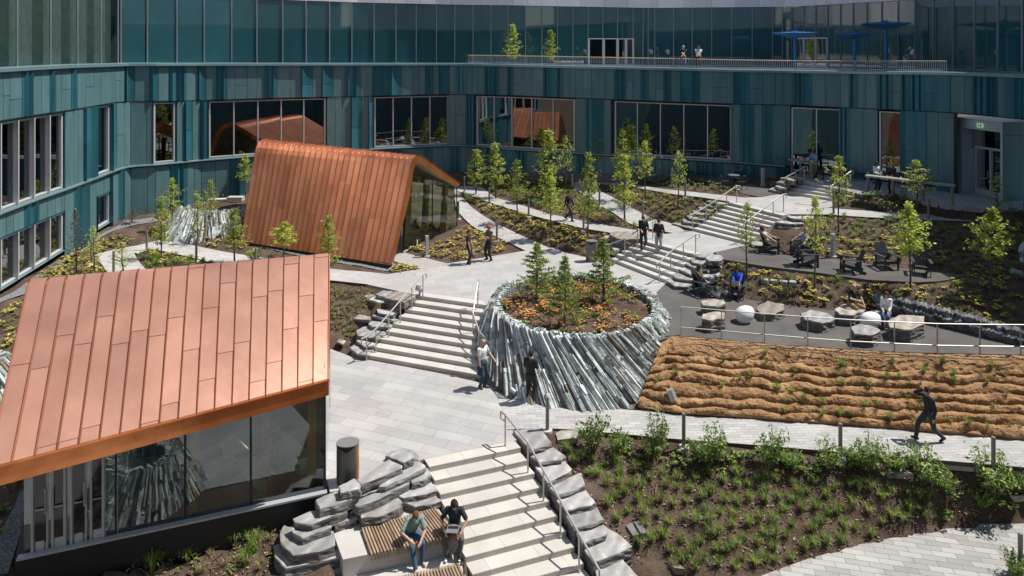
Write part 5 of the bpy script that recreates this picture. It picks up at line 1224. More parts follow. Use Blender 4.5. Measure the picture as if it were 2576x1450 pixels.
# ------------------------------------------------------------------ litter bins
M['wood_slat'] = mat('bin_wood', (.33,.17,.07), .6, var=.2, island=.2)
def bin_(p, label, rot, sc=1.0):
    p = V(p); r = empty('litter_bin', p, label, 'litter bin', 'litter bins on the plazas'); m, w, l, d = MB(), MB(), MB(), MB(); n = 40; H = .98*sc; ra_, rb_ = .27*sc, .21*sc
    def el(t, k=1.0, z=0): x, y = ra_*k*math.cos(t), rb_*k*math.sin(t); return V((p.x+x*math.cos(rot)-y*math.sin(rot), p.y+x*math.sin(rot)+y*math.cos(rot), p.z+z))
    def body(t): return H-.015-(.14*sc*max(0, 1-abs(((t-math.pi*1.5+math.pi) % (2*math.pi))-math.pi)/.9))
    for i in range(n):
        t0, t1 = 2*math.pi*i/n, 2*math.pi*(i+1)/n; a = (t0+t1)/2; wood = abs(((a+math.pi) % (2*math.pi))-math.pi) < .62 or abs(a-math.pi) < .62
        if wood:
            for q in (0, 1):
                u0 = t0+(t1-t0)*q/2+.008; u1 = t0+(t1-t0)*(q+1)/2-.008; w.add([el(u0,1.02,0), el(u1,1.02,0), el(u1,1.02,H-.03), el(u0,1.02,H-.03), el(u0,.93,H-.03), el(u1,.93,H-.03)], [(0,1,2,3),(3,2,5,4)])
            d.add([el(t0,.94,0), el(t1,.94,0), el(t1,.94,H-.03), el(t0,.94,H-.03)], [(0,1,2,3)])
        else: m.add([el(t0,1,0), el(t1,1,0), el(t1,1,body(t1)), el(t0,1,body(t0))], [(0,1,2,3)]); d.add([el(t0,.93,.5), el(t1,.93,.5), el(t1,.93,H), el(t0,.93,H)], [(0,1,2,3)])
    top_ = [el(2*math.pi*i/n,1.05,H+.012) for i in range(n)]; bt = [el(2*math.pi*i/n,1.05,H-.015) for i in range(n)]; l.add(top_+bt, [tuple(range(n))]+[(i+n,(i+1) % n+n,(i+1) % n,i) for i in range(n)]+[tuple(range(2*n-1,n-1,-1))])
    b = m.build('body', [mat('bin_metal', (.13,.13,.125), .45, .5) if 'binm' not in M else M['binm']], r, True); w.build('wood_panel', [M['wood_slat']], r); l.build('lid', [mat('bin_lid', (.16,.165,.16), .5) if 'binl' not in M else M['binl']], r); d.build('liner', [M['clad_dark']], r)
bin_(P(875,1212,0), 'litter bin at the corner of the front pavilion', R(4), 1.12)
bin_(P(1488,657,1.4), 'litter bin at the foot of the short stairs', R(-10), 1.05)
# dark waste bin by the portal
m = MB(); p = P(2396,472,4.19); m.box((p.x,p.y,p.z+.5), (.4,.4,1.0), .3); o = solo('litter_bin', m, [M['wood_slat']], 'shaded wooden bin against the wall by the entrance portal', 'litter bin')

# ------------------------------------------------------------------ boulders and egg lamps
def boulder(D, zt, h, label, mt='stone', tilt=(0,0)):
    out = [P(x, y, zt) for x, y in D]; slab(None, zt, h+.12, label, 'seat boulders on the dark gravel', mt, plan_=out, cat='boulder', name='seat_boulder', jit=.035, tilt=tilt, rough=.022, flare=.03)
zm = 1.4
for D, h, lab, mt, tl in [
    ([(1764,757),(1790,752),(1822,755),(1826,764),(1800,769),(1768,768)], .42, 'blocky boulder at the back, near the seated women', 'stone_tan', (0,.03)),
    ([(1766,789),(1800,783),(1822,787),(1824,800),(1790,806),(1767,801)], .48, 'blocky tan boulder behind the left end of the guard rail', 'stone_tan', (0,0)),
    ([(1902,772),(1930,758),(1972,768),(1976,778),(1950,788),(1915,787)], .34, 'angular pinkish boulder right of the white egg', 'stone_tan', (.05,.05)),
    ([(2014,790),(2040,780),(2085,786),(2102,802),(2070,812),(2025,805)], .40, 'dark flat topped boulder in the middle of the terrace', 'stone', (-.04,.02)),
    ([(2102,776),(2125,766),(2165,768),(2178,780),(2150,792),(2110,790)], .46, 'boulder under the man in the black polo', 'stone_tan', (0,.03)),
    ([(2140,822),(2165,815),(2205,822),(2218,832),(2195,842),(2148,840)], .46, 'dark boulder in front of the second egg', 'stone', (0,0)),
    ([(2232,806),(2260,793),(2325,797),(2327,815),(2290,828),(2238,822)], .50, 'largest boulder, under the woman in white', 'stone_tan', (.02,.03))]:
    boulder(D, zm+h, h, lab, mt, tl)
def egg(p, lab, s, tilt):
    mb = MB(); Mx = Matrix.Rotation(R(tilt), 3, 'Y'); vs = []; n, k = 32, 20
    for i in range(k+1):
        th = math.pi*i/k; z = math.cos(th)*.33; rr = math.sin(th)*.27*(1-.16*math.cos(th))
        for j in range(n): vs.append(V(p)+V((0,0,.25*s))+Mx @ V((rr*math.cos(6.2832*j/n)*s, rr*math.sin(6.2832*j/n)*s, z*s)))
    mb.add(vs, [(i*n+j, (i+1)*n+j, (i+1)*n+(j+1) % n, i*n+(j+1) % n) for i in range(k) for j in range(n)])
    solo('egg_lamp', mb, [mat('white_shell', (.78,.78,.77), .35, spec=.5) if 'egg' not in M else M['egg']], lab, 'egg lamp', 'white egg lamps on the gravel', smooth=True)
egg(P(1874,810,1.405), 'whole white egg lamp standing clear between boulders', 1.2, 55)
egg(P(2190,826,1.405), 'white egg lamp half hidden behind a dark boulder', 1.2, 62)

# ------------------------------------------------------------------ lounge chairs
M['chair'] = mat('chair_charcoal', (.035,.042,.05), .5, var=.1)
def lounge_chair():
    r = empty('lounge_chair', (0,0,0), 'x', 'lounge chair', 'charcoal slatted lounge chairs')      # faces -y
    for k in range(5):
        m = MB(); x = -.22+.11*k; m.bar((x,.22,.28), (x,.50,1.0-.0), .10, .022, up=(0,1,.4)); m.build('back_slat', [M['chair']], r)
    m = MB()
    for k in range(6): y = -.36+.105*k; m.bar((-.28,y,.40-.022*k), (.28,y,.40-.022*k), .095, .022)
    m.build('seat', [M['chair']], r)
    for s in (-1, 1):
        m = MB(); m.bar((s*.34,-.42,.60), (s*.34,.36,.57), .13, .025); m.build('armrest', [M['chair']], r)
        m = MB(); m.bar((s*.30,-.36,0), (s*.30,-.36,.59), .025, .11, up=(0,1,0)); m.build('leg', [M['chair']], r)
        m = MB(); m.bar((s*.28,-.38,.36), (s*.28,.52,.04), .025, .13, up=(0,0,1)); m.build('side_rail', [M['chair']], r)
        m = MB(); m.bar((s*.30,.30,.0), (s*.30,.30,.56), .025, .09, up=(0,1,0)); m.build('leg', [M['chair']], r)
    m = MB(); m.bar((-.30,.34,.56), (.30,.34,.56), .06, .03); m.bar((-.28,.24,.33), (.28,.24,.33), .06, .03); m.build('crossbar', [M['chair']], r)
    m = MB(); m.bar((-.29,-.395,.34), (.29,-.395,.34), .02, .1); m.build('apron', [M['chair']], r)
    return r
CH0 = lounge_chair(); CHT = proto_tree(CH0); used = [False]
CHAIRS = {}
for key, X, Y, f, lab in [('a',1938,634,(.93,-.37),'charcoal lounge chair under the bearded man'),('b',2016,640,(-.9,-.43),'charcoal lounge chair under the man in the grey T-shirt'),('c',2030,668,(1,-.1),'empty lounge chair seen from behind, facing right'),('d',2142,684,(-.95,.28),'empty lounge chair seen from behind, facing left'),
        ('e',2230,674,(.08,-1),'empty lounge chair facing the camera squarely'),('f',2318,689,(-.42,-.9),'empty lounge chair at the right end of the terrace'),('g',1770,740,(.62,-.78),'charcoal lounge chair under the woman in olive'),('h',1854,746,(-.45,-.9),'charcoal lounge chair under the woman in blue')]:
    o = CH0 if not used[0] else copy_tree(CHT); used[0] = True
    p = P(X, Y, Z_LAND+.006 if key in 'abcdef' else Z_MID+.006); o.location = p; a = math.atan2(f[0], -f[1]); o.rotation_euler = (0,0,a); o['label'] = lab; CHAIRS[key] = (p, V((f[0],f[1],0)).normalized())

# ------------------------------------------------------------------ high tables, cafe sets
M['ttop'] = mat('table_boards', (.27,.25,.23), .6, var=.15, vscale=2, stretch=(1,8,1))
def high_table(label, a, b, legs, w=.5, hz=1.05):
    r = empty('high_table', (a+b)/2-V((0,0,hz)), label, 'high table'); t = MB(); d = (b-a).normalized(); L = (b-a).length; n = int(L/.3)
    for i in range(n): t.bar(a+d*(L*i/n+.004), a+d*(L*(i+1)/n-.004), w, .05)
    t.build('table_top', [M['ttop']], r)
    e = MB(); e.bar(a-V((0,0,.04)), b-V((0,0,.04)), w-.06, .04); e.build('apron', [M['alu']], r)
    for q in legs: l = MB(); p = V((q.x,q.y,0)); l.bar((q.x,q.y,a.z-hz), (q.x,q.y,a.z-.04), .12, .10); l.build('leg', [mat('leg_steel', (.36,.33,.30), .45, .4) if 'tleg' not in M else M['tleg']], r)
zt = 4.19+1.05
a, b = P(1905,436+0,3.9), None
a, b = P(1990,400,5.18), P(2043,411,5.18); high_table('bent high table with the man in blue leaning on it', a, b, [a+(b-a)*.45, a+(b-a)*.93, a+(b-a)*.05], .62, .99)
a, b = P(2178,441,zt), P(2402,466,zt); high_table('long shaded high table on the right of the patio', a, b, [P(2184,479,4.19), P(2246,491,4.19), P(2322,504,4.19), P(2396,515,4.19)], .45)
M['black'] = mat('black_metal', (.025,.027,.03), .45, .3)
def cafe_table(p, label):
    r = empty('cafe_table', p, label, 'cafe table', 'round cafe tables on the dark terrace'); m = MB(); m.tube([p+V((0,0,.71)), p+V((0,0,.735))], .36, 24); m.build('table_top', [mat('table_grey', (.14,.145,.15), .35) if 'ctt' not in M else M['ctt']], r); l = MB(); l.tube([p, p+V((0,0,.71))], .03, 8); l.tube([p, p+V((0,0,.03))], .22, 16); l.build('pedestal', [M['black']], r)
for X, Y, l in [(1755,444,'round cafe table under the right corner of the wide window'),(1856,455,'round cafe table behind the nearest set'),(1846,470,'round cafe table nearest the long stairs'),(2205,462,'cafe table in deep shade behind the two women')]: cafe_table(P(X, Y, 3.604 if X < 2000 else 4.19), l)
def cafe_chair():
    r = empty('cafe_chair', (0,0,0), 'x', 'chair', 'black cafe chairs on the dark terrace')
    m = MB(); m.box((0,0,.45), (.42,.42,.03)); m.build('seat', [M['black']], r)
    for x, y in ((-.19,-.19),(.19,-.19),(-.19,.19),(.19,.19)): l = MB(); l.bar((x*1.1,y*1.1,0), (x,y,.45), .025, .025); l.build('leg', [M['black']], r)
    b = MB(); b.tube([(-.2,.19,.45),(-.21,.23,.78),(-.12,.25,.84),(.12,.25,.84),(.21,.23,.78),(.2,.19,.45)], .014, 6)
    for z in (.58,.66,.74): b.tube([(-.2,.215,z),(0,.25,z),(.2,.215,z)], .012, 5)
    b.build('backrest', [M['black']], r); return r
CC = cafe_chair(); CCT = proto_tree(CC); fst = [True]
for X, Y, a, lab in [(1737,449,90,'chair left of the table by the wide window'),(1762,455,200,'chair in front of the table by the wide window'),(1776,445,-80,'chair right of the table by the wide window'),(1835,448,140,'chair left of the rear cafe table'),(1842,443,20,'chair behind the rear cafe table'),(1872,450,-80,'chair right of the rear cafe table'),
        (1824,474,80,'leftmost chair of the nearest cafe set'),(1858,466,-20,'chair behind the nearest cafe table'),(1866,476,200,'chair in front of the nearest cafe table'),(1884,462,-90,'last chair towards the square bollard'),(2062,452,150,'chair against the wall behind the man in blue'),(2160,455,90,'chair left of the shaded cafe table'),(2265,470,-60,'chair right of the shaded cafe table'),(2383,470,40,'chair beside the wooden bin')]:
    o = CC if fst[0] else copy_tree(CCT); fst[0] = False; o.location = P(X, Y, 3.604 if X < 2000 else 4.19); o.rotation_euler = (0,0,R(a)); o['label'] = 'black cafe '+lab
# ------------------------------------------------------------------ terrace umbrellas
M['blue'] = mat('blue_metal', (.02,.16,.36), .4, .1)
M['bluec'] = mat('blue_canopy', (.02,.13,.30), .45)
def umbrella(X, Yt, Yb, w, s, label):
    x, d = (X-CX)/s, FPX/s; zt_ = HC-(Yt-HOR)/s; r = empty('umbrella', (x, d, 10.7), label, 'umbrella', 'blue steel umbrellas on the roof terrace')
    m = MB(); m.tube([(x,d,10.7),(x,d,zt_-.1)], .11, 12); m.build('pole', [M['blue']], r)
    c = MB(); n = 8; W_ = w/s/2; v = []; rot = .35
    for i in range(n):
        a = 2*math.pi*i/n+rot; k = 1.0 if i % 2 == 0 else .74; v.append((x+math.cos(a)*W_*k, d+math.sin(a)*W_*k, zt_+(.02 if i % 2 else -.02)))
    v.append((x,d,zt_-.38)); v.append((x,d,zt_+.12)); c.add(v, [(i,(i+1) % n,n) for i in range(n)]+[((i+1) % n,i,n+1) for i in range(n)]); c.build('canopy', [M['bluec']], r)
    for i in range(n):
        b = MB(); q = V(v[i]); b.bar((x,d,zt_+.16), q+V((0,0,.03)), .04, .05); b.build('rib', [M['blue']], r)
    h = MB(); h.tube([(x,d,zt_-.4),(x,d,zt_+.25)], .16, 10); h.build('hub', [M['blue']], r)
umbrella(2000, 84, 178, 142, 36, 'left blue steel umbrella on the roof terrace')
umbrella(2150, 87, 178, 112, 37, 'middle blue steel umbrella, low and dark')
umbrella(2228, 61, 178, 150, 38, 'tallest blue steel umbrella on the right')
# ------------------------------------------------------------------ small ground furniture
def flat(name, D, lab, cat, mt, th=.05, grp=None, lift=.03):
    q = [G(x, y) for x, y in D]; z = max(p.z for p in q)+lift*.3; mb = MB(); mb.prism(q, z-th-.1, z+.02); solo(name, mb, [mt], lab, cat, grp)
M['lid'] = mat('grey_lid', (.33,.33,.335), .5, var=.08)
M['lid_dk'] = mat('dark_lid', (.17,.17,.175), .5)
flat('valve_cover', zb(860,1075,905,1065,958,1175,915,1190), 'left of two grey valve covers among the grass tufts', 'valve cover', M['lid_dk'])
flat('valve_cover', zb(922,1060,965,1050,1018,1160,975,1175), 'right of two grey valve covers among the grass tufts', 'valve cover', M['lid_dk'])
flat('paving_slab', zb(330,385,370,372,500,395,500,468,345,450), 'pinkish slab at the top left of the front bed', 'paving slab', M['stone_tan'])
flat('paving_slab', zb(1178,1372,1245,1362,1310,1449,1230,1449), 'pale stone slab at the bottom of the front bed', 'paving slab', M['stone_tan'])
flat('paving_slab', [(1932+.3331*x, 966+.3331*y) for x, y in [(885,690),(920,668),(1040,690),(1100,750),(900,735)]], 'flat pale slab between the middle shrubs', 'paving slab', M['stone_tan'])
flat('paving_slab', [(1932+.3331*x, 966+.3331*y) for x, y in [(1830,890),(1890,872),(1935,885),(1935,945),(1880,940)]], 'pale slab at the right edge of the front bed', 'paving slab', M['stone_tan'])
for i, x in enumerate((1118, 1215, 1312, 1402)):
    flat('stepping_tile', rc(x,1308+8*i,x+70,1305+8*i,x+72,1355+8*i,x,1350+8*i), ['first','second','third','last'][i]+' from the left of four pale square tiles in the bed', 'stepping tile', M['lid'], .05, 'pale square tiles in a row')
flat('paving_slab', [(430,598),(455,594),(468,597),(445,603)], 'flat stone at the bend of the left garden path', 'paving slab', M['stone_tan'])
flat('valve_cover', [(541,596),(560,592),(565,596),(545,600)], 'black drain cover under the leafy sapling at the left', 'valve cover', M['clad_dark'])
flat('paving_slab', [(1170,634),(1182,631),(1187,634),(1175,637)], 'small pale lid behind the man in black', 'paving slab', M['lid'])
flat('paving_slab', [(1612,512),(1625,508),(1636,512),(1622,517)], 'pale rock in the bed above the path', 'paving slab', M['stone_tan'])
flat('paving_slab', rd(2230-2200+2048,905,2262-2200+2048,898,2300-2200+2048,900,2270-2200+2048,908), 'small lid lying in the shaded slope', 'paving slab', M['lid'])
flat('paving_slab', [(2190,789),(2222,783),(2232,790),(2200,797)], 'pale flat slab between the two seated on boulders', 'paving slab', M['lid'])
def flood(p, lab, d=(0,0,1), s=1.0):
    p = V(p); r = empty('spotlight', p, lab, 'spotlight', 'small ground spotlights'); d = V(d).normalized()
    m = MB(); m.tube([p-V((0,0,.05)), p+V((0,0,.16*s))], .03*s, 8); m.build('stem', [M['bollard']], r); c = p+V((0,0,.2*s)); m = MB(); m.tube([c-d*.11*s, c+d*.13*s], .085*s, 14); m.build('head', [mat('spot_grey', (.42,.42,.43), .4, .4) if 'spot' not in M else M['spot']], r)
flood(P(1056,742,1.41), 'spotlight at the head of the middle stairs', (-.5,-.2,.3), 1.3); flood(P(1251,958,.01), 'spotlight at the foot of the bent handrail', (-.6,.6,.4), .9); flood(P(1292,998,.03), 'dark spotlight behind the bald man', (-.7,.5,.4), .9)
flood(G(1690,1018), 'spotlight at the foot of the coir bank', (-.3,.2,.8), 1.5); flood(G(452,553), 'left of two spotlights below the pale slate mound', (-.5,.7,.6)); flood(G(518,551), 'right of two spotlights below the pale slate mound', (.5,.7,.5)); flood(G(2558,705), 'spotlight in the shade at the right edge', (-.9,.2,.3), 1.5)
m = MB(); a, b = G(1431,452), G(1470,452); m.bar(a+V((0,0,.15)), b+V((0,0,.15)), .06, .3); m.bar(a+V((0,0,.65)), b+V((0,0,.65)), .05, .9); solo('info_panel', m, [mat('gold_panel', (.38,.26,.09), .35, .5)], 'small brushed gold panel by the back wall', 'panel')
m = MB(); a, b = P(2040,740,1.9), None; p = G(2150,775); m.box((p.x,p.y,p.z+.45), (.18,.06,.9), .3); solo('sign_post', m, [M['lid']], 'short white post behind the bald seated man', 'post')
m = MB(); a = P(525,505,2.9); m.bar(a, P(575,503,2.9), .45, .18); m.build; solo('stone_block', m, [M['conc']], 'long pale stone block above the slate mound', 'stone block'); m = MB(); m.bar(P(574,500,3.0), P(612,500,3.0), .45, .25); solo('stone_block', m, [M['conc']], 'short thick stone block by the copper wall', 'stone block')
# white driftwood-like rock on the roof terrace
out = [V(((x-CX)/33, FPX/33+dy, 0)) for x, dy in ((1395,-.25),(1430,-.35),(1468,-.2),(1466,.25),(1425,.35),(1393,.2))]
slab(None, 11.25, .6, 'jagged white rock on the roof terrace', 'terrace rocks', 'bsl' if 'bsl' in M else 'lid', plan_=out, cat='rock', name='terrace_rock', jit=.09, rough=.12)
# ------------------------------------------------------------------ plants
M['bark'] = mat('bark', (.10,.08,.065), .9, var=.25)
M['leaf'] = leafmat('spring_leaf', (.27,.37,.05), (.58,.62,.13), .5)
M['leaf_dk'] = leafmat('shrub_leaf', (.11,.20,.04), (.30,.40,.09))
M['leaf_y'] = leafmat('yellow_leaf', (.38,.35,.06), (.76,.64,.16), .3)
M['leaf_o'] = leafmat('orange_leaf', (.60,.26,.06), (.90,.54,.20), .35)
M['leaf_r'] = leafmat('rust_leaf', (.10,.05,.025), (.22,.11,.05), .2)
M['needle'] = leafmat('larch_needle', (.18,.27,.045), (.38,.46,.10), .45)
M['blade'] = leafmat('grass_blade', (.14,.28,.03), (.36,.48,.12), .45)
M['blade_dry'] = leafmat('dry_blade', (.26,.20,.07), (.46,.36,.17), .3)
def leafquad(mb, p, s, rnd, up=.3, w=.55, m=0):
    n = V((rnd.gauss(0,1), rnd.gauss(0,1), rnd.gauss(0,1)+up)).normalized(); a = n.orthogonal().normalized(); b = n.cross(a); t = rnd.uniform(0, 6.28)
    a, b = a*math.cos(t)+b*math.sin(t), b*math.cos(t)-a*math.sin(t); k = s*rnd.uniform(.7, 1.25)
    mb.add([p-a*k, p-b*k*w+a*k*.1, p+a*k, p+b*k*w+a*k*.1], [(0,1,2,3)], m)
def tree_proto(name, seed, crown0, H=4.0, Wd=1.5, leaves=1500, ls=.075, lm='leaf', bare=0, top_sparse=.3):
    """upright young tree: tapered stem, rising limbs, leaves clustered along the twigs"""
    rnd = random.Random(seed); r = empty(name, (0,0,0), 'x', 'tree', 'x'); T, C = MB(), MB()
    stem = [V((0,0,0))]; n = 10
    for i in range(1, n+1): stem.append(V((stem[-1].x+rnd.uniform(-.03,.03), stem[-1].y+rnd.uniform(-.03,.03), H*.97*i/n)))
    T.tube(stem, [.042*(1-.85*i/n)+.004 for i in range(n+1)], 6)
    def at(z): i = min(n-1, int(z/(H*.97)*n)); f = z/(H*.97)*n-i; return stem[i]+(stem[i+1]-stem[i])*f
    tips = []; nb = 34
    for b in range(nb):
        f = (b+rnd.random())/nb; z = H*(crown0*.92+(.97-crown0*.92)*f); prof = math.sin(math.pi*min(1, (.10+.9*f)**.75))**.8*(1-.25*f) if f < .98 else .1
        L = Wd*.5*max(.12, prof)*rnd.uniform(.55, 1.15); a = b*2.4+rnd.uniform(-.5,.5); o = at(max(z-L*.55, H*crown0*.75)); e = V((math.cos(a)*L, math.sin(a)*L, L*rnd.uniform(.5,1.0)))
        mid = o+e*.55+V((0,0,-.02)); tip = o+e; T.tube([o, mid, tip], [.014*(1-.6*f)+.003, .008, .003], 4, cap=False)
        for q in range(6):
            t = .3+.75*q/6; p = o+e*t; sp = V((rnd.gauss(0,.4), rnd.gauss(0,.4), rnd.gauss(.15,.3)))*L*.55; tips.append((p, sp, L))
            if q % 2: T.tube([p, p+sp], [.004,.002], 3, cap=False)
    tips.append((stem[-1], V((0,0,.15)), .2)); tips.append((stem[-2], V((.05,0,.15)), .2))
    per = max(1, int(leaves/len(tips)))
    for p, sp, L in tips:
        dens = rnd.choice([.1,.4,1,1.6,2.0])
        for _ in range(max(1, int(per*dens))):
            q = p+sp*rnd.random()+V((rnd.gauss(0,.06), rnd.gauss(0,.06), rnd.gauss(0,.05))); leafquad(C, q, ls, rnd, .5)
    T.build('trunk', [M['bark']], r); C.build('crown', [M[lm]], r); r['w0'] = Wd; r['h0'] = H; return r
PROT = {}
for k, a in {'a': (31,.30,4,1.5,1300,.06,'leaf'), 'b': (32,.36,4,1.6,1000,.058,'leaf'), 'c': (33,.26,4,1.35,1500,.06,'leaf'), 'd': (34,.45,4,1.8,1000,.06,'leaf'), 'e': (35,.42,4,1.5,560,.058,'leaf'), 'f': (36,.30,4,1.3,260,.06,'leaf_r'), 'g': (37,.48,4,1.9,1500,.065,'leaf')}.items():
    PROT[k] = tree_proto('young_tree', *a)
# column, foot row, top row, crown width, kind, label
TREES = [(1197,490,372,48,'c','slim green sapling nearest the pointed copper eave'),(1248,500,356,50,'c','tall slim sapling second from the copper eave'),(1301,548,398,52,'b','loose crowned sapling between the two curved paths'),(1377,500,322,62,'c','tallest bright tree in front of the wide window'),(1386,580,424,56,'a','bright sapling beside the walking man in black'),
    (1425,480,338,46,'e','sparse browner sapling near the gold panel'),(1478,603,384,56,'a','tall leafy sapling just left of the litter bin'),(1506,460,321,46,'d','sapling with a bare stem before the dark wall'),(1567,500,323,50,'b','sapling hidden behind a brighter one before the wide window'),(1571,556,383,58,'c','dense pale green sapling beside the path to the back wall'),(1624,506,350,54,'d','airy sapling in front of the wide window'),(1705,526,376,46,'e','thin sapling with rusty twigs below the cafe tables'),
    (1879,700,504,62,'e','sapling standing before the long stairs'),(2049,723,488,66,'d','tall thin sapling beside the empty lounge chairs'),(2110,591,388,66,'d','bright sapling in front of the topmost stairs'),(2303,545,398,74,'d','bright sapling with a few red leaves at the long high table'),(2292,736,508,88,'g','sapling with a yellow green crown right of the lounge chairs'),(2492,742,518,96,'g','sapling at the right, half in sun and half in shade'),(2515,575,438,56,'e','dark shaded sapling before the entrance portal'),
    (406,653,490,46,'c','leafy sapling left of the slate mound'),(432,580,444,46,'d','taller sapling against the corner of the teal wall'),(493,668,476,44,'e','thin sapling in front of the slate mound'),(531,603,448,44,'d','sapling rising behind the slate mound'),(590,662,522,62,'a','leafy sapling left of the leaning copper wall'),(828,712,538,58,'a','bright sapling at the right end of the front copper ridge'),(618,490,384,44,'b','bright green sapling behind the copper ridge'),
    (193,690,522,44,'f','bare reddish sapling by the left wall'),(238,690,566,50,'e','half bare sapling by the left wall'),(313,700,608,60,'e','small multi stemmed sapling standing in the left path'),(330,562,522,40,'f','leafless bush at the corner of the teal wall'),(712,655,556,70,'g','round bushy sapling before the leaning copper wall')]
cnt = {}
TP = {k: proto_tree(o) for k, o in PROT.items()}; usedp = set()
def plant(kind, p, sx, sz, rz, label, cat, group, protos, tps):
    o = protos[kind] if kind not in usedp else copy_tree(tps[kind]); usedp.add(kind); o.location = p; o.rotation_euler = (0,0,rz); o.scale = (sx, sx, sz)
    o['label'] = label; o['category'] = cat
    if group: o['group'] = group
    elif 'group' in o: del o['group']
    return o
rt = random.Random(77)
def young(X, Y, Yt, Wd, k, lab, p=None):
    p = p or G(X, Y); s = FPX/p.y; H = (Y-Yt)/s; w = Wd/s
    plant(k, p-V((0,0,.04)), w/PROT[k]['w0']*1.35, H/4.0, rt.uniform(0,6.28), lab, 'tree', 'young trees in the planting beds', PROT, TP)
for X, Y, Yt, Wd, k, lab in TREES: young(X, Y, Yt, Wd, k, lab)
for X, Yt, lab in ((1288,58,'left of two saplings on the roof terrace'),(1382,72,'right of two saplings on the roof terrace')):
    s = 33.5; young(X, 172, Yt, 36, 'c', lab, V(((X-CX)/s, FPX/s, 10.75)))
# ---- small larches in the round planter
def conifer(seed, H, Wd):
    rnd = random.Random(seed); r = empty('larch_tree', (0,0,0), 'x', 'conifer', 'small larches in the slate planter'); T, C = MB(), MB()
    T.tube([(0,0,0),(.02,0,H*.5),(-.02,.02,H*.93),(.04,0,H)], [.05,.03,.012,.004], 6)
    nb = 66
    for b in range(nb):
        f = (b/nb)**.85; z = H*(.10+.86*f); L = Wd*.5*(1-f)**1.15*rnd.uniform(.4,1.2)+.05; a = b*2.4+rnd.uniform(-.4,.4); o = V((0,0,z)); e = V((math.cos(a)*L, math.sin(a)*L, L*rnd.uniform(.05,.35)))
        T.tube([o, o+e*.6+V((0,0,.02)), o+e], [.012,.007,.002], 4, cap=False)
        k = int(18+L*78)
        for q in range(k):
            t = rnd.uniform(.15,1.02); p = o+e*t; d = (e.normalized()*rnd.uniform(.2,1)+V((rnd.gauss(0,.7), rnd.gauss(0,.7), rnd.gauss(-.05,.6)))).normalized(); ln = rnd.uniform(.06,.15); sd_ = d.orthogonal().normalized()*rnd.uniform(.009,.02)
            C.add([p-sd_*.5, p+d*ln*.6-sd_, p+d*ln, p+d*ln*.6+sd_, p+sd_*.5], [(0,1,2,3,4)])
    T.build('trunk', [M['bark']], r); C.build('crown', [M['needle']], r); return r
for X, Y, Yt, Wd, sd_, lab in ((1350,757,612,90,1,'larch at the back left of the round planter'),(1421,826,645,112,2,'larch at the front of the round planter, with a leaning tip'),(1518,770,598,100,3,'tall pointed larch at the right of the round planter')):
    p = P(X, Y, PZ-.2); s = FPX/p.y; o = conifer(sd_, (Y-Yt)/s*1.04, Wd/s*1.75); o.location = p; o['label'] = lab
# ---- low plants
def tuft(seed, n=80, h=.36, sp=.2, dry=.2):
    rnd = random.Random(seed); r = MB()
    for i in range(n):
        a = rnd.uniform(0, 6.28); d = V((math.cos(a), math.sin(a), 0)); s = d*rnd.uniform(0,.05); L = h*rnd.uniform(.6,1.15); o = sp*rnd.uniform(.2,1.15); sd_ = V((-d.y,d.x,0))*.006; m = 1 if rnd.random() < dry else 0
        p1, p2, p3 = s+d*o*.25+V((0,0,L*.6)), s+d*o*.7+V((0,0,L*.92)), s+d*o*1.15+V((0,0,L*.78))
        r.add([s-sd_, s+sd_, p1+sd_, p1-sd_, p2+sd_*.7, p2-sd_*.7, p3], [(0,1,2,3),(3,2,4,5),(5,4,6)], m)
    return r
def clump(seed, n=60, rad=.2, h=.22, ls=.055, mats=1):
    rnd = random.Random(seed); r = MB()
    for c in range(rnd.randint(6, 9)):
        a = rnd.uniform(0, 6.28); d = rad*rnd.uniform(.1,1); q = V((math.cos(a)*d, math.sin(a)*d, h*rnd.uniform(.45,1)*(1-.4*d/rad)))
        r.tube([(q.x*.3,q.y*.3,0), q], .006, 3, m=1, cap=False)
        for i in range(n//7):
            t = rnd.uniform(0,6.28); e = rnd.uniform(.1,1.2); dr = V((math.cos(t)*math.cos(e), math.sin(t)*math.cos(e), math.sin(e)*.6)); k = ls*rnd.uniform(.8,1.4); sd_ = dr.cross(V((0,0,1))).normalized()*k*.42
            r.add([q, q+dr*k*.6-sd_, q+dr*k*1.3, q+dr*k*.6+sd_], [(0,1,2,3)])
    return r
def bush(seed, H=1.0, Wd=.8, n=520, ls=.05):
    rnd = random.Random(seed); r = empty('shrub', (0,0,0), 'x', 'shrub', 'x'); T, C = MB(), MB()
    for b in range(16):
        a = b*2.4; L = H*rnd.uniform(.6,1.0); e = V((math.cos(a)*Wd*.5*rnd.uniform(.3,1), math.sin(a)*Wd*.5*rnd.uniform(.3,1), L)); o = V((e.x*.12, e.y*.12, 0)); m = o+(e-o)*.5+V((rnd.uniform(-.04,.04), rnd.uniform(-.04,.04), 0)); T.tube([o, m, e], [.012,.008,.003], 4, cap=False)
        for q in range(n//16):
            t = rnd.uniform(.3,1.03); p = (o+(m-o)*(t*2) if t < .5 else m+(e-m)*(t*2-1))+V((rnd.gauss(0,.07*Wd), rnd.gauss(0,.07*Wd), rnd.gauss(0,.05))); leafquad(C, p, ls, rnd, .6, .4)
    T.build('stem', [M['bark']], r); C.build('foliage', [M['leaf_dk']], r); return r
PR2 = {}
def reg(key, mbs, mats, name):
    for i, m in enumerate(mbs): o = m.build(name, mats, None, off=(0,0,0)); PR2[key+str(i)] = o
reg('tuft', [tuft(i) for i in range(4)], [M['blade'], M['blade_dry']], 'grass_tuft')
reg('dry', [tuft(i+9, 36, .26, .2, .75) for i in range(3)], [M['blade'], M['blade_dry']], 'grass_tuft')
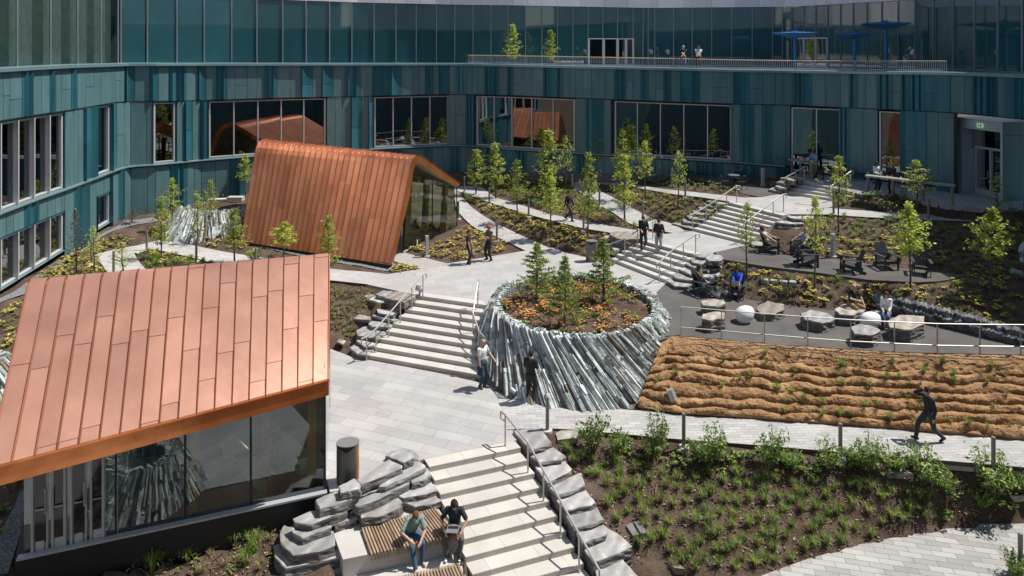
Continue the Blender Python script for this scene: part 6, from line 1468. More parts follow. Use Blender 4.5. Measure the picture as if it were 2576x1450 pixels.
reg('yel', [clump(i+20, 90, .22, .24, .06) for i in range(4)], [M['leaf_y'], M['bark']], 'yellow_plant')
reg('ora', [clump(i+30, 50, .2, .26, .04) for i in range(4)], [M['leaf_o'], M['bark']], 'orange_plant')
reg('grn', [clump(i+40, 44, .17, .2, .05) for i in range(4)], [M['leaf_dk'], M['bark']], 'leafy_plant')
reg('rus', [clump(i+50, 70, .26, .6, .03) for i in range(3)], [M['leaf_r'], M['bark']], 'rusty_shrub')
T2 = {k: (o, []) for k, o in PR2.items()}
CAP = {'tuft': 290, 'yel': 290, 'ora': 290, 'grn': 290, 'dry': 0, 'rus': 290}; NUM = {}; COVER = {}
def pick(kind, p, sc, lab, cat, grp, rnd):
    ks = [k for k in PR2 if k.startswith(kind)]; k = rnd.choice(ks); s = sc*rnd.uniform(.75,1.25)
    NUM[kind] = NUM.get(kind, 0)+1
    if NUM[kind] > CAP[kind]:
        me = PR2[k].data; c = COVER.setdefault(kind, (MB(), me)); a = rnd.uniform(0,6.28); ca, sa_ = math.cos(a)*s, math.sin(a)*s
        c[0].add([(p.x+v.co.x*ca-v.co.y*sa_, p.y+v.co.x*sa_+v.co.y*ca, p.z+v.co.z*s) for v in me.vertices], [tuple(f.vertices) for f in me.polygons]); c[0].m[-len(me.polygons):] = [f.material_index for f in me.polygons]; return
    plant(k, p, s, s*rnd.uniform(.85,1.15), rnd.uniform(0,6.28), lab, cat, grp, PR2, T2)
LABEL = {'tuft': ('green grass tuft', 'grass tuft'), 'dry': ('straw tipped grass tuft', 'grass tuft'), 'yel': ('low yellow leaved plant', 'yellow plant'), 'ora': ('orange leaved ground cover plant', 'orange plant'), 'grn': ('small green leafy plant', 'leafy plant'), 'rus': ('rusty brown twiggy shrub', 'shrub')}
TAKEN = []
def scatter(D, bed, plan_, seed, mind=.22):
    rnd = random.Random(seed); q = [G(x, y) for x, y in D]; x0, x1 = min(p.x for p in q), max(p.x for p in q); y0, y1 = min(p.y for p in q), max(p.y for p in q)
    def inside(x, y):
        c = False; j = len(q)-1
        for i in range(len(q)):
            if (q[i].y > y) != (q[j].y > y) and x < (q[j].x-q[i].x)*(y-q[i].y)/(q[j].y-q[i].y)+q[i].x: c = not c
            j = i
        return c
    for kind, n, sc in plan_:
        k = 0; tr_ = 0
        while k < n and tr_ < n*60:
            tr_ += 1; x, y = rnd.uniform(x0,x1), rnd.uniform(y0,y1)
            if not inside(x, y): continue
            i, j = int(round((x-GX0)/GS)), int(round((y-GY0)/GS))
            if PAVED[j,i] or CUT[j,i]: continue
            m = mind*sc*(1 if tr_ < n*20 else .6)
            if any(abs(x-a) < m and abs(y-b) < m for a, b in TAKEN[-700:]): continue
            TAKEN.append((x, y)); lab, cat = LABEL[kind]; pick(kind, V((x, y, zat(x, y)-.01)), sc, lab+' '+bed, cat, cat+'s '+bed, rnd); k += 1
PAVED = fixed.copy()
def shrink(A): return A[1:-1,1:-1] & A[:-2,1:-1] & A[2:,1:-1] & A[1:-1,:-2] & A[1:-1,2:]
scatter([(1395,1120),(1470,1150),(1600,1170),(1800,1190),(2150,1230),(2350,1262),(2345,1325),(2165,1362),(2032,1400),(1900,1440),(1690,1449),(1610,1380),(1545,1300),(1480,1210)], 'in the dark soil of the front bed', [('tuft',150,.86),('dry',24,.8)], 1, .50)
# grass plugs in the coir bank
rnd = random.Random(62)
for i in range(110):
    k = rnd.randrange(12, 620); f = rnd.choice([.16,.28,.40,.52,.64,.76,.9])+rnd.uniform(-.03,.03); a, b = CT[k], CB[k]; p = V((a.x+(b.x-a.x)*f**.92, a.y+(b.y-a.y)*f**.92, a.z+(b.z-a.z)*f))+V((0,-.08,.09))
    kd = 'tuft' if rnd.random() < .6 else 'dry'; pick(kd, p, .62, LABEL[kd][0]+' growing out of the coir bank', 'grass tuft', 'grass tufts in the coir bank', rnd)
scatter([(2330,1225),(2560,1230),(2570,1290),(2400,1325),(2330,1300)], 'at the right end of the front bed', [('grn',16,1.3)], 2, .4)
scatter([(1560,1120),(1750,1140),(2100,1175),(2350,1220),(2300,1250),(1900,1200),(1600,1165)], 'between the shrubs of the front bed', [('grn',40,1.4),('ora',14,.5)], 3, .3)
scatter([(250,1440),(700,1310),(690,1445),(400,1449)], 'in front of the dark pavilion plinth', [('dry',7,.9),('tuft',8,1.0),('grn',6,.7)], 20, .35)
scatter([(-40,1210),(48,1225),(20,1330),(-40,1400)], 'at the lower left edge of the photo', [('grn',14,2.0)], 21, .3)
scatter([(0,800),(75,740),(76,800),(40,900),(0,960)], 'at the left edge of the photo', [('yel',12,1.1),('grn',24,.6)], 17, .3)
scatter([(835,720),(940,735),(885,860),(835,872)], 'in the bare bed beside the middle stairs', [('dry',36,.7),('grn',30,.7)], 18, .26)
scatter([(1830,668),(1932,684),(2057,698),(2182,716),(2307,721),(2440,708),(2560,785),(2576,850),(2450,825),(2300,790),(2180,780),(2000,765),(1900,745),(1870,738),(1800,700)], 'between the two dark gravel terraces', [('yel',54,1.0),('tuft',36,.8),('grn',40,.9)], 4, .3)
scatter([(1710,712),(1790,705),(1850,738),(1800,715)], 'behind the seated women', [('grn',6,.9)], 23, .3)
scatter([(2040,635),(2110,600),(2300,600),(2400,660),(2576,690),(2576,775),(2440,697),(2270,669),(2112,648)], 'above the lounge chairs', [('yel',40,1.0),('tuft',26,.8)], 5, .3)
scatter([(2060,610),(2085,550),(2180,556),(2360,564),(2576,572),(2576,730),(2420,660),(2300,610)], 'on the slope below the shaded path', [('grn',100,1.15),('tuft',20,.9)], 6, .3)
scatter([(1025,632),(1150,595),(1165,570),(1195,580),(1244,600),(1290,625),(1180,652),(1126,658)], 'in the corner bed by the glass end', [('yel',48,1.0),('ora',20,.9),('dry',16,.8)], 12, .24)
scatter([(1000,668),(1055,678),(1030,682),(985,688)], 'beside the boards of the pavilion door', [('yel',7,1.0),('dry',4,.8)], 13, .25)
scatter([(350,640),(380,632),(475,650),(540,664),(375,682)], 'inside the loop of the left path', [('grn',36,1.1),('yel',18,.8),('tuft',20,.8)], 16, .24)
scatter([(90,705),(170,645),(290,592),(335,612),(240,638),(262,690),(120,720)], 'along the left wall', [('yel',36,1.1),('dry',26,1.0),('grn',20,1.2)], 15, .28)
scatter([(345,592),(440,560),(560,556),(612,600),(640,640),(575,630),(475,610),(412,598)], 'below the pale slate mound', [('yel',36,1.1),('dry',20,.8)], 14, .28)
scatter([(1160,487),(1240,515),(1320,540),(1400,562),(1470,580),(1530,592),(1540,640),(1480,645),(1400,620),(1352,608),(1280,572),(1232,545),(1192,518)], 'in the wedge bed between two curved paths', [('yel',62,1.0),('tuft',26,.7),('grn',34,.9),('dry',14,.8)], 7, .26)
scatter([(1515,470),(1610,478),(1700,493),(1780,503),(1830,515),(1790,545),(1730,575),(1690,558),(1594,518),(1544,490)], 'in the bed left of the long stairs', [('yel',36,.9),('grn',50,1.0),('tuft',26,.8),('dry',14,.8)], 9, .28)
scatter([(1215,470),(1430,455),(1447,478),(1509,522),(1594,572),(1640,583),(1544,565),(1449,547),(1370,528),(1294,505),(1250,490)], 'in the lush bed by the man in black', [('yel',60,1.0),('tuft',90,1.0),('dry',30,1.0),('grn',30,1.0)], 8, .24)
scatter([(1900,470),(1990,440),(1985,470),(1940,478)], 'beside the topmost stairs', [('rus',6,1.0),('grn',7,1.3)], 19, .3)
scatter([(1600,440),(1730,440),(1775,460),(1810,465),(1855,475),(1860,488),(1763,480),(1669,470),(1610,460)], 'below the cafe terrace', [('grn',44,1.5),('rus',14,1.0)], 10, .3)
scatter([(2105,516),(2160,500),(2260,498),(2380,522),(2576,533),(2576,543),(2330,534),(2200,528)], 'in the shade below the patio', [('grn',44,1.8),('rus',18,1.3)], 22, .3)
scatter([(1170,438),(1420,440),(1420,452),(1210,464)], 'along the foot of the back wall', [('dry',34,1.0),('grn',14,1.2)], 11, .3)
# bark chips and twigs lying on the soil
def litter(D, n, seed):
    rnd = random.Random(seed); q = [G(x, y) for x, y in D]; x0, x1 = min(p.x for p in q), max(p.x for p in q); y0, y1 = min(p.y for p in q), max(p.y for p in q); mb = MB(); k = 0
    while k < n:
        x, y = rnd.uniform(x0,x1), rnd.uniform(y0,y1); k += 1; i, j = int(round((x-GX0)/GS)), int(round((y-GY0)/GS))
        if PAVED[j,i] or CUT[j,i]: continue
        L = rnd.uniform(.03,.09) if rnd.random() < .93 else rnd.uniform(.2,.45); w = rnd.uniform(.015,.04) if L < .1 else .012
        mb.box((x, y, zat(x, y)+.03), (L, w, .014), rnd.uniform(0,3.14), rnd.choice([0,0,1,2]), rnd.uniform(-.3,.3), rnd.uniform(-.3,.3))
    solo('bark_litter', mb, [mat('bark_chip', (.16,.10,.06), .9), mat('dark_chip', (.035,.024,.018), .9), mat('pale_chip', (.34,.26,.17), .9)], 'bark chips and twigs on the soil', 'bark chips', None, 'stuff', at=(0,0,0))
litter([(1395,1120),(2350,1230),(2576,1240),(2576,1300),(2165,1362),(1690,1449),(1480,1210)], 2600, 91)
litter([(1800,670),(2100,560),(2576,575),(2576,850),(2300,790),(1850,730)], 2200, 92)
litter([(250,1440),(700,1310),(690,1445)], 500, 93); litter([(835,720),(940,735),(885,860),(835,872)], 500, 94)
# ground cover of the round planter
rnd = random.Random(61)
for kind, n, sc in (('ora',170,1.1),('grn',40,1.2)):
    for i in range(n):
        a = rnd.uniform(0, 6.28); d = (PR-.45)*math.sqrt(rnd.random()); x, y = PC[0]+math.cos(a)*d, PC[1]+math.sin(a)*d; lab, cat = LABEL[kind]
        pick(kind, V((x, y, PZ-.07-.2*(d/PR)**2)), sc, lab+' in the round slate planter', cat, cat+'s in the round slate planter', rnd)
# shrubs along the lower path
for kind, (mb, me) in COVER.items():
    lab = {'tuft': 'green grass tufts spread through the far beds', 'dry': 'straw coloured grasses spread through the beds', 'yel': 'yellow leaved ground cover of the far beds', 'grn': 'small leafy ground cover of the far beds', 'ora': 'orange ground cover', 'rus': 'rusty twigs'}[kind]
    solo('ground_cover', mb, list(me.materials), lab, 'ground cover', None, 'stuff', at=(0,0,0))
for k, o in PR2.items():
    if k not in usedp: bpy.data.objects.remove(o)
SB = {k: bush(70+i, *a) for i, (k, a) in enumerate({'sa': (1.0,.8,620,.05), 'sb': (1.0,.95,800,.055), 'sc': (1.0,.75,480,.05)}.items())}
TS = {k: proto_tree(o) for k, o in SB.items()}
W0 = {'sa': .8, 'sb': .95, 'sc': .75}
for X, Y, Yt, Wd, k, lab in [(1492,1140,1036,74,'sa','first shrub of the front bed, beside the bollard'),(1556,1150,1080,58,'sb','low spreading shrub between the first two tall ones'),(1640,1160,1100,60,'sb','low shrub under the bare stemmed one'),(1655,1140,1040,62,'sc','bare stemmed shrub left of the second bollard'),(1770,1172,1105,70,'sb','low dense shrub right of the second bollard'),(1800,1170,1072,66,'sc','upright shrub right of the second bollard'),
        (1938,1188,1082,70,'sa','upright shrub in the middle of the front bed'),(1990,1185,1130,50,'sb','small shrub right of the middle one'),(2085,1190,1112,62,'sc','narrow shrub left of the third bollard'),(2150,1180,1125,60,'sb','low shrub hugging the third bollard'),(2182,1195,1102,74,'sa','full shrub right of the third bollard'),(2250,1190,1140,70,'sb','low shrub trailing to the pale slab'),(2330,1225,1130,90,'sa','broad shrub in front of the striding man'),(2380,1250,1195,50,'sb','small shrub at the foot of the broad one'),
        (2500,1262,1152,96,'sa','large shrub around the fourth bollard'),(2470,1278,1235,50,'sb','pale leaved low shrub near the right edge'),(2560,1250,1190,60,'sb','shrub cut by the right edge of the photo'),(2562,1460,1390,70,'sb','shrub in the bottom right corner'),(640,660,625,44,'sc','wiry shrub left of the leaning copper wall')]:
    p = G(X, Y); s = FPX/p.y; plant(k, p, Wd/s/W0[k]*1.1, (Y-Yt)/s, rt.uniform(0,6.28), lab, 'shrub', 'shrubs along the lower path', SB, TS)
# ------------------------------------------------------------------ people
M['skin'] = mat('skin', (.52,.31,.22), .55); M['skin2'] = mat('skin_brown', (.27,.15,.10), .55)
CM = {}
def cloth(c, key=None):
    k = tuple(c)
    if k not in CM: CM[k] = mat('cloth', c, .85, var=.12, vscale=9, bump=.25, bscale=14)
    return CM[k]
BLACK, DARK, NAVY, DENIM, GREY, LGREY, WHITE, KHAKI, OLIVE = (.02,.02,.023), (.035,.035,.038), (.014,.018,.03), (.04,.085,.15), (.07,.07,.075), (.36,.36,.37), (.72,.72,.72), (.30,.22,.13), (.13,.12,.06)
def ik(a, b, l1, l2, hint):
    d = b-a; L = min(max(d.length, .05), (l1+l2)*.999); u = d.normalized(); x = (l1*l1-l2*l2+L*L)/(2*L); h = math.sqrt(max(0, l1*l1-x*x)); hv = hint-u*hint.dot(u)
    hv = hv.normalized() if hv.length > 1e-4 else u.orthogonal(); return a+u*x+hv*h, a+u*L
def capsule(mb, a, b, ra, rb, n=10):
    a, b = V(a), V(b); t = (b-a).normalized() if (b-a).length > 1e-6 else V((0,0,1)); pts = []; rs = []
    for k in (90, 55, 25): pts.append(a-t*ra*math.sin(R(k))); rs.append(max(.001, ra*math.cos(R(k))))
    pts.append(a); rs.append(ra); pts.append(b); rs.append(rb)
    for k in (25, 55, 90): pts.append(b+t*rb*math.sin(R(k))); rs.append(max(.001, rb*math.cos(R(k))))
    mb.tube(pts, rs, n)
def person(label, at, face, H=1.75, pel=(0,0,.93), lean=0, side=0, twist=0, yaw=0, nod=0, LH=(-.25,.05,.80), RH=(.25,.05,.80), LF=(-.10,0,.08), RF=(.10,0,.08), ltoe=0, rtoe=0, lpitch=0, rpitch=0, lelb=(-.4,-1,0), relb=(.4,-1,0), lknee=(-.15,1,.1), rknee=(.15,1,.1),
           shirt=DARK, pants=DARK, shoes=BLACK, sleeve=2.0, skin='skin', hair=(.03,.02,.015), hairstyle='short', glasses=False, beard=None, female=False, hem=0, extra=None):
    k = H/1.75; f = V((face[0], face[1], 0)).normalized(); rg = V((f.y, -f.x, 0)); at = V(at)
    Mw = lambda p: at+(rg*p.x+f*p.y+V((0,0,p.z)))*k
    pel = V(pel); RT = Matrix.Rotation(R(-lean), 3, 'X') @ Matrix.Rotation(R(side), 3, 'Y') @ Matrix.Rotation(R(twist), 3, 'Z'); tp = lambda x, y, z: pel+RT @ V((x, y, z)); fw = .9 if female else 1.0
    waist, chest, neck0 = tp(0,0,.16), tp(0,.0,.36), tp(0,-.015,.51)
    sL, sR = tp(-.175*fw,-.01,.475), tp(.175*fw,-.01,.475); HM = RT @ Matrix.Rotation(R(yaw), 3, 'Z') @ Matrix.Rotation(R(-nod), 3, 'X'); hb = tp(0,.005,.575); hc = hb+HM @ V((0,.02,.115))
    hL, hR = pel+V((-.09,0,-.03)), pel+V((.09,0,-.03)); LH, RH, LF, RF = V(LH), V(RH), V(LF), V(RF)
    eL, wL = ik(sL, LH, .285, .26, V(lelb)); eR, wR = ik(sR, RH, .285, .26, V(relb)); kL, aL = ik(hL, LF, .44, .43, V(lknee)); kR, aR = ik(hR, RF, .44, .43, V(rknee))
    B = MB(); SEG = []
    def seg(a, b, ra, rb, m): q = 1.13 if m in (1, 2) else 1.0; capsule(B, a, b, ra*q, rb*q); SEG.append((a, b, (ra+rb)/2*q, m))
    def ell(c, r, m, Rm=None):
        r = tuple(x*(1.1 if m in (1, 2) else 1.04) for x in r); B.ball(c, 1, 14, 10, sc=r, M=Rm); SEG.append((V(c), V(c)+V((0,0,.001)), min(r)*.95, m))
    ell(pel+V((0,0,-.01)), (.165 if not female else .17,.118,.125), 2, RT); ell(waist, (.145*fw,.105,.13), 1, RT); ell(chest, (.172*fw,.118,.17), 1, RT); ell(tp(0,.0,.26), (.155*fw,.11,.14), 1, RT)
    if hem: ell(tp(0,0,-.02), (.172,.125,.08+hem), 1, RT)
    SEG.append((tp(-.1,0,.2), tp(.1,0,.2), .10, 1)); SEG.append((tp(-.09,0,.4), tp(.09,0,.4), .11, 1)); SEG.append((tp(-.09,0,-.01), tp(.09,0,-.01), .105, 2))
    seg(sL, sR, .068, .068, 1); seg(tp(0,-.015,.47), hb, .062, .052, 0)
    ell(hc, (.076,.096,.116), 0, HM); ell(hc+HM @ V((0,.025,-.062)), (.056,.068,.06), 0, HM); seg(hc+HM @ V((0,.092,.01)), hc+HM @ V((0,.112,-.022)), .010, .014, 0)
    for s in (-1, 1): ell(hc+HM @ V((s*.078,-.005,-.005)), (.012,.022,.032), 0, HM)
    for s0, e, w, h in ((sL, eL, wL, LH), (sR, eR, wR, RH)):
        t = min(sleeve, 1.0)
        if sleeve < 1: mdl = s0+(e-s0)*t; seg(s0, mdl, .062, .057, 1); seg(mdl, e, .046, .042, 0); seg(e, w, .042, .030, 0)
        elif sleeve < 2: mdl = e+(w-e)*(sleeve-1); seg(s0, e, .058, .05, 1); seg(e, mdl, .05, .046, 1); seg(mdl, w, .036, .030, 0)
        else: seg(s0, e, .060, .052, 1); seg(e, w, .051, .040, 1)
        d = (w-e).normalized(); sd_ = d.cross(V((0,1,.3))).normalized(); nn = d.cross(sd_); pm = w+d*.05; ell(pm, (.03,.03,.05), 0, d.to_track_quat('Z','Y').to_matrix())
        for q in range(4):
            o = w+d*.085+sd_*(q-1.5)*.019; L = (.068,.076,.071,.056)[q]; m1 = o+d*L*.5+nn*.006; seg(o, m1, .0105, .010, 0); seg(m1, m1+(d*.8+nn*.55).normalized()*L*.5, .010, .009, 0)
        th = w+d*.03-sd_*.03; seg(th, th+(d*.8-sd_*.5+nn*.3).normalized()*.055, .012, .010, 0)
    for h, kn, an, toe, pit, fs in ((hL, kL, aL, ltoe, lpitch, -1), (hR, kR, aR, rtoe, rpitch, 1)):
        seg(h, kn, .094, .068, 2); seg(kn, an, .066, .052, 2)
        td = Matrix.Rotation(R(-toe*fs if toe else -8*fs), 3, 'Z') @ Matrix.Rotation(R(pit), 3, 'X') @ V((0,1,0)); dn = V((0,0,-.035)); seg(an-td*.055+dn, an+td*.13+dn, .042, .038, 3); seg(an+V((0,0,.0)), an+dn, .044, .045, 3)
    va = [Mw(V(p)) for p in B.v]; me = bpy.data.meshes.new('tmp'); me.from_pydata([tuple(p-at) for p in va], [], B.f); me.update()
    tob = bpy.data.objects.new('tmp', me); COL.objects.link(tob); md = tob.modifiers.new('r', 'REMESH'); md.mode = 'VOXEL'; md.voxel_size = .0125*k; md.use_smooth_shade = True
    sm = tob.modifiers.new('s', 'SMOOTH'); sm.factor = .5; sm.iterations = 1
    dg = bpy.context.evaluated_depsgraph_get(); bm_ = bpy.data.meshes.new_from_object(tob.evaluated_get(dg)); bpy.data.objects.remove(tob)
    # clothes: every face takes the cloth of the body segment it lies nearest to
    n = len(bm_.polygons); cen = np.empty(n*3); bm_.polygons.foreach_get('center', cen); cen = cen.reshape(-1, 3); best = np.full(n, 1e9); mi = np.zeros(n, int)
    for a, b, r_, m in SEG:
        a_, b_ = np.array(Mw(a)-at), np.array(Mw(b)-at); ab = b_-a_; t = np.clip(((cen-a_) @ ab)/max(ab @ ab, 1e-9), 0, 1); dd = np.linalg.norm(cen-a_-t[:,None]*ab, axis=1)-r_*k; w = dd < best; best[w] = dd[w]; mi[w] = m
    for mt in (M[skin], cloth(shirt), cloth(pants), cloth(shoes)): bm_.materials.append(mt)
    bm_.polygons.foreach_set('material_index', mi.tolist()); bm_.polygons.foreach_set('use_smooth', [True]*n); bm_.name = 'person'
    o = bpy.data.objects.new('person', bm_); COL.objects.link(o); o.location = at; tag(o, label, 'person')
    def child(nm, mb, mt, smooth=True):
        mb.v = [tuple(Mw(V(p))-at) for p in mb.v]; c = mb.build(nm, [mt], None, smooth, off=(0,0,0)); c.parent = o; return c
    rr = random.Random(len(label)*7)
    if hairstyle != 'bald':
        hm = MB(); vs = []; seg_, rg_ = 22, 14
        big = {'short': 1.09, 'curly': 1.24, 'long': 1.14, 'back': 1.10}[hairstyle]
        for i in range(rg_+1):
            th = math.pi*.78*i/rg_
            for q in range(seg_):
                ph = 2*math.pi*q/seg_; d = V((math.sin(th)*math.cos(ph), math.sin(th)*math.sin(ph), math.cos(th))); front = max(0, d.y); lim = math.pi*(.34+.34*(1-front)**.8) if hairstyle != 'long' else math.pi*(.33+.45*(1-front)**.8); g = big+rr.uniform(-.03,.05)*(2 if hairstyle == 'curly' else 1)
                if th > lim: g = .9
                vs.append(hc+HM @ V((d.x*.078*g, (d.y*.098-.006)*g, d.z*.118*g)))
        hm.add(vs, [(i*seg_+q, (i+1)*seg_+q, (i+1)*seg_+(q+1) % seg_, i*seg_+(q+1) % seg_) for i in range(rg_) for q in range(seg_)])
        if hairstyle == 'long':
            for s in (-1, 0, 1):
                capsule(hm, hc+HM @ V((s*.06,-.05,.0)), hc+HM @ V((s*.085,-.07+.03*abs(s),-.27)), .05, .035, 9)
        child('hair', hm, cloth(hair))
    if beard:
        bd = MB(); bd.ball(hc+HM @ V((0,.035,-.075)), 1, 12, 8, sc=(.058,.066,.05), M=HM); child('beard', bd, cloth(beard))
    g = MB()
    if glasses:
        for s in (-1, 1): g.bar(hc+HM @ V((s*.012,.098,.018)), hc+HM @ V((s*.064,.082,.018)), .012, .036); g.bar(hc+HM @ V((s*.07,.08,.022)), hc+HM @ V((s*.082,-.01,.018)), .005, .008)
        child('sunglasses', g, M['clad_dark'], False)
    else:
        for s in (-1, 1): g.ball(hc+HM @ V((s*.03,.088,.016)), .011, 8, 6)
        child('eyes', g, cloth((.03,.02,.02)))
        g = MB()
        for s in (-1, 1): g.bar(hc+HM @ V((s*.016,.095,.038)), hc+HM @ V((s*.05,.084,.036)), .006, .007)
        child('eyebrows', g, cloth((.05,.03,.02)), False)
    mo = MB(); mo.bar(hc+HM @ V((-.022,.094,-.055)), hc+HM @ V((.022,.094,-.055)), .008, .009); child('mouth', mo, cloth((.30,.12,.10)), False)
    return o, (lambda p: Mw(V(p))), k
def laptop(label, p, face, open_=110, col=None, w=.32):
    p = V(p); f = V((face[0], face[1], 0)).normalized(); r = empty('laptop', p, label, 'laptop'); x = V((f.y,-f.x,0)); b = MB()
    # f points from the screen to the user
    q = [p-x*w/2-f*.11, p+x*w/2-f*.11, p+x*w/2+f*.11, p-x*w/2+f*.11]; b.add(q+[v+V((0,0,.014)) for v in q], [(3,2,1,0),(4,5,6,7),(0,1,5,4),(1,2,6,5),(2,3,7,6),(3,0,4,7)]); b.build('base', [mat('laptop_grey', (.42,.42,.43), .35, .6) if 'lap' not in M else M['lap']], r)
    k = MB(); q = [p-x*(w/2-.02)-f*.09+V((0,0,.016)), p+x*(w/2-.02)-f*.09+V((0,0,.016)), p+x*(w/2-.02)+f*.01+V((0,0,.016)), p-x*(w/2-.02)+f*.01+V((0,0,.016))]; k.add(q, [(0,1,2,3)]); k.build('keyboard', [M['black']], r)
    s = MB(); a = R(open_); d = -f*(-math.cos(a))+V((0,0,math.sin(a))); d = (f*math.cos(a)+V((0,0,math.sin(a)))).normalized(); h = p-f*.11+V((0,0,.014)); n = d.cross(x).normalized()*.008
    q = [h-x*w/2, h+x*w/2, h+x*w/2+d*.22, h-x*w/2+d*.22]; s.add(q+[v+n for v in q], [(3,2,1,0),(4,5,6,7),(0,1,5,4),(1,2,6,5),(2,3,7,6),(3,0,4,7)]); s.build('screen', [M['lap']] if 'lap' in M else [r.children[0].data.materials[0]] if r.children else [M['alu']], r)
M['lap'] = mat('laptop_grey', (.42,.42,.43), .35, .6)
SK = dict
person('man in a black vest seen from behind beside the slate planter', P(1335,1011,0), (.35,.94), 1.78, LH=(-.16,.24,.98), RH=(.2,.2,.95), LF=(-.11,.02,.08), RF=(.11,-.03,.08), shirt=(.018,.02,.024), pants=BLACK, sleeve=.75, hair=(.02,.015,.012), yaw=-8, nod=6)
o, mw, k = person('bald bearded man in a white short sleeved shirt holding the handrail', P(1214,975,0), (.75,-.66), 1.74, LH=(-.33,.22,1.0), RH=(.24,.10,.82), LF=(-.08,.03,.08), RF=(.10,-.03,.08), shirt=(.66,.66,.65), pants=(.025,.05,.08), shoes=(.16,.12,.08), sleeve=.6, hairstyle='bald', glasses=True, beard=(.16,.07,.035), yaw=35, hem=.03)
m = MB(); q = mw((.27,.14,.72)); m.box(q, (.03,.24,.31), .8); solo('folder', m, [cloth((.015,.03,.05))], 'dark blue folder under the bald man\'s arm', 'folder')
person('man in a black jacket striding left with a hand to his brow', P(2337,1109,-.225), (-1,-.05), 1.76, pel=(0,0,.88), lean=4, LF=(-.09,-.40,.13), RF=(.09,.36,.09), lpitch=-25, rpitch=14, RH=(.05,.18,1.57), LH=(-.24,.02,.83), relb=(.5,.5,-.4), shirt=(.022,.023,.027), pants=(.045,.045,.05), shoes=(.06,.025,.025), hair=(.02,.013,.01), glasses=True, hem=.05)
person('man in a black T-shirt facing right on the middle plaza', P(1178,664,1.4), (1,-.1), 1.74, LH=(-.12,.2,.84), RH=(.2,.12,.82), shirt=BLACK, pants=(.02,.022,.028), sleeve=.65, hair=(.05,.03,.02), nod=5)
person('bearded man with curly red hair and crossed arms', P(1231,655,1.4), (-.75,-.66), 1.80, LH=(.10,.19,1.22), RH=(-.10,.21,1.17), lelb=(-1,-.1,-.6), relb=(1,-.1,-.6), LF=(-.14,0,.08), RF=(.14,.04,.08), shirt=(.11,.10,.055), pants=BLACK, sleeve=.8, hair=(.33,.07,.015), hairstyle='curly', beard=(.25,.06,.015), glasses=True, yaw=20, nod=8)
person('man in a black jacket walking along the long curved path', P(1431,555,2.39), (.82,-.57), 1.76, pel=(0,0,.90), LF=(-.09,-.28,.13), RF=(.09,.26,.08), lpitch=-25, LH=(-.26,.18,.85), RH=(.26,-.14,.84), shirt=BLACK, pants=(.045,.045,.05), hair=(.04,.025,.018), hem=.04)
person('man in a black hoodie and sunglasses coming down the short stairs', P(1618,628,2.0), (-.15,-.99), 1.74, pel=(0,0,.93), LF=(-.09,-.10,.20), RF=(.09,.18,.06), LH=(-.2,.22,1.0), RH=(.1,.27,1.02), shirt=(.018,.02,.02), pants=(.028,.028,.032), shoes=(.5,.5,.5), sleeve=1.6, hair=(.035,.025,.02), glasses=True, nod=10, hem=.04)
person('man in a black pullover and pale grey trousers on the short stairs', P(1657,636,2.0), (-.3,-.95), 1.72, pel=(0,0,.92), LF=(-.09,-.16,.20), RF=(.09,.2,.05), LH=(-.22,.18,.96), RH=(.18,.26,.98), shirt=(.016,.018,.022), pants=(.36,.33,.33), shoes=(.55,.55,.55), sleeve=1.4, hair=(.015,.012,.012), glasses=True, nod=14, hem=.05)
# seated in the lounge chairs
def lounger(key, label, **k):
    p, f = CHAIRS[key]; d = dict(pel=(0,-.14,.44), lean=-20, LF=(-.13,.56,.08), RF=(.13,.52,.08), LH=(-.33,.20,.63), RH=(.33,.20,.63), lelb=(-1,-.4,-.2), relb=(1,-.4,-.2), lknee=(-.1,.3,1), rknee=(.1,.3,1), sleeve=.65); d.update(k)
    return person(label, p, f, 1.74, **d)
lounger('a', 'bearded man in a beige T-shirt and brown boots in a lounge chair', shirt=(.47,.41,.34), pants=(.055,.055,.05), shoes=(.22,.07,.03), hair=(.10,.045,.02), hairstyle='curly', beard=(.12,.045,.02), LF=(-.14,.62,.08), RF=(.14,.68,.08), yaw=5)
lounger('b', 'fair haired man in a grey T-shirt in a lounge chair', shirt=(.32,.33,.35), pants=(.05,.055,.065), shoes=BLACK, hair=(.42,.22,.08), glasses=True, yaw=-10, lean=-14)
_, mw, k = lounger('g', 'woman in an olive blouse with a hand to her face in a lounge chair', shirt=(.10,.085,.05), pants=(.03,.05,.09), shoes=(.12,.05,.03), sleeve=1.6, hair=(.06,.022,.012), hairstyle='long', female=True, LH=(-.12,.16,.99), RH=(.12,.30,.62), glasses=True, lean=-10, LF=(-.05,.66,.08), RF=(.08,.7,.08), nod=4)
laptop('dark laptop on the lap of the woman in olive', mw((.03,.34,.60)), (-.62,.78), 100)
_, mw, k = lounger('h', 'woman in a bright blue sweater with a silver laptop', shirt=(.012,.06,.42), pants=(.025,.03,.04), shoes=BLACK, sleeve=1.7, hair=(.014,.01,.01), hairstyle='long', female=True, LH=(-.12,.33,.64), RH=(.12,.33,.64), glasses=True, lean=-10, nod=10)
laptop('silver laptop open on the lap of the woman in blue', mw((0,.36,.60)), (.45,.9), 105)
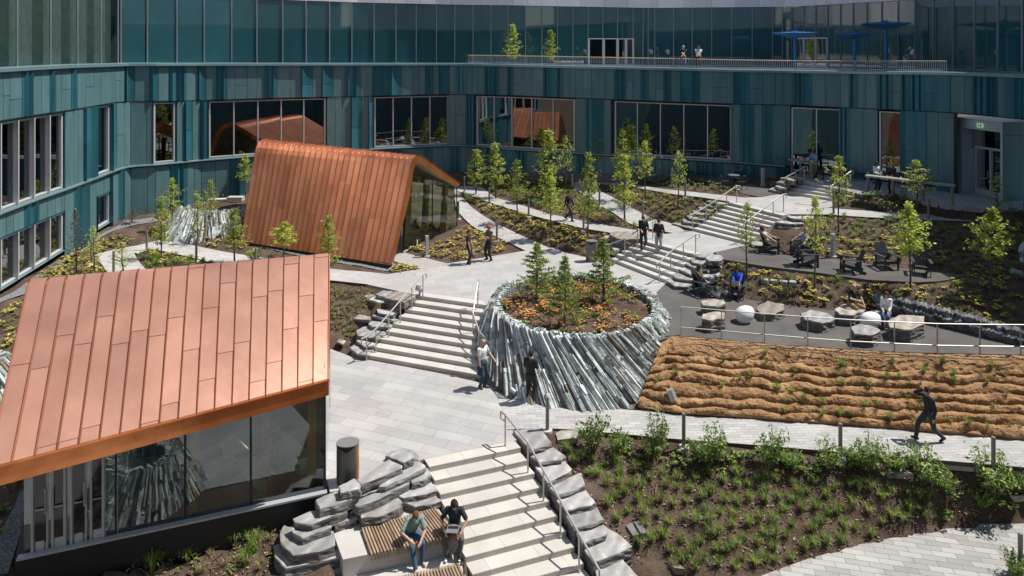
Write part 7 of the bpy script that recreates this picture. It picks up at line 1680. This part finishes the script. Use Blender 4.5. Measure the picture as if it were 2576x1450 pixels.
# on the boulders
person('bald man in a black polo and tan trousers sitting on a boulder', P(2160,806,1.405), (.28,-.96), 1.76, pel=(0,-.36,.55), lean=8, LF=(-.13,.08,.08), RF=(.14,.04,.08), LH=(-.22,.03,.62), RH=(.05,.02,.78), lelb=(-1,-.5,0), relb=(1,-.4,0), lknee=(-.2,1,.5), rknee=(.2,1,.5), shirt=(.014,.014,.017), pants=(.30,.19,.09), shoes=(.1,.06,.04), sleeve=.65, hairstyle='bald', yaw=-35, hem=.02)
person('woman in a white cardigan and blue jeans sitting on the largest boulder', P(2226,826,1.405), (-.62,-.78), 1.66, pel=(0,-.36,.58), lean=2, LF=(-.08,.08,.08), RF=(.06,.0,.08), LH=(-.12,.0,.66), RH=(.08,-.02,.70), lknee=(-.1,1,.5), rknee=(.1,1,.5), shirt=(.72,.70,.68), pants=(.05,.12,.24), shoes=(.45,.28,.2), sleeve=1.7, hair=(.07,.035,.018), hairstyle='long', female=True, yaw=15)
# on the patio
_, mw, k = person('man in a light blue shirt leaning at the bent high table', P(2050,448,4.195), (-.85,-.52), 1.78, pel=(.0,.0,.93), lean=14, LF=(-.10,-.02,.08), RF=(.10,-.16,.10), LH=(-.16,.42,1.06), RH=(.2,.36,1.06), shirt=(.17,.30,.52), pants=(.33,.26,.17), shoes=(.03,.02,.015), sleeve=.8, hair=(.17,.06,.02), nod=22)
laptop('laptop on the bent high table', P(2027,404,4.19+1.08), (.85,.4), 110)
person('woman in a white blouse and black trousers at the long high table', P(2206,482,4.195), (.12,-1), 1.68, LH=(-.1,.30,1.08), RH=(.12,.30,1.08), shirt=(.68,.68,.70), pants=BLACK, shoes=(.6,.6,.6), skin='skin2', hair=(.012,.01,.01), hairstyle='long', female=True, yaw=-15, nod=5)
person('woman in black in the shade of the long high table', P(2244,488,4.195), (-.75,-.6), 1.70, LH=(-.1,.32,1.06), RH=(.12,.34,1.06), shirt=BLACK, pants=BLACK, shoes=BLACK, hair=(.06,.025,.015), hairstyle='long', female=True)
m = MB(); p = P(2217,440,4.19+1.08); m.tube([p, p+V((0,0,.14))], [.03,.04], 12); solo('drink_cup', m, [M['bench_in']], 'green iced drink on the long high table', 'cup')
# on the roof terrace, leaning on the rail
for X, lab, kw in ((1719,'grey haired man in a dark T-shirt leaning on the terrace rail', SK(shirt=(.012,.02,.022), pants=(.1,.13,.18), hair=(.4,.4,.4), beard=(.4,.38,.36), yaw=-15)),(1758,'man in a pale blue shirt leaning on the terrace rail', SK(shirt=(.55,.62,.72), pants=DARK, hair=(.10,.045,.02), beard=(.1,.04,.02), yaw=25))):
    s_ = arc_of(X); q = plan(s_)-wnorm(s_)[0]*.85; nn = wnorm(s_)[0]
    person(lab, (q.x, q.y, 10.70), (nn.x, nn.y), 1.78, pel=(0,-.02,.92), lean=22, LH=(.06,.50,1.02), RH=(-.06,.52,1.02), lelb=(-1,-.2,-.3), relb=(1,-.2,-.3), sleeve=.7, nod=-8, **kw)
# on the slatted bench
zs_ = -.535
_, mw, k = person('man in a sage green polo and blue jeans on the slatted bench', P(1052,1425,-1.085), (.50,-.87), 1.76, pel=(-.0,-.48,.61), lean=28, twist=-8, LF=(-.12,-.02,.08), RF=(.12,.12,.08), LH=(-.05,.06,.66), RH=(.22,-.04,.72), lelb=(-1,-.1,-.2), relb=(1,-.3,.2), lknee=(-.15,1,.6), rknee=(.2,1,.6), shirt=(.17,.25,.22), pants=(.04,.09,.16), shoes=(.42,.36,.28), sleeve=.8, hair=(.12,.06,.03), yaw=-25, nod=6)
_, mw, k = person('dark haired man in a navy polo with a laptop on the slatted bench', P(1139,1408,-1.085), (-.05,-1), 1.76, pel=(0,-.44,.61), lean=16, LF=(-.17,.05,.08), RF=(.15,-.0,.08), LH=(-.22,-.05,.70), RH=(.22,-.07,.68), lelb=(-1,-.3,0), relb=(1,-.3,0), lknee=(-.45,1,.4), rknee=(.45,1,.4), shirt=NAVY, pants=(.085,.085,.09), shoes=(.62,.62,.64), sleeve=.75, hair=(.02,.013,.01), hairstyle='curly', yaw=25, nod=12)
laptop('silver laptop on the lap of the man in navy', mw((0,-.12,.75)), (.05,1), 165)
make_terrain()
